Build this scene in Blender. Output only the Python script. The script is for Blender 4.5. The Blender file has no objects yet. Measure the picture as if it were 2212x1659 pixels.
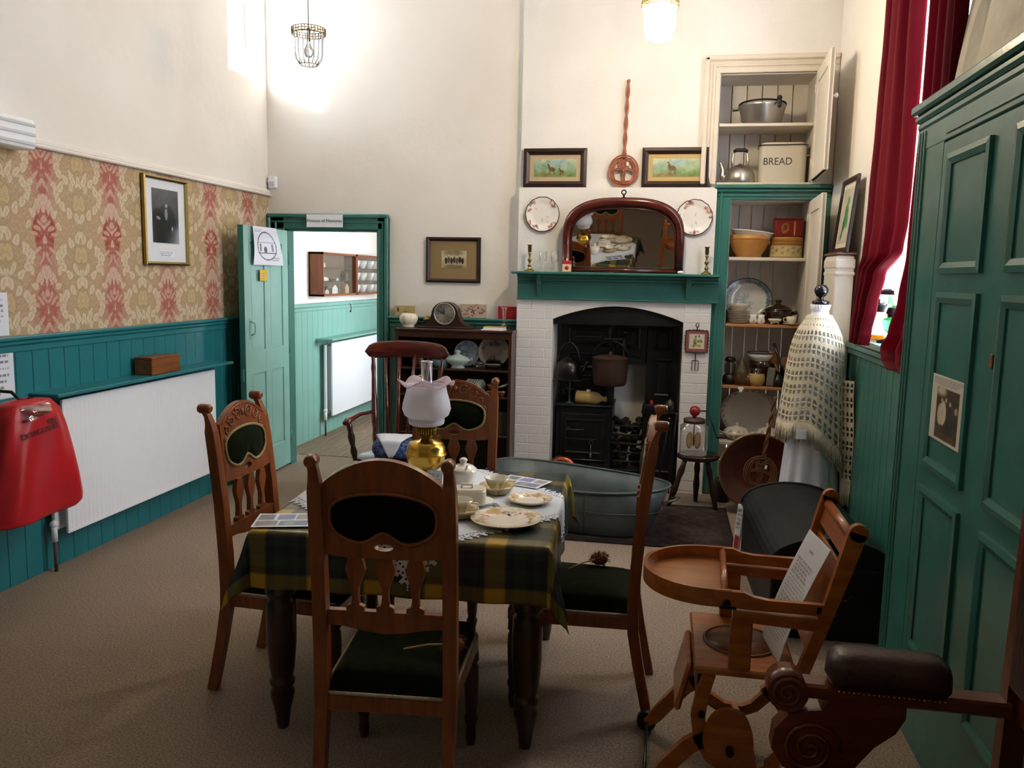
import bpy, bmesh, math, random
import numpy as np
from mathutils import Vector, Matrix

random.seed(7)
rng = np.random.default_rng(7)
PI = math.pi
SC = bpy.context.scene
COL = SC.collection

# ------------------------------------------------------------------ camera
CAM_H = 1.62
cam_d = bpy.data.cameras.new('camera')
cam = bpy.data.objects.new('camera', cam_d)
COL.objects.link(cam)
cam_d.sensor_width = 36.0
cam_d.lens = 29.09
cam_d.clip_start = 0.05
YAW, PITCH, ROLL = 0.179426, 0.1298455, 0.0196136
_f = Vector((-math.sin(YAW)*math.cos(PITCH), math.cos(YAW)*math.cos(PITCH), -math.sin(PITCH)))
_r = Vector((math.cos(YAW), math.sin(YAW), 0)); _u = _r.cross(_f)
_c, _s = math.cos(ROLL), math.sin(ROLL)
_r, _u = _c*_r + _s*_u, -_s*_r + _c*_u
cam.matrix_world = Matrix(((_r.x, _u.x, -_f.x, 0), (_r.y, _u.y, -_f.y, 0), (_r.z, _u.z, -_f.z, CAM_H), (0, 0, 0, 1)))
SC.camera = cam

# ------------------------------------------------------------------ room measures
XL, XR = -3.216, 1.14          # left wall, right wall
YB, YN = 6.42, -2.2            # back wall, wall behind the photographer
ZC = 4.7                       # ceiling
XF = -3.335                    # left wall of the next room
DADO, RAIL = 1.27, 2.225

# ------------------------------------------------------------------ sky, daylight, exposure
W = bpy.data.worlds.new('sky'); SC.world = W; W.use_nodes = True
wn = W.node_tree.nodes['Background']
wn.inputs[0].default_value = (0.90, 0.95, 1.0, 1)
wn.inputs[1].default_value = 15.0
SC.view_settings.view_transform = 'Standard'
SC.view_settings.look = 'None'
SC.view_settings.exposure = 1.08
SC.view_settings.gamma = 1.0
SC.view_settings.use_curve_mapping = False
SC.cycles.max_bounces = 8
SC.cycles.diffuse_bounces = 5
SC.cycles.glossy_bounces = 4
SC.cycles.transmission_bounces = 8
SC.cycles.transparent_max_bounces = 12
SC.cycles.sample_clamp_indirect = 6.0
SC.cycles.caustics_reflective = False
SC.cycles.caustics_refractive = False

def portal(name, loc, rot, sx, sy):
    """light portal filling a window opening: it only guides the sampling of the sky"""
    l = bpy.data.lights.new(name, 'AREA'); l.shape = 'RECTANGLE'; l.size = sx; l.size_y = sy
    l.cycles.is_portal = True
    o = bpy.data.objects.new(name, l); COL.objects.link(o); o.location = loc; o.rotation_euler = rot
    return o
WIN_R = (3.62, 5.10, 1.30, 4.20)     # right-hand window: y0 y1 z0 z1
WIN_L = (5.826, 6.385, 3.09, 4.30)   # small high window, left wall
WIN_F = (7.6, 8.7, 1.1, 2.35)         # unseen, added to light the next room, side wall: y0 y1 z0 z1
YF = 10.6
portal('window_portal', (XR+.27, (WIN_R[0]+WIN_R[1])/2, (WIN_R[2]+WIN_R[3])/2), (0, PI/2, 0), WIN_R[3]-WIN_R[2], WIN_R[1]-WIN_R[0])
portal('window_portal', (XL-.27, (WIN_L[0]+WIN_L[1])/2, (WIN_L[2]+WIN_L[3])/2), (0, -PI/2, 0), WIN_L[3]-WIN_L[2], WIN_L[1]-WIN_L[0])
portal('window_portal', (-.98, (WIN_F[0]+WIN_F[1])/2, (WIN_F[2]+WIN_F[3])/2), (0, PI/2, 0), WIN_F[3]-WIN_F[2], WIN_F[1]-WIN_F[0])

sun_d = bpy.data.lights.new('sun', 'SUN'); sun_d.energy = 16.0; sun_d.angle = math.radians(11); sun_d.color = (1, .95, .86)
sun = bpy.data.objects.new('sun', sun_d); COL.objects.link(sun)
sun.rotation_euler = Vector((.60, .52, -.24)).to_track_quat('-Z', 'Y').to_euler()   # wide low sun added to brighten the corner by the small high window

# ------------------------------------------------------------------ materials
def lin(c):
    if isinstance(c, str):
        c = c.lstrip('#'); c = [int(c[i:i+2], 16)/255 for i in (0, 2, 4)]
    return tuple((x/12.92 if x <= .04045 else ((x+.055)/1.055)**2.4) for x in c[:3])
def rgba(c): return (*lin(c), 1)
MATS = {}
def mat(name, col='#808080', rough=.5, metal=0., col2=None, nscale=8., stretch=None, bump=0., bscale=None, spec=.5,
        trans=0., ior=1.45, alpha=1., emis=None, estr=0., coat=0., sheen=0., attr=False, subs=0., contrast=(.35, .65), detail=4.):
    if name in MATS: return MATS[name]
    m = bpy.data.materials.new(name); m.use_nodes = True
    nt = m.node_tree; N = nt.nodes; L = nt.links
    b = N['Principled BSDF']
    b.inputs['Base Color'].default_value = rgba(col)
    b.inputs['Roughness'].default_value = rough
    b.inputs['Metallic'].default_value = metal
    b.inputs['Specular IOR Level'].default_value = spec
    b.inputs['Transmission Weight'].default_value = trans
    b.inputs['IOR'].default_value = ior
    b.inputs['Alpha'].default_value = alpha
    b.inputs['Coat Weight'].default_value = coat
    b.inputs['Coat Roughness'].default_value = .12
    b.inputs['Sheen Weight'].default_value = sheen
    if subs:
        b.inputs['Subsurface Weight'].default_value = subs
    if emis:
        b.inputs['Emission Color'].default_value = rgba(emis); b.inputs['Emission Strength'].default_value = estr
    tc = N.new('ShaderNodeTexCoord'); mp = N.new('ShaderNodeMapping'); L.new(tc.outputs['Object'], mp.inputs[0])
    if stretch: mp.inputs['Scale'].default_value = stretch
    if attr:
        a = N.new('ShaderNodeAttribute'); a.attribute_name = 'Col'
        L.new(a.outputs['Color'], b.inputs['Base Color'])
    if col2:
        nz = N.new('ShaderNodeTexNoise'); nz.inputs['Scale'].default_value = nscale; nz.inputs['Detail'].default_value = detail
        L.new(mp.outputs[0], nz.inputs[0])
        cr = N.new('ShaderNodeValToRGB'); cr.color_ramp.elements[0].position = contrast[0]; cr.color_ramp.elements[1].position = contrast[1]
        cr.color_ramp.elements[0].color = rgba(col); cr.color_ramp.elements[1].color = rgba(col2)
        L.new(nz.outputs[0], cr.inputs[0]); L.new(cr.outputs[0], b.inputs['Base Color'])
    if bump:
        n2 = N.new('ShaderNodeTexNoise'); n2.inputs['Scale'].default_value = bscale or nscale; n2.inputs['Detail'].default_value = 5
        L.new(mp.outputs[0], n2.inputs[0])
        bp = N.new('ShaderNodeBump'); bp.inputs['Strength'].default_value = bump; bp.inputs['Distance'].default_value = .01
        L.new(n2.outputs[0], bp.inputs['Height']); L.new(bp.outputs[0], b.inputs['Normal'])
    MATS[name] = m
    return m
def thin_glass(name, tint='#ffffff', shadow=.9, rough=.02, fac=.82):
    """clear glass: mostly see-through with a glossy coat"""
    if name in MATS: return MATS[name]
    m = bpy.data.materials.new(name); m.use_nodes = True
    N = m.node_tree.nodes; L = m.node_tree.links; N.remove(N['Principled BSDF'])
    t = N.new('ShaderNodeBsdfTransparent'); t.inputs[0].default_value = rgba(tint)
    g = N.new('ShaderNodeBsdfGlossy'); g.inputs['Roughness'].default_value = rough
    fr = N.new('ShaderNodeLayerWeight'); fr.inputs[0].default_value = 1-fac
    mx = N.new('ShaderNodeMixShader')
    mul = N.new('ShaderNodeMath'); mul.operation = 'MULTIPLY_ADD'; mul.inputs[1].default_value = .75; mul.inputs[2].default_value = .05
    L.new(fr.outputs['Facing'], mul.inputs[0]); L.new(mul.outputs[0], mx.inputs[0]); L.new(t.outputs[0], mx.inputs[1]); L.new(g.outputs[0], mx.inputs[2])
    L.new(mx.outputs[0], N['Material Output'].inputs[0])
    MATS[name] = m; return m
def cloth(name, col, trans=.35, rough=.9, tcol=None):
    if name in MATS: return MATS[name]
    m = bpy.data.materials.new(name); m.use_nodes = True
    N = m.node_tree.nodes; L = m.node_tree.links; b = N['Principled BSDF']
    b.inputs['Base Color'].default_value = rgba(col); b.inputs['Roughness'].default_value = rough; b.inputs['Specular IOR Level'].default_value = .2
    t = N.new('ShaderNodeBsdfTranslucent'); t.inputs[0].default_value = rgba(tcol or col)
    mx = N.new('ShaderNodeMixShader'); mx.inputs[0].default_value = trans
    L.new(b.outputs[0], mx.inputs[1]); L.new(t.outputs[0], mx.inputs[2]); L.new(mx.outputs[0], N['Material Output'].inputs[0])
    MATS[name] = m; return m

M_PLASTER = mat('white_plaster', '#ebe7e1', .85, col2='#e4ded6', nscale=1.3, bump=.25, bscale=14, spec=.25)
M_BRICKW = mat('whitewashed_brick', '#e9e8e6', .75, col2='#e3e2e0', nscale=3, bump=.2, bscale=30, spec=.3)
M_GREEN = mat('teal_gloss_paint', '#366f66', .26, col2='#3a766c', nscale=5, bump=.08, bscale=30, spec=.5)
M_GREENL = mat('teal_paint_skylit', '#227079', .38, col2='#27777e', nscale=4, bump=.06, bscale=24)  # same teal paint, with the blue of the skylight put into its colour
M_GREENP = mat('pale_green_paint', '#84b3a8', .4, col2='#7dada2', nscale=5, bump=.05, bscale=22)
M_CREAM = mat('cream_paint', '#ddd3c6', .5, col2='#d6ccbe', nscale=6, bump=.05, bscale=30)
M_WHITE = mat('white_enamel', '#eef0f4', .3)
M_CARPET = mat('speckled_carpet', '#857364', .97, col2='#ad9a89', nscale=120, bump=.7, bscale=220, spec=.1, contrast=(.35, .65), detail=6)
M_BOARD = mat('worn_floorboard', '#8f7a62', .6, col2='#6f5b48', nscale=6, stretch=(6, .7, 1), bump=.15, bscale=20)
M_OAK = mat('chair_oak', '#8b4a22', .36, col2='#6f3717', nscale=6, stretch=(7, 7, .9), bump=.05, bscale=30, coat=.25)
M_OAKD = mat('dark_oak', '#3f1f11', .38, col2='#2e150b', nscale=7, stretch=(6, 6, 1), bump=.06, bscale=30, coat=.2)
M_MAHOG = mat('mahogany', '#5b1f17', .22, col2='#43130e', nscale=6, stretch=(1, 6, 6), coat=.4)
M_DARKW = mat('dark_turned_wood', '#321a12', .28, col2='#24110b', nscale=8, coat=.3)
M_BEECH = mat('varnished_beech', '#b0672e', .3, col2='#944f20', nscale=6, stretch=(1.5, 6, 6), coat=.35)
M_PINE = mat('pine_shelf', '#bd8a5c', .55, col2='#a97648', nscale=6, stretch=(.8, 8, 8))
M_VELVET = mat('dark_green_velvet', '#151c0a', .97, col2='#0f1408', nscale=30, sheen=.04, spec=.05)
M_BLACKC = mat('black_lining', '#0c0b0a', .95, spec=.1)
M_BRAID = mat('gold_braid', '#9c8a5c', .85, bump=.6, bscale=180)
M_BRAIDG = mat('cream_braid', '#b8ad94', .85, bump=.6, bscale=180)
M_IRON = mat('black_iron', '#15171b', .42, metal=.3, col2='#1c1f22', nscale=14, bump=.15, bscale=40, spec=.45)
M_IRONP = mat('polished_iron_edge', '#5a5c60', .3, metal=.9)
M_BRASS = mat('brass', '#c09a40', .22, metal=1.)
M_BRASSD = mat('aged_brass', '#8d7a45', .35, metal=1.)
M_COPPER = mat('copper', '#a05a48', .25, metal=1.)
M_ALU = mat('aluminium', '#b5b2ac', .34, metal=1.)
M_ZINC = mat('galvanised_zinc', '#535c5d', .5, metal=.5, col2='#626c6c', nscale=7, bump=.08, bscale=20)
M_RAD = mat('radiator_enamel', '#eef2f8', .35)
M_CHINA = mat('cream_china', '#efe9da', .18, coat=.5)
M_CHINAW = mat('white_china', '#f1f0ec', .15, coat=.5)
M_CHINAB = mat('blue_white_china', '#a9b8bf', .2, col2='#6f879a', nscale=26, coat=.4)
M_GLASS = thin_glass('clear_glass')
M_PAPER = mat('white_paper', '#eceff5', .6)
M_LEATHER = mat('brown_leather', '#3a2018', .38, col2='#2c1812', nscale=12, bump=.2, bscale=60)
M_BLACK = mat('black_paint', '#0d0d0f', .4)
M_INK = mat('black_ink', '#26242a', .6)
M_STONE = mat('stoneware', '#c2a668', .35, col2='#b0945a', nscale=12, coat=.3)
M_BROWNG = mat('brown_glaze', '#2f1710', .14, coat=.6)
M_RED = mat('red_vinyl', '#c01c26', .36, col2='#b01620', nscale=6, bump=.12, bscale=18)
M_CANE = mat('rattan_cane', '#a5644a', .5, col2='#8c5038', nscale=24)
M_CANEB = mat('brown_cane', '#6d4526', .55, col2='#573518', nscale=24)
M_VC = mat('printed_surface', rough=.55, attr=True, spec=.3)
M_VCW = mat('printed_wallpaper', rough=.8, attr=True, spec=.2)
M_VCCH = mat('painted_china', rough=.16, attr=True, coat=.5)
M_VCOIL = mat('printed_oilcloth', rough=.3, attr=True, spec=.5, bump=.05, bscale=25)
M_VCPIC = mat('print_under_glass', rough=.25, attr=True, coat=.35)
M_COAL = mat('coal', '#14100e', .7, col2='#2b211b', nscale=40, bump=.6, bscale=50)

# ------------------------------------------------------------------ mesh helpers
class MB:
    """collects geometry, built as ONE mesh object"""
    def __init__(s): s.bm = bmesh.new()
    def box(s, lo, hi, bev=0., mtx=None, seg=1):
        lo = Vector(lo); hi = Vector(hi)
        r = bmesh.ops.create_cube(s.bm, size=1)
        d = hi-lo
        for v in r['verts']:
            v.co = Vector((lo.x+(v.co.x+.5)*d.x, lo.y+(v.co.y+.5)*d.y, lo.z+(v.co.z+.5)*d.z))
        vs = r['verts']
        if bev:
            es = list({e for v in vs for e in v.link_edges})
            k = bmesh.ops.bevel(s.bm, geom=es, offset=min(bev, .49*min(abs(d.x), abs(d.y), abs(d.z))), segments=seg, affect='EDGES', profile=.5)
            vs = list({v for f in k['faces'] for v in f.verts} | {v for v in vs if v.is_valid})
        if mtx is not None:
            for v in vs: v.co = mtx @ v.co
        return s
    def lathe(s, prof, seg=24, mtx=None, sx=1., sy=1., arc=None, smooth=True, wob=None):
        rows = []; n = seg
        for r, z in prof:
            if r < 1e-6: rows.append([s.bm.verts.new((0, 0, z))]); continue
            row = []
            for k in range(n):
                a = 2*PI*k/n
                q = 1+(wob(a, r, z) if wob else 0)
                row.append(s.bm.verts.new((r*q*math.cos(a)*sx, r*q*math.sin(a)*sy, z)))
            rows.append(row)
        for A, B in zip(rows[:-1], rows[1:]):
            if len(A) == 1 and len(B) == 1: continue
            for k in range(n):
                k2 = (k+1) % n
                if len(A) == 1: f = [A[0], B[k2], B[k]]
                elif len(B) == 1: f = [A[k], A[k2], B[0]]
                else: f = [A[k], A[k2], B[k2], B[k]]
                try: s.bm.faces.new(f).smooth = smooth
                except ValueError: pass
        if mtx is not None:
            for row in rows:
                for v in row: v.co = mtx @ v.co
        return s
    def tube(s, pts, rad, seg=8, closed=False, caps=True, flat=1., smooth=True):
        P = [Vector(p) for p in pts]; n = len(P)
        R = rad if isinstance(rad, (list, tuple)) else [rad]*n
        T = []
        for i in range(n):
            a = P[(i-1) % n] if (closed or i > 0) else P[i]
            b = P[(i+1) % n] if (closed or i < n-1) else P[i]
            t = b-a
            T.append(t.normalized() if t.length > 1e-9 else Vector((0, 0, 1)))
        up = Vector((0, 0, 1)) if abs(T[0].z) < .9 else Vector((0, 1, 0))
        nrm = (up - T[0]*up.dot(T[0])).normalized()
        rows = []
        for i in range(n):
            nrm = (nrm - T[i]*nrm.dot(T[i]))
            nrm = nrm.normalized() if nrm.length > 1e-6 else T[i].orthogonal().normalized()
            bi = T[i].cross(nrm)
            rows.append([s.bm.verts.new(P[i] + nrm*R[i]*math.cos(2*PI*k/seg)*flat + bi*R[i]*math.sin(2*PI*k/seg)) for k in range(seg)])
        m = n if closed else n-1
        for i in range(m):
            A, B = rows[i], rows[(i+1) % n]
            for k in range(seg):
                f = s.bm.faces.new([A[k], A[(k+1) % seg], B[(k+1) % seg], B[k]]); f.smooth = smooth
        if caps and not closed:
            s.bm.faces.new(rows[0][::-1]); s.bm.faces.new(rows[-1])
        return s
    def sweep(s, pts, widths, xw, x0=0.):
        """rectangular section swept along (y, z) points; xw width across x"""
        rows = []
        n = len(pts)
        XW = xw if isinstance(xw, (list, tuple)) else [xw]*n
        for i, (y, z) in enumerate(pts):
            a = pts[max(i-1, 0)]; b = pts[min(i+1, n-1)]
            t = Vector((0, b[0]-a[0], b[1]-a[1])).normalized(); nn = Vector((0, -t.z, t.y))
            w = widths[i] if isinstance(widths, (list, tuple)) else widths
            c = Vector((x0, y, z))
            rows.append([s.bm.verts.new(c+Vector((sx*XW[i]/2, 0, 0))+nn*(sy*w/2)) for sx, sy in ((-1, -1), (1, -1), (1, 1), (-1, 1))])
        for A, B in zip(rows[:-1], rows[1:]):
            for k in range(4): s.bm.faces.new([A[k], A[(k+1) % 4], B[(k+1) % 4], B[k]])
        s.bm.faces.new(rows[0][::-1]); s.bm.faces.new(rows[-1])
        return s
    def prism(s, outer, y0, y1, holes=(), mtx=None, bev=0.):
        """outline in (x, z) extruded along y, with holes"""
        def ring(pts, y): return [s.bm.verts.new((p[0], y, p[1])) for p in pts]
        loops = [outer]+list(holes)
        allv = []
        ra = [ring(l, y0) for l in loops]; rb = [ring(l, y1) for l in loops]
        for A, B in zip(ra, rb):
            n = len(A); allv += A+B
            for k in range(n):
                f = s.bm.faces.new([A[k], A[(k+1) % n], B[(k+1) % n], B[k]])
        for rr in (ra, rb):
            es = []
            for A in rr:
                n = len(A)
                es += [s.bm.edges.get((A[k], A[(k+1) % n])) for k in range(n)]
            if holes: bmesh.ops.triangle_fill(s.bm, use_beauty=True, use_dissolve=False, edges=es)
            else: s.bm.faces.new(rr[0])
        if mtx is not None:
            for v in allv: v.co = mtx @ v.co
        return s
    def grid(s, nu, nv, fn, skip=None, smooth=True, closed_u=False):
        V = [[s.bm.verts.new(fn(i/(nu if closed_u else nu), j/nv)) for j in range(nv+1)] for i in range(nu if closed_u else nu+1)]
        for i in range(nu):
            for j in range(nv):
                if skip and skip(i, j): continue
                i2 = (i+1) % nu if closed_u else i+1
                f = s.bm.faces.new([V[i][j], V[i2][j], V[i2][j+1], V[i][j+1]]); f.smooth = smooth
        return V
    def ball(s, c, r, sub=2, sc=(1, 1, 1)):
        k = bmesh.ops.create_icosphere(s.bm, subdivisions=sub, radius=1)
        for v in k['verts']:
            v.co = Vector(c)+Vector((v.co.x*r*sc[0], v.co.y*r*sc[1], v.co.z*r*sc[2]))
        for f in {f for v in k['verts'] for f in v.link_faces}: f.smooth = True
        return s
    def cyl(s, a, b, r, seg=12, r2=None): return s.tube([a, b], [r, r if r2 is None else r2], seg)
    def mesh(s, name):
        bmesh.ops.recalc_face_normals(s.bm, faces=s.bm.faces)
        me = bpy.data.meshes.new(name); s.bm.to_mesh(me); s.bm.free(); return me
    def build(s, name, m=None, parent=None, loc=None, rot=None, label=None, thick=0.):
        return put(name, s.mesh(name), m, parent, loc, rot, label, thick)

def put(name, me, m=None, parent=None, loc=None, rot=None, label=None, thick=0.):
    o = bpy.data.objects.new(name, me); COL.objects.link(o)
    if m is not None and not me.materials: me.materials.append(m)
    if parent is not None: o.parent = parent
    if loc is not None: o.location = loc
    if rot is not None: o.rotation_euler = rot
    if label: o['label'] = label
    if thick:
        k = o.modifiers.new('thickness', 'SOLIDIFY'); k.thickness = thick; k.offset = 0
    return o
def tag(o, label, cat, group=None):
    o['label'] = label; o['category'] = cat
    if group: o['group'] = group
    return o
def thing(name, label, cat, loc=(0, 0, 0), rz=0., group=None, rot=None):
    o = bpy.data.objects.new(name, None); COL.objects.link(o)
    o.empty_display_size = .05
    o.location = loc; o.rotation_euler = rot if rot else (0, 0, rz)
    return tag(o, label, cat, group)
def struct(o):
    o['kind'] = 'structure'; return o
def stuff(o):
    o['kind'] = 'stuff'; return o
def dup(root, loc, rz=0., label=None, rot=None):
    """copy of a thing with its parts and sub-parts, sharing meshes"""
    r = root.copy(); COL.objects.link(r); r.location = loc; r.rotation_euler = rot if rot else (0, 0, rz)
    if label: r['label'] = label
    def rec(a, b):
        for ch in a.children:
            c = ch.copy(); COL.objects.link(c); c.parent = b; rec(ch, c)
    rec(root, r)
    return r
def box_obj(name, lo, hi, m, parent=None, bev=0., **k): return MB().box(lo, hi, bev).build(name, m, parent, **k)

def vcol(me, cols):
    a = me.color_attributes.new('Col', 'FLOAT_COLOR', 'POINT')
    c = np.clip(np.asarray(cols, float), 0, 1)
    c = np.where(c <= .04045, c/12.92, ((c+.055)/1.055)**2.4)
    buf = np.ones((len(c), 4), np.float32); buf[:, :3] = c
    a.data.foreach_set('color', buf.ravel())
def hexa(c):
    c = c.lstrip('#'); c = c if len(c) == 6 else ''.join(q*2 for q in c)
    return np.array([int(c[i:i+2], 16)/255 for i in (0, 2, 4)])
def panel_mesh(name, w, h, fn, res=.004, shape=None):
    """upright flat sheet, centred on x, bottom at z=0, facing -y, printed with fn(u, v)"""
    nu = max(2, int(w/res)); nv = max(2, int(h/res))
    u = np.linspace(0, 1, nu+1); v = np.linspace(0, 1, nv+1)
    U, V = np.meshgrid(u, v, indexing='ij'); U = U.ravel(); V = V.ravel()
    X = (U-.5)*w; Z = V*h; Y = np.zeros_like(X)
    if shape is not None: X, Y, Z = shape(U, V, X, Y, Z)
    i, j = np.meshgrid(np.arange(nu), np.arange(nv), indexing='ij'); i = i.ravel(); j = j.ravel(); s = nv+1
    F = np.stack([i*s+j, (i+1)*s+j, (i+1)*s+j+1, i*s+j+1], 1)
    me = bpy.data.meshes.new(name)
    me.vertices.add(len(X)); me.vertices.foreach_set('co', np.stack([X, Y, Z], 1).astype(np.float32).ravel())
    me.loops.add(F.size); me.loops.foreach_set('vertex_index', F.ravel().astype(np.int32))
    me.polygons.add(len(F)); me.polygons.foreach_set('loop_start', np.arange(0, F.size, 4, dtype=np.int32))
    me.polygons.foreach_set('use_smooth', np.ones(len(F), bool))
    me.update(calc_edges=True); me.validate()
    vcol(me, fn(U, V))
    return me
def panel(name, w, h, fn, parent=None, loc=(0, 0, 0), rz=0., res=.004, m=None, rot=None, shape=None, **k):
    return put(name, panel_mesh(name, w, h, fn, res, shape), m or M_VC, parent, loc, rot if rot else (0, 0, rz), **k)
class Pic:
    """small colour canvas over (u, v) arrays"""
    def __init__(s, U, V, base, asp=1.): s.U, s.V, s.a = U, V, asp; s.c = np.tile(hexa(base), (len(U), 1))
    def mix(s, m, col): s.c += (hexa(col)-s.c)*np.clip(m, 0, 1)[:, None]; return s
    def ell(s, u, v, ru, rv, col, ang=0., soft=.15, op=1.):
        du = (s.U-u)*s.a; dv = s.V-v; c, n = math.cos(ang), math.sin(ang)
        x = (du*c+dv*n)/(ru*s.a if ru else 1); y = (-du*n+dv*c)/rv
        d = np.sqrt(x*x+y*y); return s.mix(op*np.clip((1-d)/soft, 0, 1), col)
    def rect(s, u0, v0, u1, v1, col, op=1.): return s.mix(op*((s.U >= u0) & (s.U <= u1) & (s.V >= v0) & (s.V <= v1)), col)
    def noise(s, amt, k=6, seed=1):
        r = np.random.default_rng(seed); g = np.zeros(len(s.U))
        for i in range(k):
            f = 3*1.7**i; a = r.uniform(0, 6.28, 4)
            g += np.sin(f*s.U*s.a*2+a[0]+2*np.sin(f*s.V*1.3+a[1]))*np.sin(f*s.V*2+a[2]+2*np.sin(f*s.U*1.1+a[3]))/(1+.4*i)
        s.c = np.clip(s.c+amt*g[:, None], 0, 1); return s
    def grad(s, c0, c1): s.c = hexa(c0)[None]*(1-s.V[:, None])+hexa(c1)[None]*s.V[:, None]; return s
    def lines(s, u0, v0, u1, v1, n, col='#555560', fill=.5, op=.8):
        """rows of illegible print"""
        t = (s.V-v0)/(v1-v0)*n; row = np.floor(t)
        ln = u0+(u1-u0)*(.72+.28*np.abs(np.sin(row*12.9)))
        m = (t > 0) & (t < n) & (np.mod(t, 1) < fill) & (s.U > u0) & (s.U < ln) & (np.sin(s.U*190+row*7) > -.75)
        return s.mix(op*m, col)
def text(name, body, size, m, parent, loc, rot, depth=.0006, align='CENTER', sx=1.):
    cu = bpy.data.curves.new(name, 'FONT'); cu.body = body; cu.size = size; cu.align_x = align; cu.align_y = 'CENTER'; cu.extrude = depth
    t = bpy.data.objects.new(name, cu); COL.objects.link(t)
    bpy.context.view_layer.update()
    me = bpy.data.meshes.new_from_object(t.evaluated_get(bpy.context.evaluated_depsgraph_get()))
    bpy.data.objects.remove(t); me.name = name
    if sx != 1.:
        for v in me.vertices: v.co.x *= sx
    me.materials.clear()
    return put(name, me, m, parent, loc, rot)
def frame_bars(w, h, bar, depth, y0=0.):
    """mitred picture frame standing on z=0, centred on x, back at y=0"""
    b = MB(); o = [(-w/2, 0), (w/2, 0), (w/2, h), (-w/2, h)]
    i = [(-w/2+bar, bar), (w/2-bar, bar), (w/2-bar, h-bar), (-w/2+bar, h-bar)]
    ym = -depth; bm = b.bm
    for k in range(4):
        k2 = (k+1) % 4
        def P(p, y): return bm.verts.new((p[0], y, p[1]))
        mo = [(o[q][0]*.5+i[q][0]*.5, o[q][1]*.5+i[q][1]*.5) for q in (k, k2)]
        a = [P(o[k], y0), P(o[k], ym*.8), P(mo[0], ym), P(i[k], ym*.55), P(i[k], y0)]
        c = [P(o[k2], y0), P(o[k2], ym*.8), P(mo[1], ym), P(i[k2], ym*.55), P(i[k2], y0)]
        for q in range(5): bm.faces.new([a[q], a[(q+1) % 5], c[(q+1) % 5], c[q]])
        bm.faces.new(a); bm.faces.new(c[::-1])
    return b
def framed(name, label, w, h, bar, depth, fm, art, matcol, inset, loc, rz=0., rx=0., res=.004, group=None, cat='picture', gold=None):
    t = thing(name, label, cat, loc, rot=(rx, 0, rz), group=group)
    frame_bars(w, h, bar, depth).build('frame', fm, t)
    MB().box((-w/2+bar*.6, -.004, bar*.6), (w/2-bar*.6, -.001, h-bar*.6)).build('mount', mat('mount_'+matcol, matcol, .7), t)
    l, b_, r, tp = inset
    aw, ah = w-2*bar-l-r, h-2*bar-b_-tp
    panel('print', aw, ah, art, t, ((l-r)/2, -.006, bar+b_), res=res, m=M_VCPIC)
    if gold:
        frame_bars(w-2*bar, h-2*bar, .008, depth*.5).build('slip', gold, t, (0, -.003, bar))
    return t

# ================================================================== SETTING
def slabs(name, boxes, m, parent=None):
    b = MB()
    for lo, hi in boxes: b.box(lo, hi)
    return b.build(name, m, parent)
def boards(parent, n, w, h, th, place, m, name='board', gap=.0025):
    """tongue-and-groove boards sharing one mesh; place(i) -> location, rz"""
    me = MB().box((-w/2+gap/2, -th, 0), (w/2-gap/2, 0, h), .0025).mesh(name)
    for i in range(n):
        p, rz = place(i)
        put(name, me, m, parent, p, (0, 0, rz))

floor = struct(slabs('floor', [((XL, YN, -.05), (XR, 6.80, 0))], M_CARPET))
ceiling = struct(slabs('ceiling', [((XL-.3, YN-.3, ZC), (XR+.3, 6.6, ZC+.1))], M_PLASTER))

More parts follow.
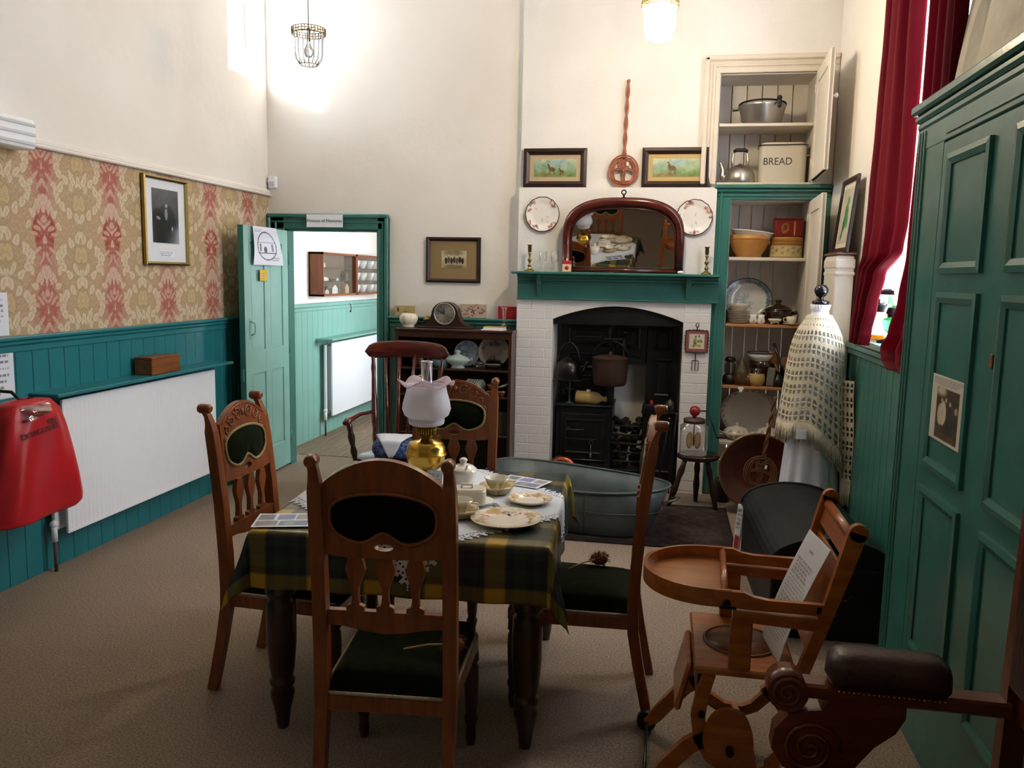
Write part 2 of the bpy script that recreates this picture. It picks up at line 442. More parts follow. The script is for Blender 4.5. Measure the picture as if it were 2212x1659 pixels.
# left wall with a small high window, wallpaper band and boarded dado
y0, y1, z0, z1 = WIN_L
wall_left = struct(slabs('wall_left', [((XL-.3, YN, 0), (XL, YB+.1, z0)), ((XL-.3, YN, z1), (XL, YB+.1, ZC)),
                                       ((XL-.3, YN, z0), (XL, y0, z1)), ((XL-.3, y1, z0), (XL, YB+.1, z1))], M_PLASTER))
def wallpaper(U, V):
    Y = 1.0+U*5.42; Z = DADO+V*(RAIL-DADO)
    P, Q = .545, .75
    a = np.abs(np.mod((Y-3.89)/P+.5, 1)-.5)*P; b = np.mod(Z-1.372, Q)
    aw = a+.006*np.sin(b*47+a*30)+.003*np.sin(b*113); bw = b+.007*np.sin(a*52+b*21)
    c = np.tile(hexa('#b59a7c'), (len(U), 1))
    def mix(m, col, o=1.):
        nonlocal c
        c += (hexa(col)-c)*(np.clip(m, 0, 1)*o)[:, None]
    def el(a0, b0, ra, rb, ang=0., soft=.2):
        best = np.zeros(len(U)); k, n = math.cos(ang), math.sin(ang)
        for s in (-Q, 0, Q):
            x = aw-a0; y = bw-b0-s
            d = np.sqrt(((x*k+y*n)/ra)**2+((-x*n+y*k)/rb)**2)
            best = np.maximum(best, np.clip((1-d)/soft, 0, 1))
        return best
    w = .5+.5*np.sin(2*PI*b/Q*2+.6)
    mix(np.clip((.034+.052*w-aw)/.014, 0, 1), '#9a4a40')                       # red stripe swelling down each column
    mix(np.clip((.10+.05*np.sin(2*PI*b/Q+1)-aw)/.05, 0, 1), '#b07a6c', .6)
    mix(np.clip((aw-.17-.04*np.sin(2*PI*b/Q*2))/.05, 0, 1), '#aa9a78', .55)   # olive ground between columns
    pale, pink, rose_, edge = '#d2c4a8', '#cba896', '#d0b6a4', '#8f6252'
    big = []
    for b0, s in ((.30, 1), (.62, -1), (.05, 1)):                              # large scrolled leaves between the columns
        for k in range(7):
            t_ = k/6; big.append((.255-.15*math.sin(t_*2.6), b0+s*(.11-.20*t_), .030-.012*abs(t_-.4), .034, .9*s*(t_-.2), pale))
        big += [(.25, b0+.02*s, .03, .055, 0, '#c2ae84'), (.225, b0-.07*s, .018, .045, .5*s, pale), (.265, b0-.09*s, .014, .03, 0, pale)]
    leaf = []
    for b0 in (.0, .375):                                                       # flower heads and tendrils on the red stripe
        leaf += [(.0, b0+.20, .022, .062, 0, rose_), (.030, b0+.20, .014, .066, .22, rose_), (.058, b0+.185, .013, .055, .5, rose_), (.082, b0+.15, .022, .022, .3, pale), (.0, b0+.115, .016, .022, 0, pink),
                 (.022, b0+.09, .011, .034, -.6, pink), (.048, b0+.07, .012, .032, -.9, pink), (.074, b0+.045, .013, .028, -1.1, pink), (.0, b0+.02, .014, .024, 0, rose_), (.024, b0+.30, .010, .045, .5, pink), (.05, b0+.33, .011, .04, .8, pink), (.088, b0+.30, .02, .028, .5, pale), (.105, b0+.225, .018, .03, -.5, pale), (.11, b0+.09, .016, .032, .7, pale)]
    for a0, b0, ra, rb, g, col in big+leaf:
        b0 = b0 % Q
        mix(el(a0, b0, ra*1.22, rb*1.16, g), edge, .32); m = el(a0, b0, ra, rb, g); mix(m, col, .9)
        mix(el(a0, b0, ra*.28, rb*.7, g, .5)*m, '#b08c70', .5)
    sc = np.sin(aw*170)*np.sin(bw*140+3*np.sin(a*60)); mix(np.clip(sc-.5, 0, 1)*2, '#d3be98', .55)
    mix(np.clip(np.sin(aw*230+1)*np.sin(bw*210)-.55, 0, 1)*2, '#85523f', .4)
    return c
panel('wallpaper', 5.42, RAIL-DADO, wallpaper, wall_left, (XL+.002, 3.71, DADO), PI/2, res=.0055, m=M_VCW)
boards(wall_left, 74, .1165, 1.22, .014, lambda i: ((XL, -2.14+i*.1165, 0), PI/2), M_GREENL)
b = MB().box((XL, YN, 1.19), (XL+.022, YB, 1.225), .004).box((XL, YN, 1.225), (XL+.034, YB, 1.25), .008).box((XL, YN, 1.25), (XL+.045, YB, 1.272), .006)
struct(b.build('trim_1', M_GREENL))
b = MB().box((XL, YN, RAIL), (XL+.035, YB, RAIL+.018), .006).box((XL, YN, RAIL+.018), (XL+.02, YB, RAIL+.05), .008)
struct(b.build('trim_2', M_PLASTER))
def window(name, y0, y1, z0, z1, x, rz, nx, nz, parent_m):
    """glazed wooden sash in an opening; built in a local frame facing -y"""
    w, h = y1-y0, z1-z0
    o = frame_bars(w, h, .06, .05).build(name, parent_m, None, (x[0], x[1], z0), (0, 0, rz)); struct(o)
    for i in range(1, nx):
        xx = -w/2+w*i/nx; MB().box((xx-.014, -.045, .05), (xx+.014, -.012, h-.05), .004).build('glazing_bar', parent_m, o)
    for j in range(1, nz):
        zz = h*j/nz; MB().box((-w/2+.05, -.042, zz-.016), (w/2-.05, -.014, zz+.016), .004).build('glazing_bar', parent_m, o)
    pw, ph = (w-.1)/nx, (h-.1)/nz
    me = MB().box((-pw/2+.002, -.026, .002), (pw/2-.002, -.022, ph-.002)).mesh('pane')
    for i in range(nx):
        for j in range(nz): put('pane', me, M_GLASS, o, (-w/2+.05+pw*(i+.5), 0, .05+ph*j))
    return o
window('window_2', *WIN_L[:2], *WIN_L[2:], (XL-.2, (y0+y1)/2), PI/2, 2, 3, M_WHITE)

# back wall with the door opening
DX0, DX1, DZ = -3.069, -2.273, 1.965
wall_back = struct(slabs('wall_back', [((XL, YB, 0), (DX0, YB+.1, ZC)), ((DX0, YB, DZ), (DX1, YB+.1, ZC)), ((DX1, YB, 0), (-1.0, YB+.1, ZC))], M_PLASTER))
boards(wall_back, 9, .1165, 1.2, .014, lambda i: ((-2.115+i*.1165, YB, 0), 0), M_GREEN)
b = MB().box((-2.18, YB-.022, 1.195), (-1.117, YB, 1.23), .004).box((-2.18, YB-.04, 1.23), (-1.117, YB, 1.262), .008).box((-2.18, YB-.055, 1.262), (-1.117, YB, 1.283), .006)
struct(b.build('trim_3', M_GREEN))
b = MB()                                                  # door architrave
for (x0, x1, s) in ((XL+.004, DX0, 1), (DX1, -2.180, -1)):
    b.box((x0, YB-.03, 0), (x1, YB, 2.06), .005)
    xa, xb = (x0, x0+.03) if s == 1 else (x1-.03, x1)
    b.box((xa, YB-.055, 0), (xb, YB, 2.06), .007)
    xm = (x0+x1)/2; b.box((xm-.008, YB-.042, 0), (xm+.008, YB, 2.02), .005)
b.box((XL+.004, YB-.03, DZ), (-2.18, YB, 2.06), .005).box((XL+.004, YB-.06, 2.055), (-2.18, YB, 2.085), .008).box((XL+.004, YB-.045, 2.015), (-2.18, YB, 2.03), .006)
b.box((DX0-.002, YB, 0), (DX0+.016, YB+.11, DZ)).box((DX1-.016, YB, 0), (DX1+.002, YB+.11, DZ)).box((DX0, YB, DZ-.016), (DX1, YB+.11, DZ+.002))
struct(b.build('trim_4', M_GREEN))
# open door leaf: local x runs from the hinge to the free edge
HX, HY = -3.062, YB-.03
FX, FY = -3.035, 5.615
dw = math.hypot(FX-HX, FY-HY); da = math.atan2(FY-HY, FX-HX)
door = struct(MB().box((0, -.012, .02), (dw, .012, 1.945)).build('door_1', M_GREENP, None, (HX, HY, .005), (0, 0, da)))
b = MB()
for x0, x1 in ((0, .11), (dw/2-.05, dw/2+.05), (dw-.11, dw)): b.box((x0, -.021, .02), (x1, .021, 1.945), .003)
b.build('stile', M_GREENP, door)
b = MB()
for zz0, zz1 in ((.02, .23), (.84, 1.02), (1.83, 1.945)): b.box((.10, -.0205, zz0), (dw-.10, .0205, zz1), .003)
b.build('rail', M_GREENP, door)
for x0, x1 in ((.11, dw/2-.05), (dw/2+.05, dw-.11)):
    for za, zb in ((.23, .84), (1.02, 1.83)):
        MB().box((x0+.012, -.014, za+.012), (x1-.012, .014, zb-.012), .006).build('panel', M_GREENP, door)
MB().box((dw, -.021, .02), (dw+.004, .021, 1.945)).build('lock_edge', M_GREEN, door, label='darker green free edge')
MB().box((dw+.002, -.012, .80), (dw+.028, .012, .90), .003).build('strike', M_GREEN, door)
b = MB().box((dw-.10, .021, 1.11), (dw-.07, .026, 1.26), .003); b.tube([(dw-.085, .026, 1.24), (dw-.085, .055, 1.23), (dw-.085, .06, 1.19), (dw-.085, .055, 1.15), (dw-.085, .026, 1.14)], .006, 8)
b.build('pull_handle', M_GREENP, door)
b = MB()
for zz in (.25, 1.0, 1.72): b.cyl((-.006, .02, zz-.05), (-.006, .02, zz+.05), .009, 10)
b.build('hinge', M_GREEN, door)

# chimney breast, cupboard wall
def wall_chimney():
    b = MB()
    YU, YL_, D = 6.36, 6.30, 6.95
    b.box((-1.117, YU, 2.285), (.329, D, ZC)).box((.329, YU, 3.09), (.998, D, ZC)).box((.998, YU, 2.285), (XR, D, ZC))
    b.box((1.003, 6.42, 0), (XR, D, 2.285))
    b.box((-1.117, YL_, 0), (-.836, D, 2.285)).box((.146, YL_, 0), (.342, D, 2.285))
    arch = [(-.836, 2.285), (-.836, 1.30)]
    for k in range(1, 24):
        t = k/24; arch.append((-.836+t*.982, 1.30+.108*math.sin(PI*t)**.9))
    arch += [(.146, 1.30), (.146, 2.285)]
    b.prism(arch, YL_, YL_+.14)
    b.box((-.836, YL_+.13, 1.42), (.146, D, 2.285))
    b.box((-.84, 6.78, 0), (.15, D, 1.45))                       # whitened back of the hearth recess
    b.box((.342, 6.92, 0), (1.003, D, 2.285)).box((.329, 6.92, 2.2), (.998, D, 3.12))
    b.box((.342, YU+.06, 2.2), (1.003, D, 2.30))
    o = struct(b.build('wall_chimney', M_BRICKW))
    cache = {}
    def brick(x0, x1, z):
        w = round(x1-x0, 3)
        if w < .03: return
        if w not in cache: cache[w] = MB().box((-w/2+.003, -.0025, .003), (w/2-.003, .004, .072), .002).mesh('brick')
        put('brick', cache[w], M_BRICKW, o, ((x0+x1)/2, YL_, z))
    for i in range(19):
        z = .02+i*.075
        for (a, e) in ((-1.117, -.836), (.146, .342)):
            x = a; off = .223 if i % 2 else .11
            while x < e-.001:
                n = min(e, x+off); brick(x, n, z); x = n; off = .223
    return o
wall_chimney()
# right wall with two tall windows
def wall_right():
    t = XR+.3; bx = []
    ys = [YN, WIN_R[0], WIN_R[1], 6.95]
    for i in range(0, 3, 2): bx.append(((XR, ys[i], 0), (t, ys[i+1], ZC)))
    for w in (WIN_R,): bx += [((XR, w[0], 0), (t, w[1], w[2])), ((XR, w[0], w[3]), (t, w[1], ZC))]
    o = struct(slabs('wall_right', bx, M_PLASTER))
    boards(o, 25, .1165, 1.2, .014, lambda i: ((XR, 3.455+i*.1165, 0), -PI/2), M_GREEN)
    return o
wall_right()
b = MB().box((XR-.03, 3.36, 1.195), (XR, 6.36, 1.23), .005).box((XR-.045, 3.36, 1.23), (XR, 6.36, 1.27), .008).box((XR-.065, 3.36, 1.27), (XR+.06, 5.10, 1.305), .006)
struct(b.build('trim_5', M_GREEN))
for nm, w in (('window_1', WIN_R),):
    window(nm, w[0], w[1], w[2], w[3], (XR+.20, (w[0]+w[1])/2), -PI/2, 2, 4, M_WHITE)
o = box_obj('trim_6', (XR+.055, WIN_R[0], 1.298), (XR+.25, WIN_R[1], 1.306), M_WHITE); struct(o)
# wall behind the photographer
struct(slabs('wall_near', [((XL, YN-.25, 0), (XR, YN, ZC))], M_PLASTER))

# next room seen through the door
wf = struct(slabs('wall_far', [((XF-.2, YB+.1, 0), (XF, YF, 3.4))], mat('far_plaster', '#f0ebe4', .8)))
boards(wf, 33, .122, 1.26, .014, lambda i: ((XF, 6.58+i*.122, 0), PI/2), M_GREENP)
b = MB().box((XF, 6.52, 1.25), (XF+.03, YF, 1.285), .005).box((XF, 6.52, 1.285), (XF+.045, YF, 1.325), .008); struct(b.build('trim_7', M_GREENP))
y0, y1, z0, z1 = WIN_F
struct(slabs('wall_end', [((XF-.2, YF, 0), (-1.0, YF+.2, 3.4))], M_PLASTER))
window('added_window_3', y0, y1, z0, z1, (-1.05, (y0+y1)/2), -PI/2, 3, 3, M_WHITE)  # out of view, put in so that the next room is lit
struct(slabs('wall_side', [((-1.15, 6.52, 0), (-1.0, y0, 3.4)), ((-1.15, y1, 0), (-1.0, YF, 3.4)), ((-1.15, y0, 0), (-1.0, y1, z0)), ((-1.15, y0, z1), (-1.0, y1, 3.4))], M_PLASTER))
struct(slabs('ceiling_far', [((XF-.2, YB+.1, 3.4), (-1.0, YF+.2, 3.5))], M_PLASTER))
ff = struct(slabs('floor_far', [((XF, 6.80, -.06), (-1.0, YF, -.012))], M_BOARD))
me = MB().box((-.073, 0, -.015), (.073, YF-6.93, .002), .002).mesh('floor_board')
for i in range(16): put('floor_board', me, M_BOARD, ff, (XF+.075+i*.15, 6.93, 0))
MB().box((XF, 6.80, -.012), (-1.2, 6.925, .006), .003).build('threshold_board', M_BOARD, ff)

# ================================================================== LEFT SIDE
def radiator(name, label, X, ya, yb, za, zb, plain=False):
    t = thing(name, label, 'radiator', (X+.016, (ya+yb)/2, 0), PI/2)
    w = yb-ya; n = int(w/.0335)
    b = MB(); nn = n*6
    def fr(u, v):
        x = -w/2+u*w; k = .5-.5*math.cos(u*n*2*PI)
        e = min(1, (v)/.04, (1-v)/.04); e = max(0, min(1, e))
        return (x, -.116+(.007*k*e*(0 if plain else 1)), za+.012+v*(zb-za-.024))
    vs = [0, .03, .05, .95, .97, 1]
    V = [[b.bm.verts.new(fr(i/nn, v)) for v in vs] for i in range(nn+1)]
    for i in range(nn):
        for j in range(5): b.bm.faces.new([V[i][j], V[i+1][j], V[i+1][j+1], V[i][j+1]]).smooth = True
    b.box((-w/2, -.113, za), (w/2, -.100, zb), .004)
    b.build('front_panel', M_RAD, t)
    MB().box((-w/2, -.117, za), (w/2, -.1, za+.016), .003).box((-w/2, -.117, zb-.016), (w/2, -.1, zb), .003).box((-w/2-.004, -.117, za), (-w/2+.012, -.1, zb), .003).box((w/2-.012, -.117, za), (w/2+.004, -.1, zb), .003).build('panel_rim', M_RAD, t)
    MB().box((-w/2-.03, -.06, za+.02), (w/2+.02, -.035, zb-.02), .004).build('back_panel', M_RAD, t)
    MB().box((-w/2+.01, -.1, za+.05), (w/2-.01, -.06, zb-.03)).build('convector_fins', mat('fin_grey', '#9aa0a6', .5), t)
    for xb in (-w/2+.07, w/2-.07): MB().box((xb-.02, -.04, za+.1), (xb+.02, 0, zb-.1), .003).build('wall_bracket', M_RAD, t)
    b = MB().cyl((-w/2-.03, -.05, 0), (-w/2-.03, -.05, za-.03), .009, 10); b.build('pipe', mat('painted_pipe', '#5b3a34', .5), t)
    b = MB().cyl((-w/2-.03, -.05, za-.04), (-w/2-.03, -.05, za+.05), .016, 12).ball((-w/2-.03, -.05, za+.055), .022, 2); b.build('valve', M_WHITE, t)
    return t
radiator('radiator', 'long white ribbed panel radiator on the teal boarded wall under the wallpaper', XL, 3.80, 5.30, .205, .93)
radiator('radiator', 'white panel radiator in the next room beyond the open door', XF, 7.69, 9.25, .20, .93, plain=True)
def rad_shelf(X, ya, yb, z, m, label):
    t = thing('radiator_shelf', label, 'shelf', (X, (ya+yb)/2, z), PI/2)
    w = yb-ya
    MB().box((-w/2, -.19, 0), (w/2, 0, .018), .004).build('board', m, t)
    for x in (-w/2+.03, 0, w/2-.03): MB().prism([(-.012, 0), (.012, 0), (.012, -.022), (-.012, -.022)], -.09, 0, mtx=Matrix.Translation((x, 0, 0))).build('bracket', m, t)
    return t
rad_shelf(XL, 3.70, 5.46, .955, M_GREENL, 'teal painted shelf above the ribbed radiator holding a wooden box')
rad_shelf(XF, 7.56, 9.4, .96, M_GREENP, 'pale green shelf above the radiator in the next room')
t = thing('wooden_box', 'small oak box standing on the teal radiator shelf', 'box', (XL+.10, 4.69, .974), PI/2)
MB().box((-.15, -.06, 0), (.15, .06, .095), .003).build('body', mat('box_oak', '#86522a', .4, col2='#6e3f1d', nscale=5, stretch=(1, 6, 6)), t)
MB().box((-.152, -.062, .095), (.152, .062, .108), .003).build('lid', mat('box_oak'), t)

# red extinguisher cover
def cover():
    t = thing('extinguisher_cover', 'red vinyl fire extinguisher cover hanging beside the ribbed radiator', 'cover', (XL+.262, 3.40, 0), PI/2)
    rows = [(.455, .292, .115), (.48, .290, .125), (.60, .262, .125), (.75, .225, .115), (.86, .195, .105), (.94, .165, .095), (.985, .13, .07), (1.0, .05, .02)]
    def fn(u, v):
        k = v*(len(rows)-1); i = min(int(k), len(rows)-2); f = k-i
        z, w, d = [rows[i][q]*(1-f)+rows[i+1][q]*f for q in range(3)]
        a = 2*PI*u; c, s = math.cos(a), math.sin(a)
        cr = .012*math.sin(5*a+v*4)*(1-v*.5)+.008*math.sin(9*a-v*9)
        x = w*math.copysign(abs(c)**.75, c)*(1+cr*1.2); y = d*math.copysign(abs(s)**.8, s)*(1+cr*6)
        return (x+.012*math.sin(v*5), y, z+.03*math.sin(a)*(1-v)*.4+.012*math.cos(a)*(1-v))
    b = MB(); b.grid(48, 28, fn, closed_u=True); b.build('cover', M_RED, t, thick=.003)
    b = MB().cyl((0, .02, .60), (0, .02, .96), .075, 20).cyl((0, .02, .96), (0, .02, 1.0), .02, 12); b.build('cylinder', mat('extinguisher_red', '#7d1016', .3), t)
    def front(x, z):                     # front face of the cover at local x, z
        zs = [r[0] for r in rows]; v = float(np.interp(z, zs, np.linspace(0, 1, len(rows)))); w = float(np.interp(z, zs, [r[1] for r in rows])); d = float(np.interp(z, zs, [r[2] for r in rows]))
        q = max(-.98, min(.98, (x-.012*math.sin(v*5))/w)); c = math.copysign(abs(q)**(1/.75), q); a = 2*PI-math.acos(c)
        cr = .012*math.sin(5*a+v*4)*(1-v*.5)+.008*math.sin(9*a-v*9)
        return -d*abs(math.sin(a))**.8*(1+cr*6)-.004
    b = MB(); b.grid(14, 10, lambda u, v: (-.13+.16*u+.02*v, front(-.13+.16*u+.02*v, .905+v*.075)-.003-.004*math.sin(v*9+u*7), .905+v*.075+.03*u*(1-v))); b.build('clear_window', thin_glass('crinkled_pvc', '#c9b8c4', rough=.12, fac=.6), t)
    for body, x, z in (('FIRE', .03, .893), ('EXTINGUISHER', -.04, .855)):
        o = text('lettering', body, .036, M_INK, t, (0, 0, 0), (0, 0, 0), sx=.86)
        for vv in o.data.vertices:
            lx, lz = vv.co.x, vv.co.y; X = x+lx*math.cos(.14)-lz*math.sin(.14); Z = z+lx*math.sin(.14)+lz*math.cos(.14)
            vv.co = (X, front(X, Z)-.002-vv.co.z, Z)
    b = MB().tube([(-.02, .0, .98), (-.02, .06, 1.03), (-.02, .245, 1.035)], .008, 8); b.build('hook', M_IRON, t)
cover()
# wall heater, papers, sensor
t = thing('wall_unit', 'white louvred electric unit high on the wallpapered wall', 'electric unit', (XL, 3.45, 2.19), PI/2)
MB().box((-.28, -.12, .0), (.28, 0, .15), .02, seg=2).build('casing', M_WHITE, t)
b = MB()
for k in range(3): b.box((-.27, -.126, .02+k*.045), (.27, -.118, .035+k*.045), .002)
b.build('louvre', mat('clear_grey_plastic', '#c9ccd0', .3), t)
def note(U, V): return Pic(U, V, '#dfe4ee').lines(.1, .08, .92, .92, 7, '#5a6070', .35).c
for lab, zz, hh in (('white printed notice on wallpaper beside the wall unit', 1.275, .215), ('white notice pinned to the teal boards beside the red cover', .965, .26)):
    tag(panel('notice', .3, hh, note, None, (XL+(.005 if zz > 1.2 else .018), 3.46, zz), PI/2, res=.006, thick=.001), lab, 'notice')
t = thing('motion_sensor', 'small white motion sensor in the corner above the door frame', 'sensor', (XL+.055, YB, 2.285), 0)
MB().box((-.033, -.05, 0), (.033, 0, .10), .012, seg=2).build('casing', M_WHITE, t)
MB().grid(8, 4, lambda u, v: (.026*math.cos(PI*u), -.046-.012*math.sin(PI*u), .02+v*.04)) if False else None
MB().box((-.022, -.056, .02), (.022, -.048, .055), .008).build('lens', mat('sensor_lens', '#c8ccd2', .2), t)
MB().cyl((-.03, -.02, .06), (-.056, -.02, .06), .008, 8).build('cable_gland', M_WHITE, t)

def portrait(U, V):
    p = Pic(U, V, '#3b3d44', .55).grad('#26272c', '#55575f')
    p.ell(.5, .30, .42, .42, '#1d1f26').ell(.53, .52, .30, .22, '#23252d').ell(.20, .45, .22, .20, '#17181d')
    p.ell(.53, .70, .06, .042, '#8d8f97').ell(.53, .77, .11, .05, '#4c4d54').ell(.52, .54, .06, .12, '#80828c').ell(.22, .46, .09, .03, '#7d7f88', -.4).ell(.74, .26, .035, .07, '#858791').ell(.5, .12, .5, .16, '#15161a', op=.7)
    return p.noise(.018, 6, 3).c
t = framed('framed_portrait', 'gold framed black-and-white portrait hanging on the patterned wallpaper', .48, .56, .022, .025, M_BRASSD, portrait, '#dfe3ea', (.075, .12, .075, .055), (XL+.012, 4.955, 1.645), PI/2, res=.0035)
panel('caption', .17, .04, lambda U, V: Pic(U, V, '#e6eaf2').lines(.06, .1, .95, .9, 4, '#505a88', .4).c, t, (0, -.007, .055), res=.003)

# door papers
def house(U, V):
    p = Pic(U, V, '#dfe4f2', .8)
    d = np.sqrt(((U-.47)/.34)**2+((V-.5)/.36)**2); p.mix((np.abs(d-1) < .05)*1., '#6c6672')
    p.rect(.14, .30, .80, .33, '#5c5560').rect(.14, .58, .80, .595, '#6c6672').rect(.2, .36, .25, .55, '#5c5560').ell(.40, .40, .06, .09, '#4c454e', soft=.05).rect(.62, .36, .7, .55, '#8a8490')
    p.lines(.05, .86, .42, .95, 2, '#555').lines(.6, .12, .95, .24, 2, '#444')
    return p.c
nx_, ny_ = math.cos(da+PI/2), math.sin(da+PI/2)
def on_leaf(s, off): return (HX+math.cos(da)*s - 0*nx_ + .0, HY+math.sin(da)*s, 0)
t = tag(panel('door_poster', .37, .285, house, None, (-3.012, 5.915, 1.665), PI/2, res=.004, m=mat('laminated_paper', rough=.12, attr=True, coat=.6),
          shape=lambda U, V, X, Y, Z: (X+.065*(U)*(1-V)*1.2, Y-.014-.02*np.sin(V*2.5)*(1-V)-.02*U*(1-V), Z)), 'laminated white poster with a house drawing on the pale green door', 'poster')
tag(panel('yellow_notice', .115, .085, lambda U, V: Pic(U, V, '#e0bb3c').lines(.1, .15, .9, .8, 3, '#a8862a', .3).c, None, (-3.008, 5.905, 1.545), PI/2, res=.006, m=mat('laminated_paper'), thick=.001), 'small yellow notice below the poster on the pale green door', 'notice')
t = thing('name_sign', 'white sign reading Museum of Memories above the doorway', 'sign', (-2.703, YB-.068, 1.978), 0)
MB().box((-.152, -.002, 0), (.152, .006, .10)).build('card', M_PAPER, t)
text('lettering', 'Museum of Memories', .034, mat('grey_ink', '#6d6a72', .6), t, (0, -.0035, .05), (PI/2, 0, 0))

# next room display case
def case():
    mw = mat('case_teak', '#8a5236', .4, col2='#78442b', nscale=5, stretch=(6, 6, 1))
    for n, (ya, yb) in enumerate(((7.45, 8.33), (8.34, 9.22))):
        t = thing('display_case', ('teak wall case with glass doors holding paper models, beside the doorway' if n == 0 else 'teak wall case of stacked white china beyond its twin'), 'display case', (XF, (ya+yb)/2, 1.39), PI/2, group=None)
        w = yb-ya; h = .42
        b = MB().box((-w/2, -.14, 0), (w/2, 0, .018)).box((-w/2, -.14, h-.018), (w/2, 0, h)).box((-w/2, -.14, 0), (-w/2+.018, 0, h)).box((w/2-.018, -.14, 0), (w/2, 0, h)); b.build('carcass', mw, t)
        MB().box((-w/2, -.012, 0), (w/2, -.004, h)).build('back', mat('case_back', '#7d6350', .6), t)
        for z in (.14, .27): MB().box((-w/2+.02, -.11, z), (w/2-.02, -.012, z+.006)).build('glass_shelf', mat('smoked_shelf', '#4b4440', .2), t)
        for x0, x1, yy in ((-w/2+.012, .01, -.132), (-.01, w/2-.012, -.124)): MB().box((x0, yy, .018), (x1, yy+.004, h-.018)).build('glass_door', M_GLASS, t)
        b = MB().box((-w/2, -.145, 0), (-w/2+.02, -.138, h)).box((w/2-.02, -.145, 0), (w/2, -.138, h)).box((-w/2, -.145, 0), (w/2, -.138, .02)).box((-w/2, -.145, h-.02), (w/2, -.138, h)); b.build('front_frame', mw, t)
        X = XF+.070
        if n == 0:
            spots = [(ya+.08, .02, .06, .07, '#e6e0d4'), (ya+.2, .02, .09, .05, '#d9d2c6'), (ya+.4, .02, .14, .09, '#efeae2'), (ya+.72, .02, .1, .1, '#c9a36a'), (ya+.16, .148, .16, .04, '#ece6da'), (ya+.47, .148, .08, .03, '#d8d0c0'), (ya+.72, .148, .08, .10, '#5b4534'), (ya+.12, .278, .09, .05, '#e9e2d2')]
            for k, (y, z, w_, h_, c_) in enumerate(spots):
                b = MB(); b.prism([(-w_/2, 0), (w_/2, 0), (w_/2, h_*.6), (0, h_), (-w_/2, h_*.6)], -.03, .03)
                tag(b.build('paper_model', mat('model_'+c_, c_, .7), None, (X, y, 1.39+z), (0, 0, PI/2)), 'gable-fronted paper model inside the teak wall case', 'model', 'paper models in the teak case')
        else:
            for z in (.02, .148, .278):
                for y in (ya+.13, ya+.33, ya+.55, ya+.74):
                    b = MB().lathe([(0, 0), (.035, 0), (.055, .05), (.06, .085), (.056, .085), (.05, .05), (.03, .008), (0, .008)], 14)
                    tag(b.build('china_cup', M_CHINAW, None, (X, y, 1.39+z)), 'white china cup on a shelf of the teak wall case', 'cup', 'white cups in the teak case')
case()
b = MB().tube([(0, 0, 0), (0, -.03, -.01), (0, -.04, -.06), (0, -.03, -.08)], .004, 6).ball((0, -.03, -.085), .012, 1)
tag(b.build('hook', M_IRON, None, (XF+.03, 8.36, 1.30), (0, 0, PI/2)), 'small dark metal hook hanging from the pale green rail', 'hook')

# ================================================================== FIREPLACE WALL
def cdish(prof, fn, seg=48, wob=None, mtx=None, sx=1., sy=1.):
    """lathed vessel with painted decoration: fn(t, ang, r) gives colours, t runs along the profile"""
    n = len(prof); vs = []; tt = []; aa = []; rr = []
    for i, (r, z) in enumerate(prof):
        for k in range(seg):
            a = 2*PI*k/seg; q = 1+(wob(a, r, z) if wob else 0)
            v = Vector((r*q*math.cos(a)*sx, r*q*math.sin(a)*sy, z)); vs.append(mtx @ v if mtx is not None else v)
            tt.append(i/(n-1)); aa.append(a); rr.append(r)
    F = [(i*seg+k, i*seg+(k+1) % seg, (i+1)*seg+(k+1) % seg, (i+1)*seg+k) for i in range(n-1) for k in range(seg)]
    me = bpy.data.meshes.new('dish'); me.from_pydata(vs, [], F); me.polygons.foreach_set('use_smooth', [True]*len(F))
    vcol(me, fn(np.array(tt), np.array(aa), np.array(rr)))
    return me
def plate_prof(R, h=.018, well=.6, n=10):
    top = [(1e-4, .006)]+[(R*well*k/4, .006) for k in range(1, 5)]+[(R*(well+(1-well)*k/n), .006+(h-.006)*(k/n)**.8) for k in range(1, n+1)]
    return top+[(R*.99, h-.004), (R*.7, .004), (R*.55, 0), (1e-4, 0)]
def flowers(base, spots, edge=None, R=1., gold=None):
    """spots: (rel radius, angle, size, colour, petals)"""
    def fn(t, a, r):
        c = np.tile(hexa(base), (len(a), 1)); x = r/R*np.cos(a); y = r/R*np.sin(a)
        for rr_, an, sz, col, pet in spots:
            dx = x-rr_*math.cos(an); dy = y-rr_*math.sin(an); d = np.hypot(dx, dy)
            th = np.arctan2(dy, dx); rad = sz*(1+.25*np.cos(pet*th)) if pet else sz
            m = np.clip((rad-d)/(.35*sz), 0, 1)*(t < .8); c += (hexa(col)-c)*m[:, None]*.9
        if edge: m = ((r/R > .955) & (t < .9)); c[m] = hexa(edge)
        if gold: m = (np.abs(r/R-.66) < .02) & (t < .8); c[m] = c[m]*.5+hexa(gold)*.5
        return c
    return fn
def imari(seed):
    g = np.random.default_rng(seed); s = []
    for c0 in (.9, 2.6, 4.0, 5.5):
        for k in range(9): s.append((g.uniform(.72, .92), c0+g.uniform(-.45, .45), g.uniform(.04, .10), ['#b06a5a', '#c08478', '#5c4a58', '#a8574c', '#c9a090'][k % 5], 5))
    for k in range(7): s.append((g.uniform(.1, .5), g.uniform(0, 6.3), .035, '#b9b2b4', 4))
    return s
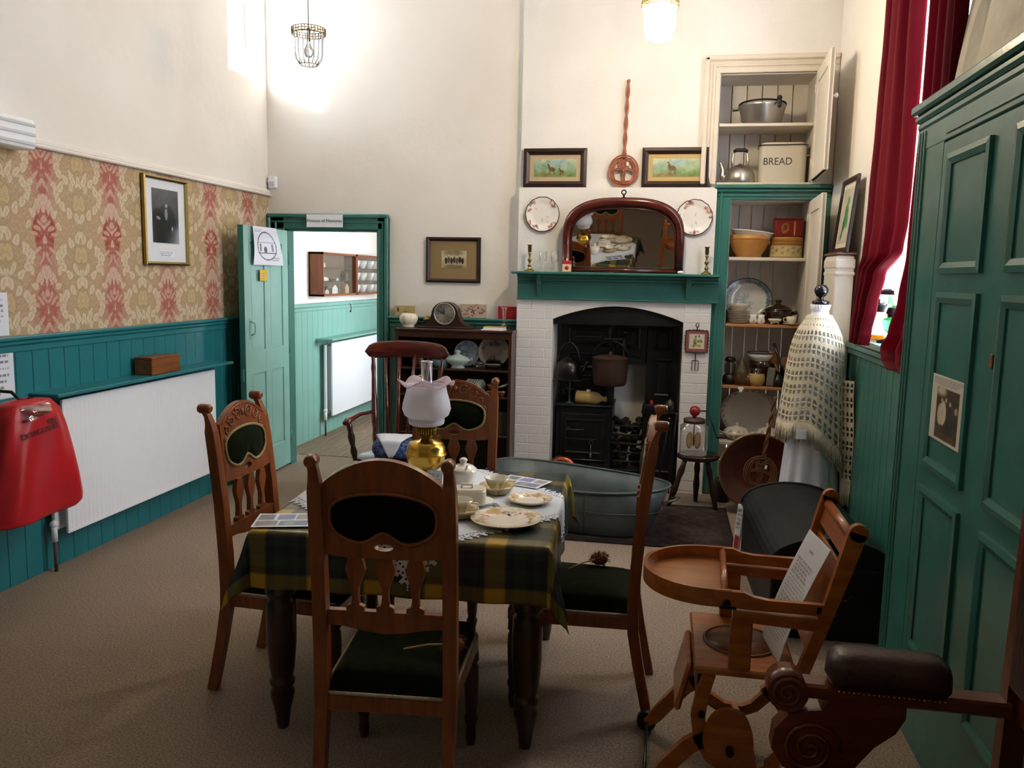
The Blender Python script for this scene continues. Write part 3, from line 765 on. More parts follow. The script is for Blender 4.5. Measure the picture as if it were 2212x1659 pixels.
def rose(seed, k0=7):
    g = np.random.default_rng(int(seed*10)); s = []
    for c0 in np.linspace(0, 2*PI, 5)[:4]+seed:
        for k in range(14): s.append((g.uniform(.70, .95), c0+.12*k, .075, ['#c9bf94', '#d3c39c', '#b3ab80', '#d9cdb0'][k % 4], 6))
        s += [(.80, c0, .21, '#c2915a', 7), (.81, c0, .15, '#bd9c3a', 6), (.82, c0, .06, '#a8862c', 5), (.76, c0+.3, .09, '#c07c50', 5)]
        for k in range(k0): s.append((g.uniform(.64, .74), c0+.55+k*.12, g.uniform(.035, .06), ['#9c2438', '#b84c56', '#8c8a4a'][k % 3], 5))
    return s
# --- mantel
t = thing('mantel_shelf', 'teal painted mantel shelf with a deep frieze across the chimney breast', 'mantel', (-.37, 6.30, 0))
MB().box((-.765, -.17, 1.637), (.757, 0, 1.657), .005).build('shelf', M_GREEN, t)
MB().box((-.74, -.03, 1.447), (.757, 0, 1.64), .004).build('frieze', M_GREEN, t)
MB().box((-.74, -.07, 1.612), (.757, 0, 1.638), .008).box((-.74, -.05, 1.588), (.757, 0, 1.612), .006).box((-.74, -.04, 1.57), (.757, 0, 1.588), .006).box((-.745, -.038, 1.447), (.757, 0, 1.46), .004).build('moulding', M_GREEN, t)
for x in (-.565, .54):
    b = MB().sweep([(-.012, 1.635), (-.09, 1.62), (-.10, 1.60), (-.06, 1.57), (-.045, 1.53), (-.035, 1.48)], [.03, .03, .03, .03, .025, .02], .035, x); b.build('corbel', M_GREEN, t)
# --- overmantel mirror, hung leaning forward
def overmantel():
    t = thing('overmantel_mirror', 'arched mahogany overmantel mirror leaning forward on the teal mantel shelf', 'mirror', (-.322, 6.272, 1.659), rot=(math.radians(10.5), 0, 0))
    def arch(w, h, s, z0=0., n=28):
        pts = [(-w, z0)]
        for k in range(n+1):
            a = PI-PI*k/n; c, q = math.cos(a), math.sin(a)
            pts.append((w*math.copysign(abs(c)**.72, c), s+(h-s)*abs(q)**.78))
        return pts+[(w, z0)]
    out, inn = arch(.443, .552, .27), arch(.383, .478, .24, .035)
    MB().prism(out, -.012, 0, [inn]).build('frame', M_MAHOG, t)
    mid = [((a[0]*.55+b_[0]*.45), -.014, a[1]*.55+b_[1]*.45) for a, b_ in zip(out, inn)]
    MB().tube(mid[:1]+mid+mid[-1:], .031, 10, flat=.8).build('moulding', M_MAHOG, t)
    MB().tube([(-.40, -.012, .018), (.40, -.012, .018)], .02, 10).build('bottom_rail', M_MAHOG, t)
    bd = [(p[0]*.99, -.018, p[1]*.99) for p in inn]; MB().tube(bd+[bd[0]], .006, 6).build('inner_bead', M_DARKW, t)
    MB().prism(arch(.39, .486, .245, .03), -.010, -.006).build('glass', mat('mirror_glass', '#c9c6c0', .015, metal=1.), t)
    b = MB().cyl((0, -.01, .54), (0, -.01, .575), .008, 8).tube([(.016*math.cos(a), -.01, .588+.016*math.sin(a)) for a in np.linspace(0, 2*PI, 14)[:-1]], .005, 6, closed=True); b.build('hanging_ring', M_IRON, t)
overmantel()
# --- plates on the wall
for n, (x, z, lab) in enumerate(((-.932, 2.085, 'scalloped floral plate hung on the white wall clear of the mirror'), (.188, 2.070, 'scalloped floral plate hung on the wall partly behind the mirror frame'))):
    R = .131
    me = cdish(plate_prof(R, .02, .64), flowers('#efece6', imari(3+n), '#4a2a2c', R), 64, lambda a, r, z: .012*math.cos(14*a)*(r/.131)**4)
    o = put('wall_plate', me, M_VCCH, None, (x, 6.296, z), (PI/2, n*.6, 0)); tag(o, lab, 'plate', 'floral plates beside the mirror')
# --- stag prints on the ledge
def stag(seed):
    def fn(U, V):
        p = Pic(U, V, '#8aa37c', 2.6).grad('#6a8a5a', '#b5c2a8')
        p.ell(.15, .55, .25, .25, '#7c9a8a', soft=.6, op=.7).ell(.8, .6, .3, .3, '#a9b48a' if seed else '#9ab0a0', soft=.7, op=.7).ell(.55, .8, .3, .3, '#86a9b4', soft=.8, op=.8)
        p.ell(.5, .02, .7, .22, '#7a8a4e', soft=.5).ell(.3, .1, .3, .12, '#8a7a52', soft=.5)
        for k, (x, s) in enumerate(((.42, 1.), (.66, .7)) if not seed else ((.42, 1.1),)):
            p.ell(x, .40*s+.02, .085*s, .14*s, '#6a5234', -.15).ell(x-.06*s, .56*s, .028*s, .14*s, '#5f4a30', .3).ell(x-.08*s, .70*s, .03*s, .05*s, '#5a452c', -.5)
            for q in (-.06, -.03, .04, .07): p.ell(x+q*s, .22*s, .008, .13*s, '#54412c')
            for q, an in ((-.02, .7), (-.11, -.6), (-.05, .4)): p.ell(x+(q-.03)*s, .84*s, .005, .13*s, '#6a5a40', an)
        return p.noise(.035, 7, seed+5).c
    return fn
M_FUMED = mat('fumed_oak_frame', '#2b120f', .4, col2='#1d0b0a', nscale=20, bump=.1, bscale=30)
framed('stag_print', 'dark framed print of two deer standing on the ledge beside the carpet beater', .478, .288, .046, .022, M_FUMED, stag(0), '#b9a585', (.032, .033, .032, .033), (-.852, 6.335, 2.287), rx=-.04)
framed('stag_print', 'dark framed print of one stag standing on the ledge by the cream cupboard', .497, .288, .046, .022, M_FUMED, stag(1), '#bfa268', (.032, .033, .032, .033), (.043, 6.335, 2.287), rx=-.04)
# --- carpet beaters
def beater(label, loc, rot, m, hl, tagm):
    t = thing('carpet_beater', label, 'carpet beater', loc, rot=rot)
    b = MB()
    for s in (-1, 1):
        b.tube([(s*.008*math.cos(k*.5), s*.008*math.sin(k*.5), .23+hl*k/30) for k in range(31)], .0085, 7)
    b.build('handle', m, t)
    b = MB().tube([(.011*math.cos(k*.9), .011*math.sin(k*.9), .20+k*.0035) for k in range(20)], .006, 6); b.build('binding', m, t)
    b = MB()
    def loop(f, n=36, r=.0058):
        for o in (-.0065, .0065): b.tube([f(2*PI*k/n, o) for k in range(n)], r, 6, closed=True)
    loop(lambda a, o: ((.103+o)*math.cos(a), .006*math.sin(3*a), .118+(.108+o)*math.sin(a)))
    loop(lambda a, o: (.088*math.cos(a)*(1+o*6), .007*math.sin(2*a+1), .085+(.052+o)*math.sin(a)))
    for s in (-1, 1):
        loop(lambda a, o: (s*.035+(.044+o)*math.cos(a), .007*math.sin(2*a+s), .115+(.088+o)*math.sin(a)))
    loop(lambda a, o: ((.03+o)*math.cos(a), .004*math.sin(a), .17+.05*math.sin(a)))
    b.build('woven_head', m, t)
    MB().box((.02, -.014, .155), (.035, -.013, .18)).build('price_tag', M_PAPER, t)
    return t
beater('tall reddish cane carpet beater leaning upright on the ledge between the stag prints', (-.342, 6.325, 2.289), (-.012, .02, 0), M_CANE, .54, 1)
# --- things on the mantel
def candlestick(label, x, y, R):
    t = thing('candlestick', label, 'candlestick', (x, y, 1.658))
    MB().lathe([(0, 0), (.036, 0), (.036, .006), (.03, .012), (.014, .02), (.009, .03)], 8 if R else 20, smooth=not R).build('base', M_BRASSD, t)
    MB().lathe([(.009, .03), (.016, .04), (.009, .052), (.006, .065), (.013, .078), (.016, .085), (.008, .096), (.007, .12), (.014, .13), (.008, .14)], 16).build('stem', M_BRASSD, t)
    MB().lathe([(.008, .14), (.014, .145), (.014, .19), (.02, .194), (.02, .198), (.01, .198), (.009, .15), (0, .15)], 16).build('socket', M_BRASSD, t)
candlestick('brass candlestick with square-edged foot beside the wine glasses', -1.012, 6.22, 1)
candlestick('brass candlestick with round domed foot at the cupboard end of the mantel', .288, 6.22, 0)
for n, (x, lab) in enumerate(((-.908, 'clear stemmed glass beside the brass candlestick on the mantel'), (-.82, 'clear stemmed glass beside the red and cream packet'))):
    b = MB().lathe([(0, 0), (.03, 0), (.03, .004), (.006, .01), (.005, .045), (.012, .055), (.03, .075), (.031, .15), (.029, .15), (.027, .078), (0, .062)], 20)
    tag(b.build('wine_glass', M_GLASS, None, (x, 6.21, 1.658)), lab, 'glass', 'glasses on the mantel')
t = thing('card_packet', 'small red and cream card packet standing before the mirror frame', 'packet', (-.722, 6.16, 1.658), .1)
MB().box((-.033, -.012, 0), (.033, .012, .056), .001).build('lower_half', mat('cream_card', '#d9c3a4', .6), t)
MB().box((-.033, -.012, .056), (.033, .012, .083), .001).build('upper_half', mat('red_card', '#b32a2c', .5), t)
b = MB().lathe([(0, 0), (.015, 0), (.015, .001), (0, .001)], 16, Matrix.Translation((0, -.0125, .03)) @ Matrix.Rotation(PI/2, 4, 'X')); b.build('emblem', mat('red_card'), t)
b = MB().box((-.05, -.012, 0), (.02, .012, .004), .001).box((-.01, -.01, .004), (.05, .008, .008), .001); tag(b.build('leather_strips', mat('old_leather', '#4a2a22', .6), None, (-.40, 6.17, 1.658), (0, 0, .2)), 'flat dark leather scraps lying in front of the mirror', 'leather')
b = MB().ball((0, 0, .011), .024, 2, (1, .6, .5)); tag(b.build('sea_shell', M_CHINAW, None, (.105, 6.15, 1.658)), 'small white sea shell at the mirror corner', 'shell')

# --- cooking range
def cooking_range():
    t = thing('cooking_range', 'black cast-iron cooking range built into the whitewashed hearth', 'range', (-.345, 6.45, 0))
    hood = [(-.486, 1.262), (.486, 1.268)]
    for k in range(25):
        q = k/24; hood.append((.486-.972*q, 1.296+.108*math.sin(PI*q)**.9))
    MB().prism(hood, -.115, -.10).build('hood_plate', M_IRON, t)
    def panel_door(x0, x1, z0, z1, y=.12, inner=True):
        MB().box((x0, y, z0), (x1, y+.015, z1), .003).build('back_plate', M_IRON, t)
    panel_door(-.455, -.02, .63, 1.27); panel_door(-.02, .225, .945, 1.27, .135); panel_door(.225, .47, .60, 1.27)
    for x0, x1, z0, z1, y in ((-.40, -.06, 1.08, 1.235, .12), (.03, .17, 1.07, 1.235, .135), (.28, .42, 1.06, 1.235, .12), (-.40, -.06, .90, 1.03, .12), (.28, .42, .70, 1.0, .12), (-.38, -.08, .70, .85, .12)):
        frame_bars(x1-x0, z1-z0, .022, .016).build('panel_moulding', M_IRON, t, ((x0+x1)/2, y, z0))
        MB().box((x0+.03, y-.008, z0+.03), (x1-.03, y, z1-.03), .006).build('panel', M_IRON, t)
    MB().box((-.34, .10, 1.15), (-.13, .116, 1.162), .003).build('damper_handle', M_IRONP, t)
    MB().ball((.055, .10, 1.20), .018, 2).build('knob', M_IRONP, t)
    MB().prism([(-.02, .945), (.225, .945), (.20, .995), (.06, 1.01), (-.02, 1.0)], .09, .135).build('flue_lip', M_IRON, t)
    # oven side
    MB().box((-.458, -.03, 0), (-.02, .33, .615), .006).build('oven_box', M_IRON, t)
    MB().box((-.465, -.05, .615), (-.012, .33, .635), .004).build('hob_plate', M_IRON, t)
    MB().cyl((-.462, -.052, .622), (-.016, -.052, .625), .005, 8).build('hob_edge', M_IRONP, t)
    d = MB().box((-.42, -.048, .20), (-.06, -.03, .56), .005).build('oven_door', M_IRON, t)
    frame_bars(.30, .28, .02, .014).build('door_moulding', M_IRON, d, (-.24, -.048, .24))
    b = MB().cyl((-.36, -.05, .44), (-.36, -.085, .44), .014, 12).tube([(-.36, -.085, .44), (-.30, -.088, .435), (-.24, -.085, .44)], .006, 8).ball((-.24, -.085, .44), .011, 1); b.build('door_latch', M_IRONP, d)
    MB().tube([(-.38, -.05, .365), (-.38, -.07, .36), (-.14, -.07, .36), (-.14, -.05, .365)], .006, 8).build('towel_bar', M_IRON, t)
    d = MB().box((-.42, -.045, .03), (-.06, -.03, .175), .005).build('ash_drawer', M_IRON, t)
    MB().cyl((-.44, -.052, .19), (-.06, -.052, .195), .006, 8).build('drawer_rail', M_IRONP, t)
    # right-hand block
    MB().box((.215, -.03, 0), (.475, .33, .585), .006).build('boiler_box', M_IRON, t)
    MB().box((.205, -.055, .585), (.48, .33, .605), .004).build('hob_plate', M_IRON, t)
    frame_bars(.2, .4, .02, .014).build('panel_moulding', M_IRON, t, (.345, -.03, .12))
    MB().box((.215, -.06, .605), (.43, .05, .655), .006).build('warming_box', M_IRON, t)
    # grate
    for k in range(6):
        z = .13+k*.07; MB().tube([(-.02, -.02, z), (-.005, -.055, z), (.20, -.055, z), (.215, -.02, z)], .008, 8).build('grate_bar', M_IRON, t)
    MB().box((-.02, -.02, 0), (.215, .02, .10), .004).build('ash_pan', M_IRON, t)
    MB().box((-.02, .03, .10), (.215, .20, .115)).build('grate_floor', M_IRON, t)
    g = np.random.default_rng(4); b = MB()
    for k in range(70):
        b.ball((g.uniform(-.005, .20), g.uniform(-.03, .16), .13+.40*g.random()*(.95)), g.uniform(.022, .042), 1, (1, .8, .75))
    stuff(b.build('coals', M_COAL, t, label='heaped dull coals'))
    # crane
    b = MB().tube([(.055, .10, 1.14), (.06, -.02, 1.15), (.02, -.07, 1.155), (-.10, -.09, 1.15)], .009, 8).tube([(.055, .11, .95), (.055, .10, 1.22)], .012, 8).tube([(.05, -.05, 1.15), (.055, -.06, 1.0), (.05, -.05, .93)], .01, 8); b.build('crane', M_IRON, t)
cooking_range()
# pot hanging from the crane
t = thing('cooking_pot', 'rusty brown round cooking pot hanging over the range', 'pot', (-.39, 6.375, .80))
M_RUST = mat('rusty_iron', '#3a2a22', .6, metal=.3, col2='#4a342a', nscale=10, bump=.2, bscale=30)
MB().lathe([(0, 0), (.115, .0), (.128, .02), (.139, .16), (.141, .205), (.146, .21), (.141, .214), (.135, .205), (.122, .03), (0, .015)], 32).build('body', M_RUST, t)
MB().lathe([(.136, .212), (.10, .225), (.03, .232), (.012, .24), (.014, .255), (0, .258)], 28).build('lid', M_RUST, t)
MB().tube([(.142*math.cos(a), 0, .19+.15*math.sin(a)) for a in np.linspace(.15, PI-.15, 18)], .006, 8).build('bail_handle', M_IRON, t)
# kettle on trivet
t = thing('trivet', 'tall iron trivet with green stem on the range hob', 'trivet', (-.705, 6.43, .636))
M_VERD = mat('green_painted_iron', '#33473a', .5, metal=.4)
b = MB().tube([(.09*math.cos(a), .06*math.sin(a), .185) for a in np.linspace(0, 2*PI, 24)[:-1]], .006, 6, closed=True); b.build('ring', M_VERD, t)
MB().lathe([(0, 0), (.035, 0), (.035, .006), (.008, .015), (.007, .1), (.012, .11), (.007, .12), (.008, .18), (.0, .185)], 12).build('stem', M_VERD, t)
b = MB()
for k in range(3): a = k*2.09; b.tube([(0, 0, .18), (.09*math.cos(a), .06*math.sin(a), .184)], .005, 6)
for s in (-1, 1): b.tube([(0, 0, .10), (s*.03, 0, .12), (s*.05, 0, .10), (s*.045, 0, .07)], .005, 6)
b.build('spoke', M_VERD, t)
t = thing('iron_kettle', 'black enamel kettle with hoop handle standing on the iron trivet', 'kettle', (-.715, 6.415, .828))
M_KET = mat('black_enamel', '#0d0b0b', .32, coat=.2)
MB().lathe([(0, 0), (.085, 0), (.105, .015), (.10, .08), (.088, .125), (.06, .15), (.045, .155), (.04, .165), (0, .172)], 28).build('body', M_KET, t)
MB().lathe([(.046, .155), (.035, .168), (.008, .175), (.008, .185), (.014, .19), (0, .198)], 20).build('lid', M_KET, t)
MB().tube([(.085*math.cos(a), 0, .12+.165*math.sin(a)) for a in np.linspace(.1, PI-.1, 20)], .008, 8).build('handle', M_KET, t)
MB().tube([(.08, 0, .04), (.12, 0, .07), (.135, 0, .12), (.15, 0, .145)], [.025, .018, .013, .012], 10).build('spout', M_KET, t)
# stoneware bottle
t = thing('hot_water_bottle', 'pale stoneware hot-water bottle lying on the range hob', 'bottle', (-.66, 6.455, .686), rot=(0, PI/2+.05, .02))
MB().lathe([(0, 0), (.042, 0), (.05, .01), (.051, .15), (.045, .18), (.025, .205), (.018, .212), (.02, .222), (.024, .235), (.02, .247), (0, .25)], 24).build('body', M_STONE, t)
MB().lathe([(.019, 0), (.019, .016), (0, .018)], 14, Matrix.Translation((-.049, 0, .10)) @ Matrix.Rotation(-PI/2, 4, 'Y')).build('stopper', M_CHINA, t)
# small things on the right hob
b = MB().lathe([(0, 0), (.03, 0), (.036, .02), (.03, .07), (.012, .09), (0, .10)], 14); tag(b.build('flat_iron', mat('grey_iron', '#5a5550', .5, metal=.5), None, (.075, 6.43, .606)), 'grey domed iron standing on the side hob of the range', 'iron')
b = MB().box((-.012, -.008, 0), (.012, .008, .03), .003); tag(b.build('match_box', mat('bright_red', '#c0242a', .4), None, (-.065, 6.42, .656)), 'tiny red matchbox on the warming box of the range', 'box')
# fire irons
def fire_iron(name, lab, pts, head):
    t = thing(name, lab, 'fire iron', (0, 0, 0))
    MB().tube(pts, .006, 8).build('shaft', M_IRON, t)
    MB().ball(pts[-1], .014, 2).build('knob', M_IRONP, t)
    if head: MB().lathe([(0, 0), (.03, .02), (.034, .10), (.03, .11), (.025, .03), (0, .01)], 10, Matrix.Translation(pts[0]), sy=.3).build('pan', M_IRON, t)
fire_iron('poker', 'long iron poker leaning on the oven side of the range', [(-.815, 6.33, .004), (-.815, 6.355, .45), (-.820, 6.375, .82)], False)
fire_iron('hearth_shovel', 'iron hearth shovel leaning on the boiler side of the range', [(.0, 6.25, .006), (.04, 6.30, .30), (.075, 6.35, .56)], True)
fire_iron('fire_tongs', 'dark fire tongs leaning by the hearth pier behind the stool', [(.09, 6.25, .004), (.11, 6.30, .35), (.128, 6.345, .60)], False)
t = thing('toasting_wire', 'thin wire toasting fork hooked on the towel bar of the range', 'fork', (-.52, 6.37, .06))
b = MB().tube([(0, 0, 0), (0, 0, .26)], .003, 6).tube([(.014*math.cos(a), 0, .277+.017*math.sin(a)) for a in np.linspace(0, 2*PI, 14)[:-1]], .003, 6, closed=True); b.build('shaft', M_IRONP, t)
MB().box((-.008, -.004, .16), (.008, .004, .19), .003).build('collar', M_ALU, t)
# warming pan
t = thing('warming_pan', 'round copper warming pan leaning beside the range behind the tin bath', 'warming pan', (-.725, 6.24, .002), rot=(-.22, 0, 0))
MB().lathe([(0, -.02), (.09, -.018), (.118, 0), (.122, .02), (.10, .035), (.05, .044), (0, .047)], 36, Matrix.Translation((0, 0, .125)) @ Matrix.Rotation(PI/2, 4, 'X')).build('pan', M_COPPER, t)
for r in (.085, .055): MB().tube([(r*math.cos(a), -.04-.004*(r < .06), .125+r*math.sin(a)) for a in np.linspace(0, 2*PI, 32)[:-1]], .003, 6, closed=True).build('raised_ring', M_COPPER, t)
# pot holder and toasting fork on the pier
def holder():
    t = thing('wall_trivet', 'square floral tile trivet with wavy rim hung with a fork on the brick pier', 'trivet', (.248, 6.285, 1.165))
    def art(U, V):
        p = Pic(U, V, '#cfcbb8')
        m = (np.maximum(np.abs(U-.5), np.abs(V-.5)) > .36)*1.; p.mix(m, '#8f565a')
        g = np.random.default_rng(2)
        for k in range(14): p.ell(g.uniform(.28, .72), g.uniform(.25, .6), .07, .07, ['#8c8a3a', '#b09a30', '#5a5a70', '#7a8450'][k % 4])
        p.ell(.45, .72, .05, .06, '#5a6a40').ell(.6, .75, .05, .05, '#5a6a40').rect(.49, .2, .51, .85, '#cfc9b4')
        return p.c
    panel('tile', .155, .155, art, t, (0, -.012, -.0775), res=.004, m=M_VCCH)
    MB().box((-.08, -.011, -.08), (.08, -.004, .08), .01, seg=2).build('backing', M_IRON, t)
    n = 72; pts = []
    for k in range(n):
        a = 2*PI*k/n; c, s = math.cos(a), math.sin(a); q = .083/max(abs(c), abs(s))**.85; q *= 1+.035*math.sin(k*2*PI/3.0)
        pts.append((q*c, -.010, q*s))
    MB().tube(pts, .005, 6, closed=True).build('wavy_rim', mat('rim_iron', '#4a3a38', .4, metal=.6), t)
    b = MB().tube([(0, -.012, .08), (0, -.012, .10), (-.012, -.012, .12), (0, -.012, .14), (.012, -.012, .12), (0, -.012, .10)], .004, 6); b.build('hanging_loop', M_IRON, t)
    t2 = thing('toasting_fork', 'small three-pronged toasting fork hanging below the floral tile trivet', 'fork', (.243, 6.285, .945))
    b = MB().tube([(0, -.006, .075), (0, -.006, .14)], .004, 6); b.build('shaft', M_IRON, t2)
    b = MB().tube([(-.024, -.006, .075), (.024, -.006, .075)], .003, 6)
    for x in (-.024, 0, .024): b.tube([(x, -.006, 0), (x, -.006, .075)], .003, 6)
    b.build('prongs', M_IRON, t2)
holder()

# ================================================================== BACK WALL BETWEEN DOOR AND CHIMNEY
def group_photo(U, V):
    p = Pic(U, V, '#b5a78a', 1.3).grad('#a89878', '#c6bb9e')
    p.ell(.5, .9, .5, .25, '#8d8064', soft=.5)
    for k in range(7): p.ell(.18+k*.11, .42+.05*(k % 2), .055, .20, ['#3c352b', '#5a5142', '#2f2a24'][k % 3]).ell(.18+k*.11, .66+.05*(k % 2), .025, .05, '#d5c9ae')
    p.ell(.5, .08, .5, .14, '#7a6e56', soft=.4)
    return p.noise(.03, 6, 9).c
framed('sepia_photograph', 'sepia group photograph in a dark frame on the white wall above the clock', .442, .355, .03, .022, M_FUMED, group_photo, '#8d7550', (.095, .085, .085, .075), (-1.652, YB-.004, 1.558), res=.003)
def tin(name, label, w, h, d, col, art, loc, cat='box', rz=0.):
    t = thing(name, label, cat, loc, rz)
    MB().box((-w/2, -d/2, 0), (w/2, d/2, h), .003).build('body', mat('tin_'+col, col, .5), t)
    panel('label_print', w-.006, h-.006, art, t, (0, -d/2-.001, .003), res=.0035)
    return t
ZD = 1.284
def a1(U, V): return Pic(U, V, '#b5a173', 1.9).ell(.15, .6, .05, .28, '#4a3a26').lines(.38, .35, .75, .6, 1, '#6a5a38', .6).noise(.02).c
def a2(U, V):
    p = Pic(U, V, '#b9ad97', 1.7); g = np.random.default_rng(8)
    for k in range(46): p.ell(.5+g.normal()*.22, .5+g.normal()*.2, .05, .06, ['#a04a48', '#b5706a', '#6c6a50', '#8f3a3c', '#c9a8a0'][k % 5])
    return p.c
def a3(U, V): return Pic(U, V, '#a3202c', 1.5).lines(.5, .3, .9, .7, 3, '#c98a50', .5, .5).c
tin('cardboard_box', 'flat buff card box leaning on the dado rail by the door frame', .158, .085, .03, '#b5a173', a1, (-2.045, YB-.022, ZD))
tin('floral_tin', 'cream tin printed with red flowers on the dado rail beside the clock', .198, .112, .03, '#b9ad97', a2, (-1.477, YB-.022, ZD), 'tin')
tin('red_box', 'red box on the dado rail beside the chimney breast', .155, .098, .03, '#a3202c', a3, (-1.203, YB-.022, ZD))
# bookcase
BX, BY = -1.575, 6.40
def bookcase():
    t = thing('bookcase', 'dark oak open bookcase full of crockery below the clock', 'bookcase', (BX, BY, 0))
    m = M_OAKD; D = .29
    MB().box((-.465, -D-.012, 1.188), (.465, 0, 1.208), .004).build('top', m, t)
    for s in (-1, 1): MB().box((s*.445-.012, -D, 0), (s*.445+.012, 0, 1.188), .002).build('side', m, t)
    for z in (.06, .40, .70, .905): MB().box((-.433, -D+.01, z-.014), (.433, -.01, z), .002).build('shelf', m, t)
    MB().box((-.433, -.012, .05), (.433, -.002, 1.188)).build('back', mat('bookcase_back', '#1c1009', .6), t)
    MB().box((-.433, -D+.004, 0), (.433, -D+.02, .05)).build('plinth', m, t)
    MB().box((-.433, -D, 1.14), (.433, -D+.014, 1.188), .003).build('rail', m, t)
bookcase()
ZT = 1.209
# clock
def clock():
    t = thing('mantel_clock', 'dark oak napoleon-hat clock with a silver dial on the bookcase', 'clock', (-1.66, 6.24, ZT))
    out = [(-.215, 0), (.215, 0), (.215, .02), (.16, .03)]
    prof = [(.15, .035), (.125, .055), (.113, .09)]
    for k in range(17):
        a = .0+PI*k/16; prof.append((.105*math.cos(a), .105+.098*math.sin(a)))
    prof += [(-.113, .09), (-.125, .055), (-.15, .035)]
    out += prof+[(-.16, .03), (-.215, .02)]
    MB().prism(out, -.055, .055).build('case', mat('clock_oak', '#2e1d17', .35, col2='#3a251c', nscale=5, stretch=(1, 6, 6)), t)
    MB().box((-.22, -.065, 0), (.22, .06, .012), .003).build('plinth', mat('clock_oak'), t)
    R = .078
    def dial(tt, a, r):
        c = np.tile(hexa('#c9c6b8'), (len(a), 1)); c *= (.86+.14*np.cos(2*(a-.7)))[:, None]
        m = (r > R*.68) & (r < R*.88) & (np.abs(np.mod(a*12/(2*PI)+.5, 1)-.5) < .09); c[m] = hexa('#4a463c'); return c
    me = cdish([(1e-4, 0)]+[(R*k/24, .001) for k in range(1, 25)], dial, 96)
    put('dial', me, mat('silvered_dial', rough=.28, metal=.75, attr=True), t, (0, -.058, .112), (PI/2, 0, 0))
    MB().tube([(.081*math.cos(a), -.06, .112+.081*math.sin(a)) for a in np.linspace(0, 2*PI, 40)[:-1]], .005, 8, closed=True).build('bezel', M_ALU, t)
    b = MB().tube([(0, -.063, .112), (-.004, -.063, .155)], [.005, .002], 6); b.build('hour_hand', M_INK, t)
    b = MB().tube([(0, -.065, .112), (-.055, -.065, .142)], [.005, .0015], 6); b.build('minute_hand', M_INK, t)
clock()
me = cdish([(1e-4, 0), (.045, 0), (.048, .006), (.042, .014), (.06, .03), (.073, .06), (.07, .085), (.055, .105), (.052, .106), (.06, .085), (.06, .05), (1e-4, .02)], flowers('#e6dfcb', [(.8, 3.9, .22, '#b9b3a2', 5), (.85, 4.4, .18, '#c3b6a0', 5), (.9, 5.2, .12, '#b09a8a', 4)], None, .073), 32)
tag(put('rose_bowl', me, M_VCCH, None, (-1.955, 6.21, ZT)), 'round cream china bowl at the door end of the bookcase top', 'bowl')
t = thing('brass_bell', 'small dark pot with brass lid behind the clock on the bookcase', 'pot', (-1.83, 6.30, ZT))
MB().lathe([(0, 0), (.035, 0), (.04, .03), (.034, .055)], 20).build('body', M_IRON, t); MB().lathe([(.034, .055), (.034, .065), (.02, .078), (.01, .085), (0, .088)], 20).build('lid', M_BRASSD, t)
b = MB().box((-.085, -.06, 0), (.085, .06, .004)).box((-.075, -.052, .004), (.08, .058, .008)); tag(b.build('papers', M_PAPER, None, (-1.27, 6.18, ZT), (0, 0, -.12)), 'thin white papers under the yellow book on the bookcase', 'papers')
t = thing('yellow_book', 'thin yellow book lying on papers at the chimney end of the bookcase', 'book', (-1.265, 6.19, ZT+.0085), -.08)
MB().box((-.075, -.05, .002), (.075, .05, .014)).build('pages', M_PAPER, t); MB().box((-.078, -.052, 0), (.078, .052, .002)).box((-.078, -.052, .014), (.078, .052, .017)).build('cover', mat('ochre_cover', '#a8881c', .5), t)
b = MB().lathe([(0, 0), (.026, 0), (.024, .006), (.008, .014), (.009, .03), (.015, .05), (.016, .09), (.02, .13), (.03, .148), (.028, .148), (.017, .128), (.012, .05), (0, .035)], 20)
tag(b.build('bud_vase', M_GLASS, None, (-1.203, 6.24, ZT+.0262)), 'slim clear glass bud vase standing on the yellow book', 'vase')
# crockery in the bookcase
S1, S2 = .9055, .7005
def leaning_plate(R, fn, loc, lab, rx=-.18, m=M_VCCH, cat='plate', grp=None, rz=0.):
    me = cdish(plate_prof(R, .018, .6), fn, 48)
    o = put('plate', me, m, None, (loc[0], loc[1], loc[2]+R*math.cos(rx)), (PI/2+rx, 0, rz)); return tag(o, lab, cat, grp)
def willow(U): pass
g_ = np.random.default_rng(5)
leaning_plate(.102, flowers('#9fb0ba', [(g_.uniform(0, .9), g_.uniform(0, 6.3), g_.uniform(.08, .2), ['#71899c', '#8095a5', '#c2ccd0', '#64798c'][k % 4], 5) for k in range(40)], '#c9d2d4', .102), (-1.517, 6.352, S1), 'blue and white landscape plate propped in the bookcase behind the tureen')
leaning_plate(.125, flowers('#c9bdb4', [(.45, 1.5, .34, '#7a2a34', 4), (.2, 1.4, .26, '#d4ccc2', 7), (.75, .3, .28, '#cfc3b8', 0), (.75, 2.9, .28, '#cfc3b8', 0), (.75, 1.6, .18, '#9fb4b8', 0), (.75, .3, .08, '#8a5a5a', 5), (.75, 2.9, .08, '#8a5a5a', 5), (.6, 4.6, .3, '#7a4238', 5)], None, .125), (-1.30, 6.35, S1), 'large red and white panelled plate propped in the bookcase behind the glass dishes')
t = thing('tureen', 'pale blue oval sauce tureen on the upper bookcase shelf', 'tureen', (-1.55, 6.18, S1))
MB().lathe([(0, 0), (.05, 0), (.05, .012), (.04, .02), (.075, .045), (.09, .07), (.088, .072), (.07, .045), (0, .025)], 28, sx=1.1, sy=.8).build('body', mat('celadon_china', '#a7b8b4', .18, coat=.4), t)
MB().lathe([(.086, .072), (.07, .088), (.04, .10), (.015, .108), (.012, .115), (.022, .128), (.012, .14), (0, .143)], 28, sx=1.1, sy=.8).build('lid', mat('celadon_china'), t)
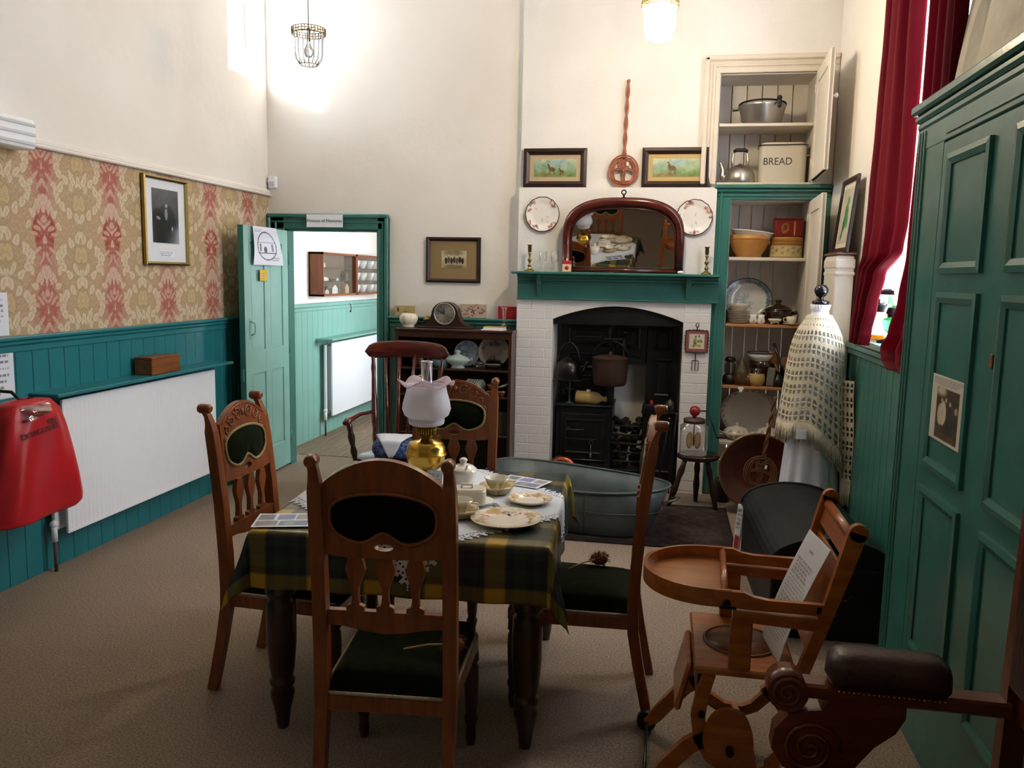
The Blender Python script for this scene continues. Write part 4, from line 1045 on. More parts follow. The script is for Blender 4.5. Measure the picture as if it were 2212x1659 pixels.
for s in (-1, 1): MB().tube([(s*.09, 0, .055), (s*.12, 0, .068), (s*.115, 0, .08), (s*.092, 0, .072)], .006, 6).build('handle', mat('celadon_china'), t)
b = MB().lathe([(0, 0), (.04, 0), (.045, .05), (.04, .06), (.02, .07), (0, .072)], 20); tag(b.build('glass_jar', M_GLASS, None, (-1.385, 6.17, S1)), 'small clear glass jar between tureen and glass butter dish', 'jar')
b = MB().box((-.07, -.05, 0), (.07, .05, .055), .012).box((-.055, -.04, .055), (.055, .04, .075), .01).lathe([(.01, .075), (.015, .09), (0, .095)], 12); tag(b.build('glass_dish', thin_glass('smoky_glass', '#b4b8b4', fac=.6), None, (-1.265, 6.17, S1)), 'oblong moulded glass butter dish in the bookcase', 'dish')
b = MB().lathe([(0, 0), (.05, 0), (.07, .05), (.075, .10), (.07, .10), (.05, .02), (0, .01)], 24); tag(b.build('blue_bowl', mat('turquoise_china', '#6f9aa4', .25), None, (-1.69, 6.20, S1)), 'turquoise bowl in the bookcase behind the rocking chair back', 'bowl')
b = MB().lathe([(0, 0), (.04, 0), (.035, .05), (.045, .11), (.02, .14), (.024, .17), (.02, .17), (0, .15)], 20); tag(b.build('red_vase', mat('oxblood_glaze', '#7a2c1e', .25), None, (-1.765, 6.20, S1)), 'oxblood red vase in the bookcase behind the rocking chair spindles', 'vase')
me = cdish([(1e-4, 0), (.04, 0), (.05, .05), (.045, .10), (.06, .13), (.057, .13), (.04, .06), (1e-4, .02)], flowers('#35231f', [(g_.uniform(.5, .9), g_.uniform(0, 6.3), .2, ['#7a3a34', '#a8a090'][k % 2], 5) for k in range(12)], None, .06), 24)
tag(put('dark_jug', me, M_VCCH, None, (-1.88, 6.20, S1)), 'dark flowered jug at the door end of the upper bookcase shelf', 'jug')
for k in range(7):
    R = .062; me_ = cdish(plate_prof(R, .012), flowers('#b8bcae', [(.8, q, .16, '#7f8a86', 4) for q in np.linspace(0, 6, 9)], None, R), 28)
    o = put('tea_plate', me_, M_VCCH, None, (-1.475+k*.017, 6.20-.002*k, S2+.062), (PI/2, 0, PI/2-.35)); tag(o, 'small patterned plate standing on edge in the row on the middle bookcase shelf', 'plate', 'plates on edge in the bookcase')
for k in range(3):
    b = MB().lathe([(0, 0), (.028, 0), (.038, .025), (.042, .045), (.04, .045), (.034, .02), (0, .006)], 18)
    o = b.build('tea_cup', mat('grey_rim_china', '#b7b9a8', .2), None, (-1.60+k*.012, 6.20, S2+.004+.02*k), (0, .5, .3*k)); tag(o, 'pale cup nested in the row on the middle bookcase shelf', 'cup', 'nested cups in the bookcase')
M_LUST = mat('copper_lustre', '#8d5a46', .2, metal=.6)
for k, (x, z, lab) in enumerate(((-1.275, S2, 'copper lustre bowl at the bottom of the pile on the middle bookcase shelf'), (-1.27, S2+.048, 'copper lustre bowl topping the pile on the middle bookcase shelf'), (-1.195, S2, 'copper lustre cup under the white saucer at the bookcase side'))):
    b = MB().lathe([(0, 0), (.022, 0), (.024, .008), (.04, .03), (.045, .046), (.043, .046), (.036, .028), (0, .012)], 24); tag(b.build('lustre_bowl', M_LUST, None, (x, 6.165, z)), lab, 'bowl')
o = put('saucer', cdish(plate_prof(.055, .015), flowers('#d5d6cf', [], None, .055), 28), M_VCCH, None, (-1.185, 6.18, S2+.075), (.0, -.35, 0)); tag(o, 'white saucer tilted on the copper lustre cup in the bookcase', 'saucer')
b = MB().lathe([(0, 0), (.05, 0), (.055, .07), (.07, .085), (.066, .085), (.05, .07), (0, .02)], 24); tag(b.build('white_pot', M_CHINAW, None, (-1.80, 6.20, S2)), 'plain white pot on the middle bookcase shelf behind the spindles', 'pot')
b = MB().box((-.045, -.03, 0), (.045, .03, .18), .003); tag(b.build('old_book', mat('green_cloth_book', '#2e3424', .7), None, (-1.19, 6.2, .4005)), 'dark green book standing on the lower bookcase shelf', 'book')

# ================================================================== ALCOVE CUPBOARDS
def cupboard(name, label, x0, x1, z0, z1, fm, stile_l, stile_r, head, shelves, hinge, free, dz, knob_z, cornice):
    t = thing(name, label, 'cupboard', (0, 0, 0))
    yf = 6.33
    MB().box((x0-stile_l, yf, z0), (x0, 6.372, z1+head), .004).build('stile', fm, t)
    MB().box((x1, yf, z0), (x1+stile_r, 6.372, z1+head), .004).build('stile', fm, t)
    MB().box((x0-stile_l, yf-.001, z1), (x1+stile_r, 6.371, z1+head), .004).build('head_rail', fm, t)
    b = MB()
    if cornice: b.box((x0-stile_l-.02, yf-.05, z1+head-.02), (x1+stile_r-.001, 6.372, z1+head+.006), .006).box((x0-stile_l-.004, yf-.03, z1+head-.045), (x1+stile_r-.001, 6.372, z1+head-.02), .008).box((x0-stile_l, yf-.012, z1+.02), (x1+stile_r-.001, 6.37, z1+.045), .006)
    else: b.box((x0-stile_l-.004, yf-.025, z1+head-.03), (x1+stile_r-.002, 6.372, z1+head+.008), .008).box((x0-stile_l-.004, yf-.025, z0), (x0-stile_l+.03, 6.372, z1+head), .008).box((x0-stile_l+.05, yf-.012, z0), (x0-stile_l+.075, 6.372, z1+.05), .006).box((x0-stile_l+.05, yf-.012, z1+.04), (x1+stile_r-.002, 6.372, z1+.06), .006)
    b.build('moulding', fm, t)
    if cornice: MB().box((x0-stile_l+.02, yf-.014, z0), (x0-stile_l+.045, 6.37, z1+head-.04), .007).build('moulding', fm, t)
    lin_ = mat('cupboard_lining', '#ddd8d2', .6, col2='#d2ccc4', nscale=5)
    for xs in (x0-.014, x1-.006): MB().box((xs, 6.3725, z0+.03), (xs+.02, 6.74, z1-.006)).build('lining', lin_, t)
    MB().box((x0-.014, 6.3725, z1-.006), (x1+.014, 6.741, z1+.009)).build('lining', lin_, t)
    n = 6; w = (x1-x0)/n; me = MB().box((-w/2+.0025, -.012, z0+.03), (w/2-.0025, 0, z1), .004).mesh('back_board')
    for i in range(n): put('back_board', me, lin_, t, (x0+w*(i+.5), 6.74, 0))
    for z, th, m in shelves: MB().box((x0+.0065, 6.355, z-th), (x1-.0065, 6.727, z), .003).build('shelf', m, t)
    hx, hy = hinge; fx, fy = free; L = math.hypot(fx-hx, fy-hy); a = math.atan2(fy-hy, fx-hx)
    d = MB().box((0, -.008, dz[0]), (L, .008, dz[1])).build('door', M_CREAM, t, (hx, hy, 0), (0, 0, a))
    b = MB()
    for q0, q1 in ((0, .085), (L-.085, L)): b.box((q0, -.016, dz[0]), (q1, .016, dz[1]), .003)
    zs = [(dz[0], dz[0]+.09), (dz[1]-.09, dz[1])]+([((dz[0]+dz[1])/2-.06, (dz[0]+dz[1])/2+.06)] if dz[1]-dz[0] > 1 else [])
    for q0, q1 in zs: b.box((.08, -.0155, q0), (L-.08, .0155, q1), .003)
    b.build('door_frame', M_CREAM, d)
    MB().lathe([(0, 0), (.006, 0), (.006, .012), (.016, .022), (.016, .032), (0, .038)], 16, Matrix.Translation((L-.04, .016, knob_z)) @ Matrix.Rotation(-PI/2, 4, 'X')).build('knob', M_CHINAW, d)
    for q in (dz[0]+.12, dz[1]-.12): MB().cyl((0, -.016, q-.03), (0, -.016, q+.03), .007, 8).build('hinge', M_CREAM, d)
    return t
cupboard('alcove_cupboard', 'tall teal-framed cupboard with its white door open beside the chimney breast', .446, 1.003, .0, 2.20, M_GREEN, .102, .136, .098,
         [(1.79, .024, M_CREAM), (1.30, .022, M_PINE), (.835, .02, M_PINE), (.41, .024, M_CREAM)], (1.005, 6.325), (.981, 5.70), (.44, 2.19), 1.3, True)
cupboard('cream_cupboard', 'cream-framed upper cupboard with its door open above the teal one', .329, .998, 2.31, 3.09, M_CREAM, .107, .14, .112,
         [(2.744, .022, M_CREAM), (2.327, .016, M_CREAM)], (1.0, 6.325), (.978, 5.70), (2.335, 3.085), 2.80, False)
YS = 6.50
# upper cupboard
t = thing('preserving_pan', 'aluminium preserving pan with bail handle on the top cupboard shelf', 'pan', (.645, YS, 2.7445))
MB().lathe([(0, 0), (.125, 0), (.135, .012), (.165, .13), (.172, .142), (.168, .145), (.158, .13), (.128, .016), (0, .008)], 36).build('body', M_ALU, t)
MB().tube([(.165*math.cos(a), -.165*math.sin(a)*.95, .15+.012*math.sin(a)) for a in np.linspace(0, PI, 24)], .007, 8).build('bail', M_IRON, t)
b = MB().tube([(-.165, -.03, .125), (-.205, -.03, .12), (-.205, .03, .12), (-.165, .03, .125)], .008, 8); b.build('side_handle', M_ALU, t)
b = MB().box((.085, -.18, .10), (.115, -.155, .165), .01).ball((.10, -.167, .17), .018, 2); b.build('bail_clip', M_BLACK, t)
t = thing('aluminium_kettle', 'dull aluminium kettle with black grip on the lower shelf of the cream cupboard', 'kettle', (.505, 6.46, 2.3275))
MB().lathe([(0, 0), (.105, 0), (.113, .01), (.11, .06), (.09, .10), (.05, .122), (.045, .126), (0, .13)], 32).build('body', M_ALU, t)
MB().lathe([(.046, .126), (.03, .134), (.012, .137), (.012, .145), (0, .147)], 20).build('lid', M_ALU, t)
MB().tube([(-.095, 0, .03), (-.125, 0, .06), (-.12, 0, .10), (-.14, 0, .15), (-.15, 0, .152)], [.03, .022, .016, .013, .013], 10).build('spout', M_ALU, t)
b = MB()
for s in (-1, 1): b.tube([(s*.05, 0, .118), (s*.055, 0, .17), (s*.05, 0, .21), (s*.042, 0, .235)], [.012, .01, .008, .007], 8, flat=.6)
b.build('handle_strap', M_ALU, t)
MB().tube([(-.05, 0, .232), (-.03, 0, .243), (.03, 0, .243), (.05, 0, .232)], [.012, .014, .014, .012], 10).build('grip', M_BLACK, t)
t = thing('bread_bin', 'cream enamel bread bin lettered BREAD on the cream cupboard shelf', 'bread bin', (.804, 6.50, 2.3275), -.06)
def rounded(w, d, r, n=6):
    pts = []
    for cx, cy, a0 in ((w-r, d-r, 0), (-w+r, d-r, PI/2), (-w+r, -d+r, PI), (w-r, -d+r, 1.5*PI)):
        for k in range(n+1): a = a0+PI/2*k/n; pts.append((cx+r*math.cos(a), cy+r*math.sin(a)))
    return pts
RX = Matrix.Rotation(PI/2, 4, 'X')
M_ENAM = mat('cream_enamel', '#c9c2b2', .25, coat=.4)
MB().prism(rounded(.165, .11, .05), 0, .265, mtx=RX).build('body', M_ENAM, t)
MB().prism(rounded(.171, .116, .05),   .262, .272, mtx=RX).prism(rounded(.15, .098, .05), .272, .288, mtx=RX).build('lid', M_ENAM, t)
rim = [(p[0]*1.005, p[1]*1.005, .268) for p in rounded(.171, .116, .05)]; MB().tube(rim, .004, 6, closed=True).build('worn_rim', M_BLACK, t)
text('lettering', 'BREAD', .072, M_INK, t, (-.035, -.1106, .15), (PI/2, 0, 0), sx=.92)
MB().tube([(.165, -.04, .20), (.185, -.04, .205), (.185, .04, .205), (.165, .04, .20)], .006, 8).build('handle', M_ENAM, t)
# shelf 1
M_YELL = mat('yellow_ware', '#c08a48', .35, col2='#b07c3c', nscale=9)
t = thing('mixing_bowl', 'large yellow-ware mixing bowl with a white basin inside', 'bowl', (.605, YS, 1.7905))
MB().lathe([(0, 0), (.085, 0), (.09, .012), (.12, .06), (.145, .125), (.152, .165), (.145, .165), (.135, .125), (.11, .06), (.07, .02), (0, .015)], 36).build('body', M_YELL, t)
MB().tube([(.147*math.cos(a), .147*math.sin(a), .135) for a in np.linspace(0, 2*PI, 36)[:-1]], .004, 6, closed=True).build('raised_band', M_YELL, t)
b = MB().lathe([(0, 0), (.07, 0), (.12, .05), (.15, .12), (.165, .125), (.163, .13), (.145, .125), (.112, .05), (.06, .01), (0, .01)], 36)
tag(b.build('white_basin', M_CHINAW, None, (.61, YS, 1.855), (0, .10, 0)), 'white basin tilted inside the yellow-ware mixing bowl', 'basin')
def cake_tin(tt, a, r):
    c = np.tile(hexa('#bfae80'), (len(a), 1)); m = (tt > .62); c[m] = hexa('#a8763c')
    w = (np.sin(a*9)*np.sin(tt*30) > .35) & (tt > .2) & (tt < .55); c[w] = hexa('#8a8458'); c[(tt > .56) & (tt < .62)] = hexa('#8a4a24'); c[tt < .12] = hexa('#a8763c'); return c
me = cdish([(1e-4, 0), (.115, 0)]+[(.115, .012*k) for k in range(1, 11)]+[(.118, .122), (.118, .148), (.112, .152), (1e-4, .152)], cake_tin, 64)
t = tag(put('cake_tin', me, M_VC, None, (.872, YS, 1.7905)), 'round cream and brown cake tin under the red square tin', 'tin')
def red_tin(U, V): return Pic(U, V, '#6d1512', 1.4).ell(.38, .5, .16, .36, '#8a5a26').ell(.40, .58, .08, .2, '#5a3a1c').rect(.72, .05, .75, .95, '#b98a34').rect(.04, .03, .06, .97, '#8a5a26', .5).noise(.02).c
t = thing('red_tin', 'dark red square tin with gold stripe standing on the round cake tin', 'tin', (.878, YS, 1.943), -.10)
MB().box((-.105, -.065, 0), (.105, .065, .125), .01, seg=2).build('body', mat('red_japanned', '#5f1210', .3), t)
MB().box((-.107, -.067, .123), (.107, .067, .14), .012, seg=2).build('lid', mat('red_japanned'), t)
panel('front_print', .19, .115, red_tin, t, (0, -.0665, .005), res=.004)
# shelf 2
def oval(fn, a, b_, R, loc, rx, lab, name='platter', m=M_VCCH):
    me = cdish(plate_prof(R, .02, .66), fn, 72, sx=a/R, sy=b_/R)
    return tag(put(name, me, m, None, (loc[0], loc[1], loc[2]+b_*math.cos(rx)), (PI/2+rx, 0, 0)), lab, 'platter')
s_ = [(.86, q, .12, ['#4a5a62', '#5c6c74', '#6a7a80'][k % 3], 5) for k, q in enumerate(np.linspace(0, 6.2, 38))]+[(.2, 2.+k, .16, '#8fa2a8', 6) for k in range(4)]
oval(flowers('#c9ccc8', s_, '#39464e', .19), .185, .172, .19, (.625, 6.60, 1.3005), -.2, 'large platter with blue-black floral border propped on the upper pine shelf')
M_SPL = mat('stacked_cream_plate', '#cfc6b8', .25)
pm = MB().lathe([(0, 0), (.05, 0), (.08, .008), (.083, .011), (.079, .011), (.05, .004), (0, .004)], 32).mesh('dinner_plate')
for k in range(8): tag(put('dinner_plate', pm, M_SPL, None, (.555, 6.44, 1.3005+k*.0118)), 'cream plate in the stack on the upper pine shelf', 'plate', 'stacked cream plates')
b = MB().lathe([(0, 0), (.045, 0), (.07, .03), (.085, .052), (.082, .052), (.066, .03), (0, .008)], 30); tag(b.build('soup_bowl', M_SPL, None, (.555, 6.44, 1.3005+.0955)), 'cream bowl topping the stack of plates on the upper pine shelf', 'bowl')
for k, x in enumerate((.655, .712)):
    t = thing('small_jug', ('small white jug next to the plate stack' if k == 0 else 'small white jug next to the footed dish'), 'jug', (x, 6.40, 1.3005))
    MB().lathe([(0, 0), (.022, 0), (.03, .025), (.022, .05), (.026, .07), (.023, .07), (.018, .05), (0, .01)], 20).build('body', M_CHINAW, t)
    MB().tube([(0, -.024, .06), (0, -.042, .05), (0, -.04, .03), (0, -.028, .02)], .004, 6).build('handle', M_CHINAW, t)
t = thing('casserole', 'glossy brown lidded casserole on the upper pine shelf', 'casserole', (.848, 6.54, 1.3005))
MB().lathe([(0, 0), (.085, 0), (.10, .02), (.105, .09), (.10, .105), (0, .105)], 32).build('body', M_BROWNG, t)
MB().lathe([(.104, .105), (.10, .115), (.06, .135), (.02, .145), (.015, .155), (.028, .17), (.02, .18), (0, .18)], 32).build('lid', M_BROWNG, t)
MB().tube([(.10, 0, .08), (.125, -.01, .085), (.138, -.01, .088)], [.014, .014, .016], 8).build('handle', M_BROWNG, t)
MB().tube([(-.10, 0, .07), (-.12, 0, .075)], .012, 8).build('handle', M_BROWNG, t)
t = thing('footed_dish', 'small white dish on three ball feet by the casserole', 'dish', (.81, 6.395, 1.3005))
MB().lathe([(0, .012), (.03, .012), (.045, .03), (.05, .042), (.047, .042), (.04, .028), (0, .018)], 24).build('bowl', M_CHINAW, t)
for k in range(3): MB().ball((.028*math.cos(k*2.1-.5), .028*math.sin(k*2.1-.5), .008), .008, 1).build('foot', M_CHINAW, t)
o = put('saucer', cdish(plate_prof(.062, .014), flowers('#d9d2c2', [], None, .062), 32), M_VCCH, None, (.928, 6.40, 1.3005)); tag(o, 'cream saucer under the cup by the open cupboard door', 'saucer')
t = thing('tea_cup', 'cream cup with a small emblem on the saucer by the cupboard door', 'cup', (.928, 6.40, 1.307))
MB().lathe([(0, 0), (.022, 0), (.034, .02), (.037, .055), (.034, .055), (.03, .02), (0, .008)], 24).build('body', M_CHINA, t)
MB().tube([(-.034, 0, .045), (-.056, 0, .042), (-.054, 0, .02), (-.032, 0, .016)], .004, 6).build('handle', M_CHINA, t)
# shelf 3
Z3 = .8355
M_AMB = mat('amber_glaze', '#4c3014', .2, coat=.5)
t = thing('storm_lamp', 'dark storm lantern at the frame end of the lower pine shelf', 'lantern', (.512, 6.47, Z3))
MB().lathe([(0, 0), (.05, 0), (.055, .02), (.05, .06), (.035, .075)], 20).build('tank', M_BLACK, t); MB().lathe([(.03, .075), (.042, .10), (.04, .15), (.028, .17)], 20).build('globe', thin_glass('smoky_glass'), t)
MB().lathe([(.028, .17), (.045, .18), (.03, .205), (0, .21)], 20).build('cap', M_BLACK, t); MB().tube([(.05, 0, .06), (.062, 0, .12), (.05, 0, .185)], .004, 6).build('side_tube', M_BLACK, t)
t = thing('honey_pot', 'amber beehive-shaped honey pot on the lower pine shelf', 'pot', (.595, 6.43, Z3))
MB().lathe([(0, 0), (.05, 0), (.058, .03), (.055, .075), (.05, .09)], 24).build('body', M_AMB, t)
pr_ = [(.052-.05*(k/10)**1.3+.004*(k % 2), .09+.011*k) for k in range(10)]+[(.008, .205), (0, .208)]; MB().lathe(pr_, 24).build('ridged_lid', mat('olive_glaze', '#4a4220', .3), t)
b = MB().lathe([(0, 0), (.025, 0), (.026, .05), (.015, .065), (.016, .08), (0, .08)], 16); tag(b.build('amber_bottle', M_AMB, None, (.642, 6.40, Z3)), 'tiny amber bottle between honey pot and cream jar', 'bottle')
t = thing('stoneware_jar', 'cream stoneware jar with brown neck on the lower pine shelf', 'jar', (.705, 6.42, Z3))
MB().lathe([(0, 0), (.045, 0), (.062, .03), (.065, .065), (.055, .095)], 28).build('body', M_STONE, t); MB().lathe([(.055, .095), (.042, .112), (.046, .135), (.04, .135), (0, .10)], 28).build('neck', M_BROWNG, t)
b = MB().lathe([(0, 0), (.06, 0), (.075, .06), (.10, .13), (.105, .185), (.098, .185), (.07, .06), (0, .02)], 28); tag(b.build('brown_bowl', M_BROWNG, None, (.76, 6.56, Z3)), 'deep brown bowl carrying the blue-rimmed enamel basin', 'bowl')
t = thing('enamel_basin', 'white enamel basin with blue rim nested on the brown bowl', 'basin', (.745, 6.53, 1.0))
MB().lathe([(0, 0), (.06, 0), (.095, .045), (.108, .075), (.103, .075), (.09, .045), (0, .01)], 32).build('body', M_WHITE, t)
for s in (0,): MB().tube([(.107*math.cos(a), .107*math.sin(a), .077) for a in np.linspace(0, 2*PI, 36)[:-1]], .0045, 6, closed=True).build('blue_rim', mat('dark_blue_rim', '#25333c', .3), t)
b = MB().box((-.028, -.02, 0), (.028, .02, .14), .008, Matrix.Rotation(.08, 4, 'Y')); tag(b.build('grater', mat('dull_tin', '#8a8f86', .4, metal=.7), None, (.80, 6.40, Z3+.003)), 'upright tin box grater on the lower pine shelf', 'grater')
t = thing('black_iron_mould', 'glossy black bottle by the grater on the lower pine shelf', 'bottle', (.86, 6.42, Z3))
MB().lathe([(0, 0), (.045, 0), (.048, .04), (.03, .075), (.018, .085), (.018, .11), (.022, .115), (0, .116)], 20).build('body', M_KET, t)
b = MB().lathe([(0, 0), (.045, 0), (.048, .13), (.044, .13), (.04, .01), (0, .01)], 16, smooth=False); tag(b.build('utensil_jar', thin_glass('smoky_glass'), None, (.925, 6.47, Z3)), 'ribbed glass jar holding wooden spoons', 'jar')
M_SPOON = mat('old_wood', '#8a5c3a', .6, col2='#74492c', nscale=10)
for k, (dx, lean, L, w, lab) in enumerate(((-.02, -.42, .26, .035, 'round wooden spoon leaning furthest out of the utensil jar'), (.0, -.1, .20, .03, 'short wooden spoon standing in the middle of the utensil jar'), (.015, .18, .27, .04, 'broad wooden butter bat standing in the utensil jar'))):
    t = thing('wooden_spoon', lab, 'spoon', (.925+dx, 6.47, Z3+.02), rot=(0, lean, 0))
    MB().cyl((0, 0, 0), (0, 0, L*.65), .007, 8).build('handle', M_SPOON, t)
    MB().ball((0, 0, L*.8), 1., 2, (w, .012, L*.22)).build('bowl', M_SPOON, t)
b = MB().tube([(0, 0, 0), (-.035, 0, .16), (-.09, 0, .30)], [.006, .007, .012], 8, flat=.5); tag(b.build('steel_knife', M_IRONP, None, (.915, 6.49, Z3+.02)), 'dark steel blade sticking up from the utensil jar', 'knife')
# shelf 4
Z4 = .4105
s_ = [(.9, q, .05, '#8a8478', 3) for q in np.linspace(0, 6.2, 46)]
oval(flowers('#d2cfc8', s_, '#a8a294', .22), .215, .19, .22, (.68, 6.60, Z4), -.18, 'large oval white platter with leafy rim on the bottom shelf')
MB().box((-.01, -.001, 0), (.01, 0, .03)).build('x') if False else None
t = tag(MB().box((-.02, -.0006, .02), (.02, .0006, .04)).box((-.012, -.0006, 0), (.012, .0006, .02)).build('price_tag', M_PAPER, None, (.59, 6.352, .79)), 'white paper tag hanging over the big platter from the lower pine shelf', 'tag')
def lidded(x, y, r, lab, knob=True):
    t = thing('vegetable_dish', lab, 'dish', (x, y, Z4))
    fn = flowers('#dbd6cc', [(.86, q, .06, '#7a6a5a', 3) for q in np.linspace(0, 6.2, 30)], None, r)
    put('body', cdish([(1e-4, 0), (r*.5, 0), (r*.55, .012), (r*.85, .03), (r, .055), (r*.96, .058), (1e-4, .05)], fn, 40), M_VCCH, t)
    put('lid', cdish([(r*.95, .058), (r*.9, .07), (r*.65, .09), (r*.3, .10), (.012, .104), (.008, .11), (.016, .125), (1e-4, .132)], fn, 40), M_VCCH, t)
    for s in (-1, 1): MB().tube([(s*r*.95, 0, .05), (s*(r+.025), 0, .06), (s*(r+.02), 0, .04), (s*r*.85, 0, .035)], .006, 6).build('handle', M_CHINAW, t)
lidded(.585, 6.46, .105, 'lidded white vegetable dish at the frame end of the bottom shelf')
lidded(.815, 6.485, .095, 'lidded white vegetable dish behind the open bowl on the bottom shelf')
put_ = cdish([(1e-4, 0), (.05, 0), (.07, .02), (.085, .055), (.082, .055), (.06, .015), (1e-4, .01)], flowers('#d9d4ca', [(.9, q, .07, '#6a5a4c', 3) for q in np.linspace(0, 6.2, 24)], None, .085), 36)
tag(put('open_bowl', put_, M_VCCH, None, (.715, 6.385, Z4)), 'open white bowl with dark sprigs at the front of the bottom shelf', 'bowl')
# pedestal and picture in the corner
t = thing('corner_pedestal', 'white panelled pedestal with wooden top in the corner by the curtain', 'pedestal', (1.062, 5.50, 0), -PI/2)
MB().box((-.185, -.055, 0), (.185, .055, 1.785), .02, seg=3).build('body', M_CREAM, t)
MB().box((-.193, -.058, 1.70), (.193, .058, 1.765), .012, seg=2).box((-.19, -.057, 1.66), (.19, .058, 1.685), .008, seg=2).build('moulding', M_CREAM, t)
MB().box((-.195, -.06, 1.785), (.195, .06, 1.80), .004).build('top', mat('brown_top', '#6b4a3c', .4), t)
def leaves(U, V):
    p = Pic(U, V, '#d3cbb8', 1.)
    p.ell(.5, .55, .16, .2, '#2f8a48', .3).ell(.42, .36, .13, .16, '#257a3c', -.4).ell(.62, .4, .1, .16, '#3a9a55', .5).ell(.34, .2, .07, .12, '#2f8448', -.3).ell(.55, .75, .12, .1, '#5aa868', .2).ell(.28, .12, .05, .08, '#2f7a44')
    return p.noise(.02).c
framed('botanical_print', 'framed print of green leaves leaning on the wall atop the white pedestal', .44, .46, .03, .02, M_FUMED, leaves, '#cfc6b2', (.03, .03, .03, .03), (1.068, 5.50, 1.801), -PI/2, rx=-.09, res=.005)

# ================================================================== HEARTH FLOOR
def rugf(U, V):
    p = Pic(U, V, '#3b322f', 1.3).noise(.05, 8, 3)
    m = (np.minimum(np.minimum(U, 1-U), np.minimum(V, 1-V)*.8) < .05); p.mix(m*.6, '#2a2422')
    p.mix((np.sin(U*60)*np.sin(V*48) > .5)*.35, '#5a3a38'); return p.c
rg = panel('hearth_rug', 1.24, .97, rugf, None, (-.13, 4.95, .006), res=.012, rot=(-PI/2, 0, 0), m=mat('rug_pile', rough=.95, attr=True, spec=.1, bump=.8, bscale=120), thick=.008)
tag(rg, 'dark patterned hearth rug under the tin bath', 'rug')
def bath():
    t = thing('tin_bath', 'oval galvanised tin bath on the hearth rug', 'bath', (-.52, 5.35, .011), -.39)
    A, B, H = .635, .335, .29
    def sh(k, z, a): return (k*A*math.cos(a), k*B*math.sin(a), z+(.035*math.cos(a)**2 if z > .2 else 0))
    rows = [(0, .012), (.4, .012), (.78, .012), (.80, .03), (.90, .15), (1, H)]
    b = MB(); n = 64
    outer = [(.8, 0), (.815, .015), (.91, .15), (1.008, H), (1, H), (.9, .15), (.79, .02), (.4, .014), (.001, .014)]
    V = [[b.bm.verts.new(sh(k, z, 2*PI*i/n)) for i in range(n)] for k, z in outer]
    for r0, r1 in zip(V[:-1], V[1:]):
        for i in range(n): b.bm.faces.new([r0[i], r0[(i+1) % n], r1[(i+1) % n], r1[i]]).smooth = True
    b.bm.faces.new(V[0][::-1]); b.build('shell', M_ZINC, t)
    MB().tube([sh(1.01, H, 2*PI*i/n) for i in range(n)], .008, 8, closed=True).build('rolled_rim', M_ZINC, t)
    MB().tube([sh(.93, .165, 2*PI*i/n) for i in range(n)], .004, 6, closed=True).build('swage_line', M_ZINC, t)
    for s in (-1, 1): MB().tube([(s*A*.985, -.06, .24), (s*(A+.06), -.05, .26), (s*(A+.06), .05, .26), (s*A*.985, .06, .24)], .008, 8).build('handle', M_ZINC, t)
    for a in (-1.2, -2.0, .5, 2.4): MB().tube([sh(.995, H-.01, a), sh(.93, .16, a), sh(.835, .015, a)], .004, 6).build('seam', M_ZINC, t)
bath()
def stool():
    t = thing('wooden_stool', 'small dark three-legged stool carrying the butter churn', 'stool', (.285, 5.95, 0))
    MB().lathe([(0, .345), (.13, .345), (.15, .355), (.15, .375), (.14, .385), (0, .385)], 28, sx=1.0, sy=.8).build('seat', M_DARKW, t)
    for x, y in ((-.20, -.08), (.135, -.10), (.0, .13)):
        p = [Vector((x*.45, y*.5, .35)), Vector((x, y, 0))]
        pts = [p[0].lerp(p[1], k/8) for k in range(9)]; MB().tube(pts, [.016, .018, .024, .018, .021, .025, .02, .018, .014], 10).build('leg', M_DARKW, t)
    return t
stool()
def churn():
    t = thing('butter_churn', 'glass butter churn with red knob and crank on the dark stool', 'butter churn', (.245, 5.93, .386))
    def sq(a): return (abs(math.cos(a))**6+abs(math.sin(a))**6)**(-1/6)*.9-1
    MB().lathe([(0, .002), (.10, .002), (.107, .012), (.107, .17), (.098, .205), (.075, .222), (.072, .23), (.069, .23), (.072, .22), (.094, .203), (.103, .17), (.103, .016), (0, .008)], 40, wob=lambda a, r, z: sq(a) if .01 < z < .2 else 0).build('jar', M_GLASS, t)
    MB().lathe([(0, .262), (.05, .262), (.076, .255), (.076, .228), (.0, .228)], 28).build('cap', mat('tin_cap', '#5a4a44', .5, metal=.5), t)
    MB().lathe([(.012, .26), (.016, .275), (.03, .285), (.038, .31), (.03, .335), (.012, .345), (0, .346)], 20).build('gear_case', mat('churn_red', '#8e1a24', .3), t)
    MB().cyl((0, 0, .06), (0, 0, .26), .004, 8).build('shaft', M_IRONP, t)
    for s in (-1, 1): MB().ball((s*.028, 0, .10), 1., 2, (.026, .006, .062)).build('paddle', mat('pale_paddle', '#cfae84', .6), t)
    b = MB().cyl((.03, 0, .312), (.085, 0, .314), .005, 8).tube([(.085, 0, .314), (.13, -.01, .21), (.155, -.01, .135)], .004, 8); b.build('crank', M_IRON, t)
    MB().cyl((.15, -.01, .135), (.225, -.01, .135), .011, 10).build('crank_grip', M_DARKW, t)
churn()
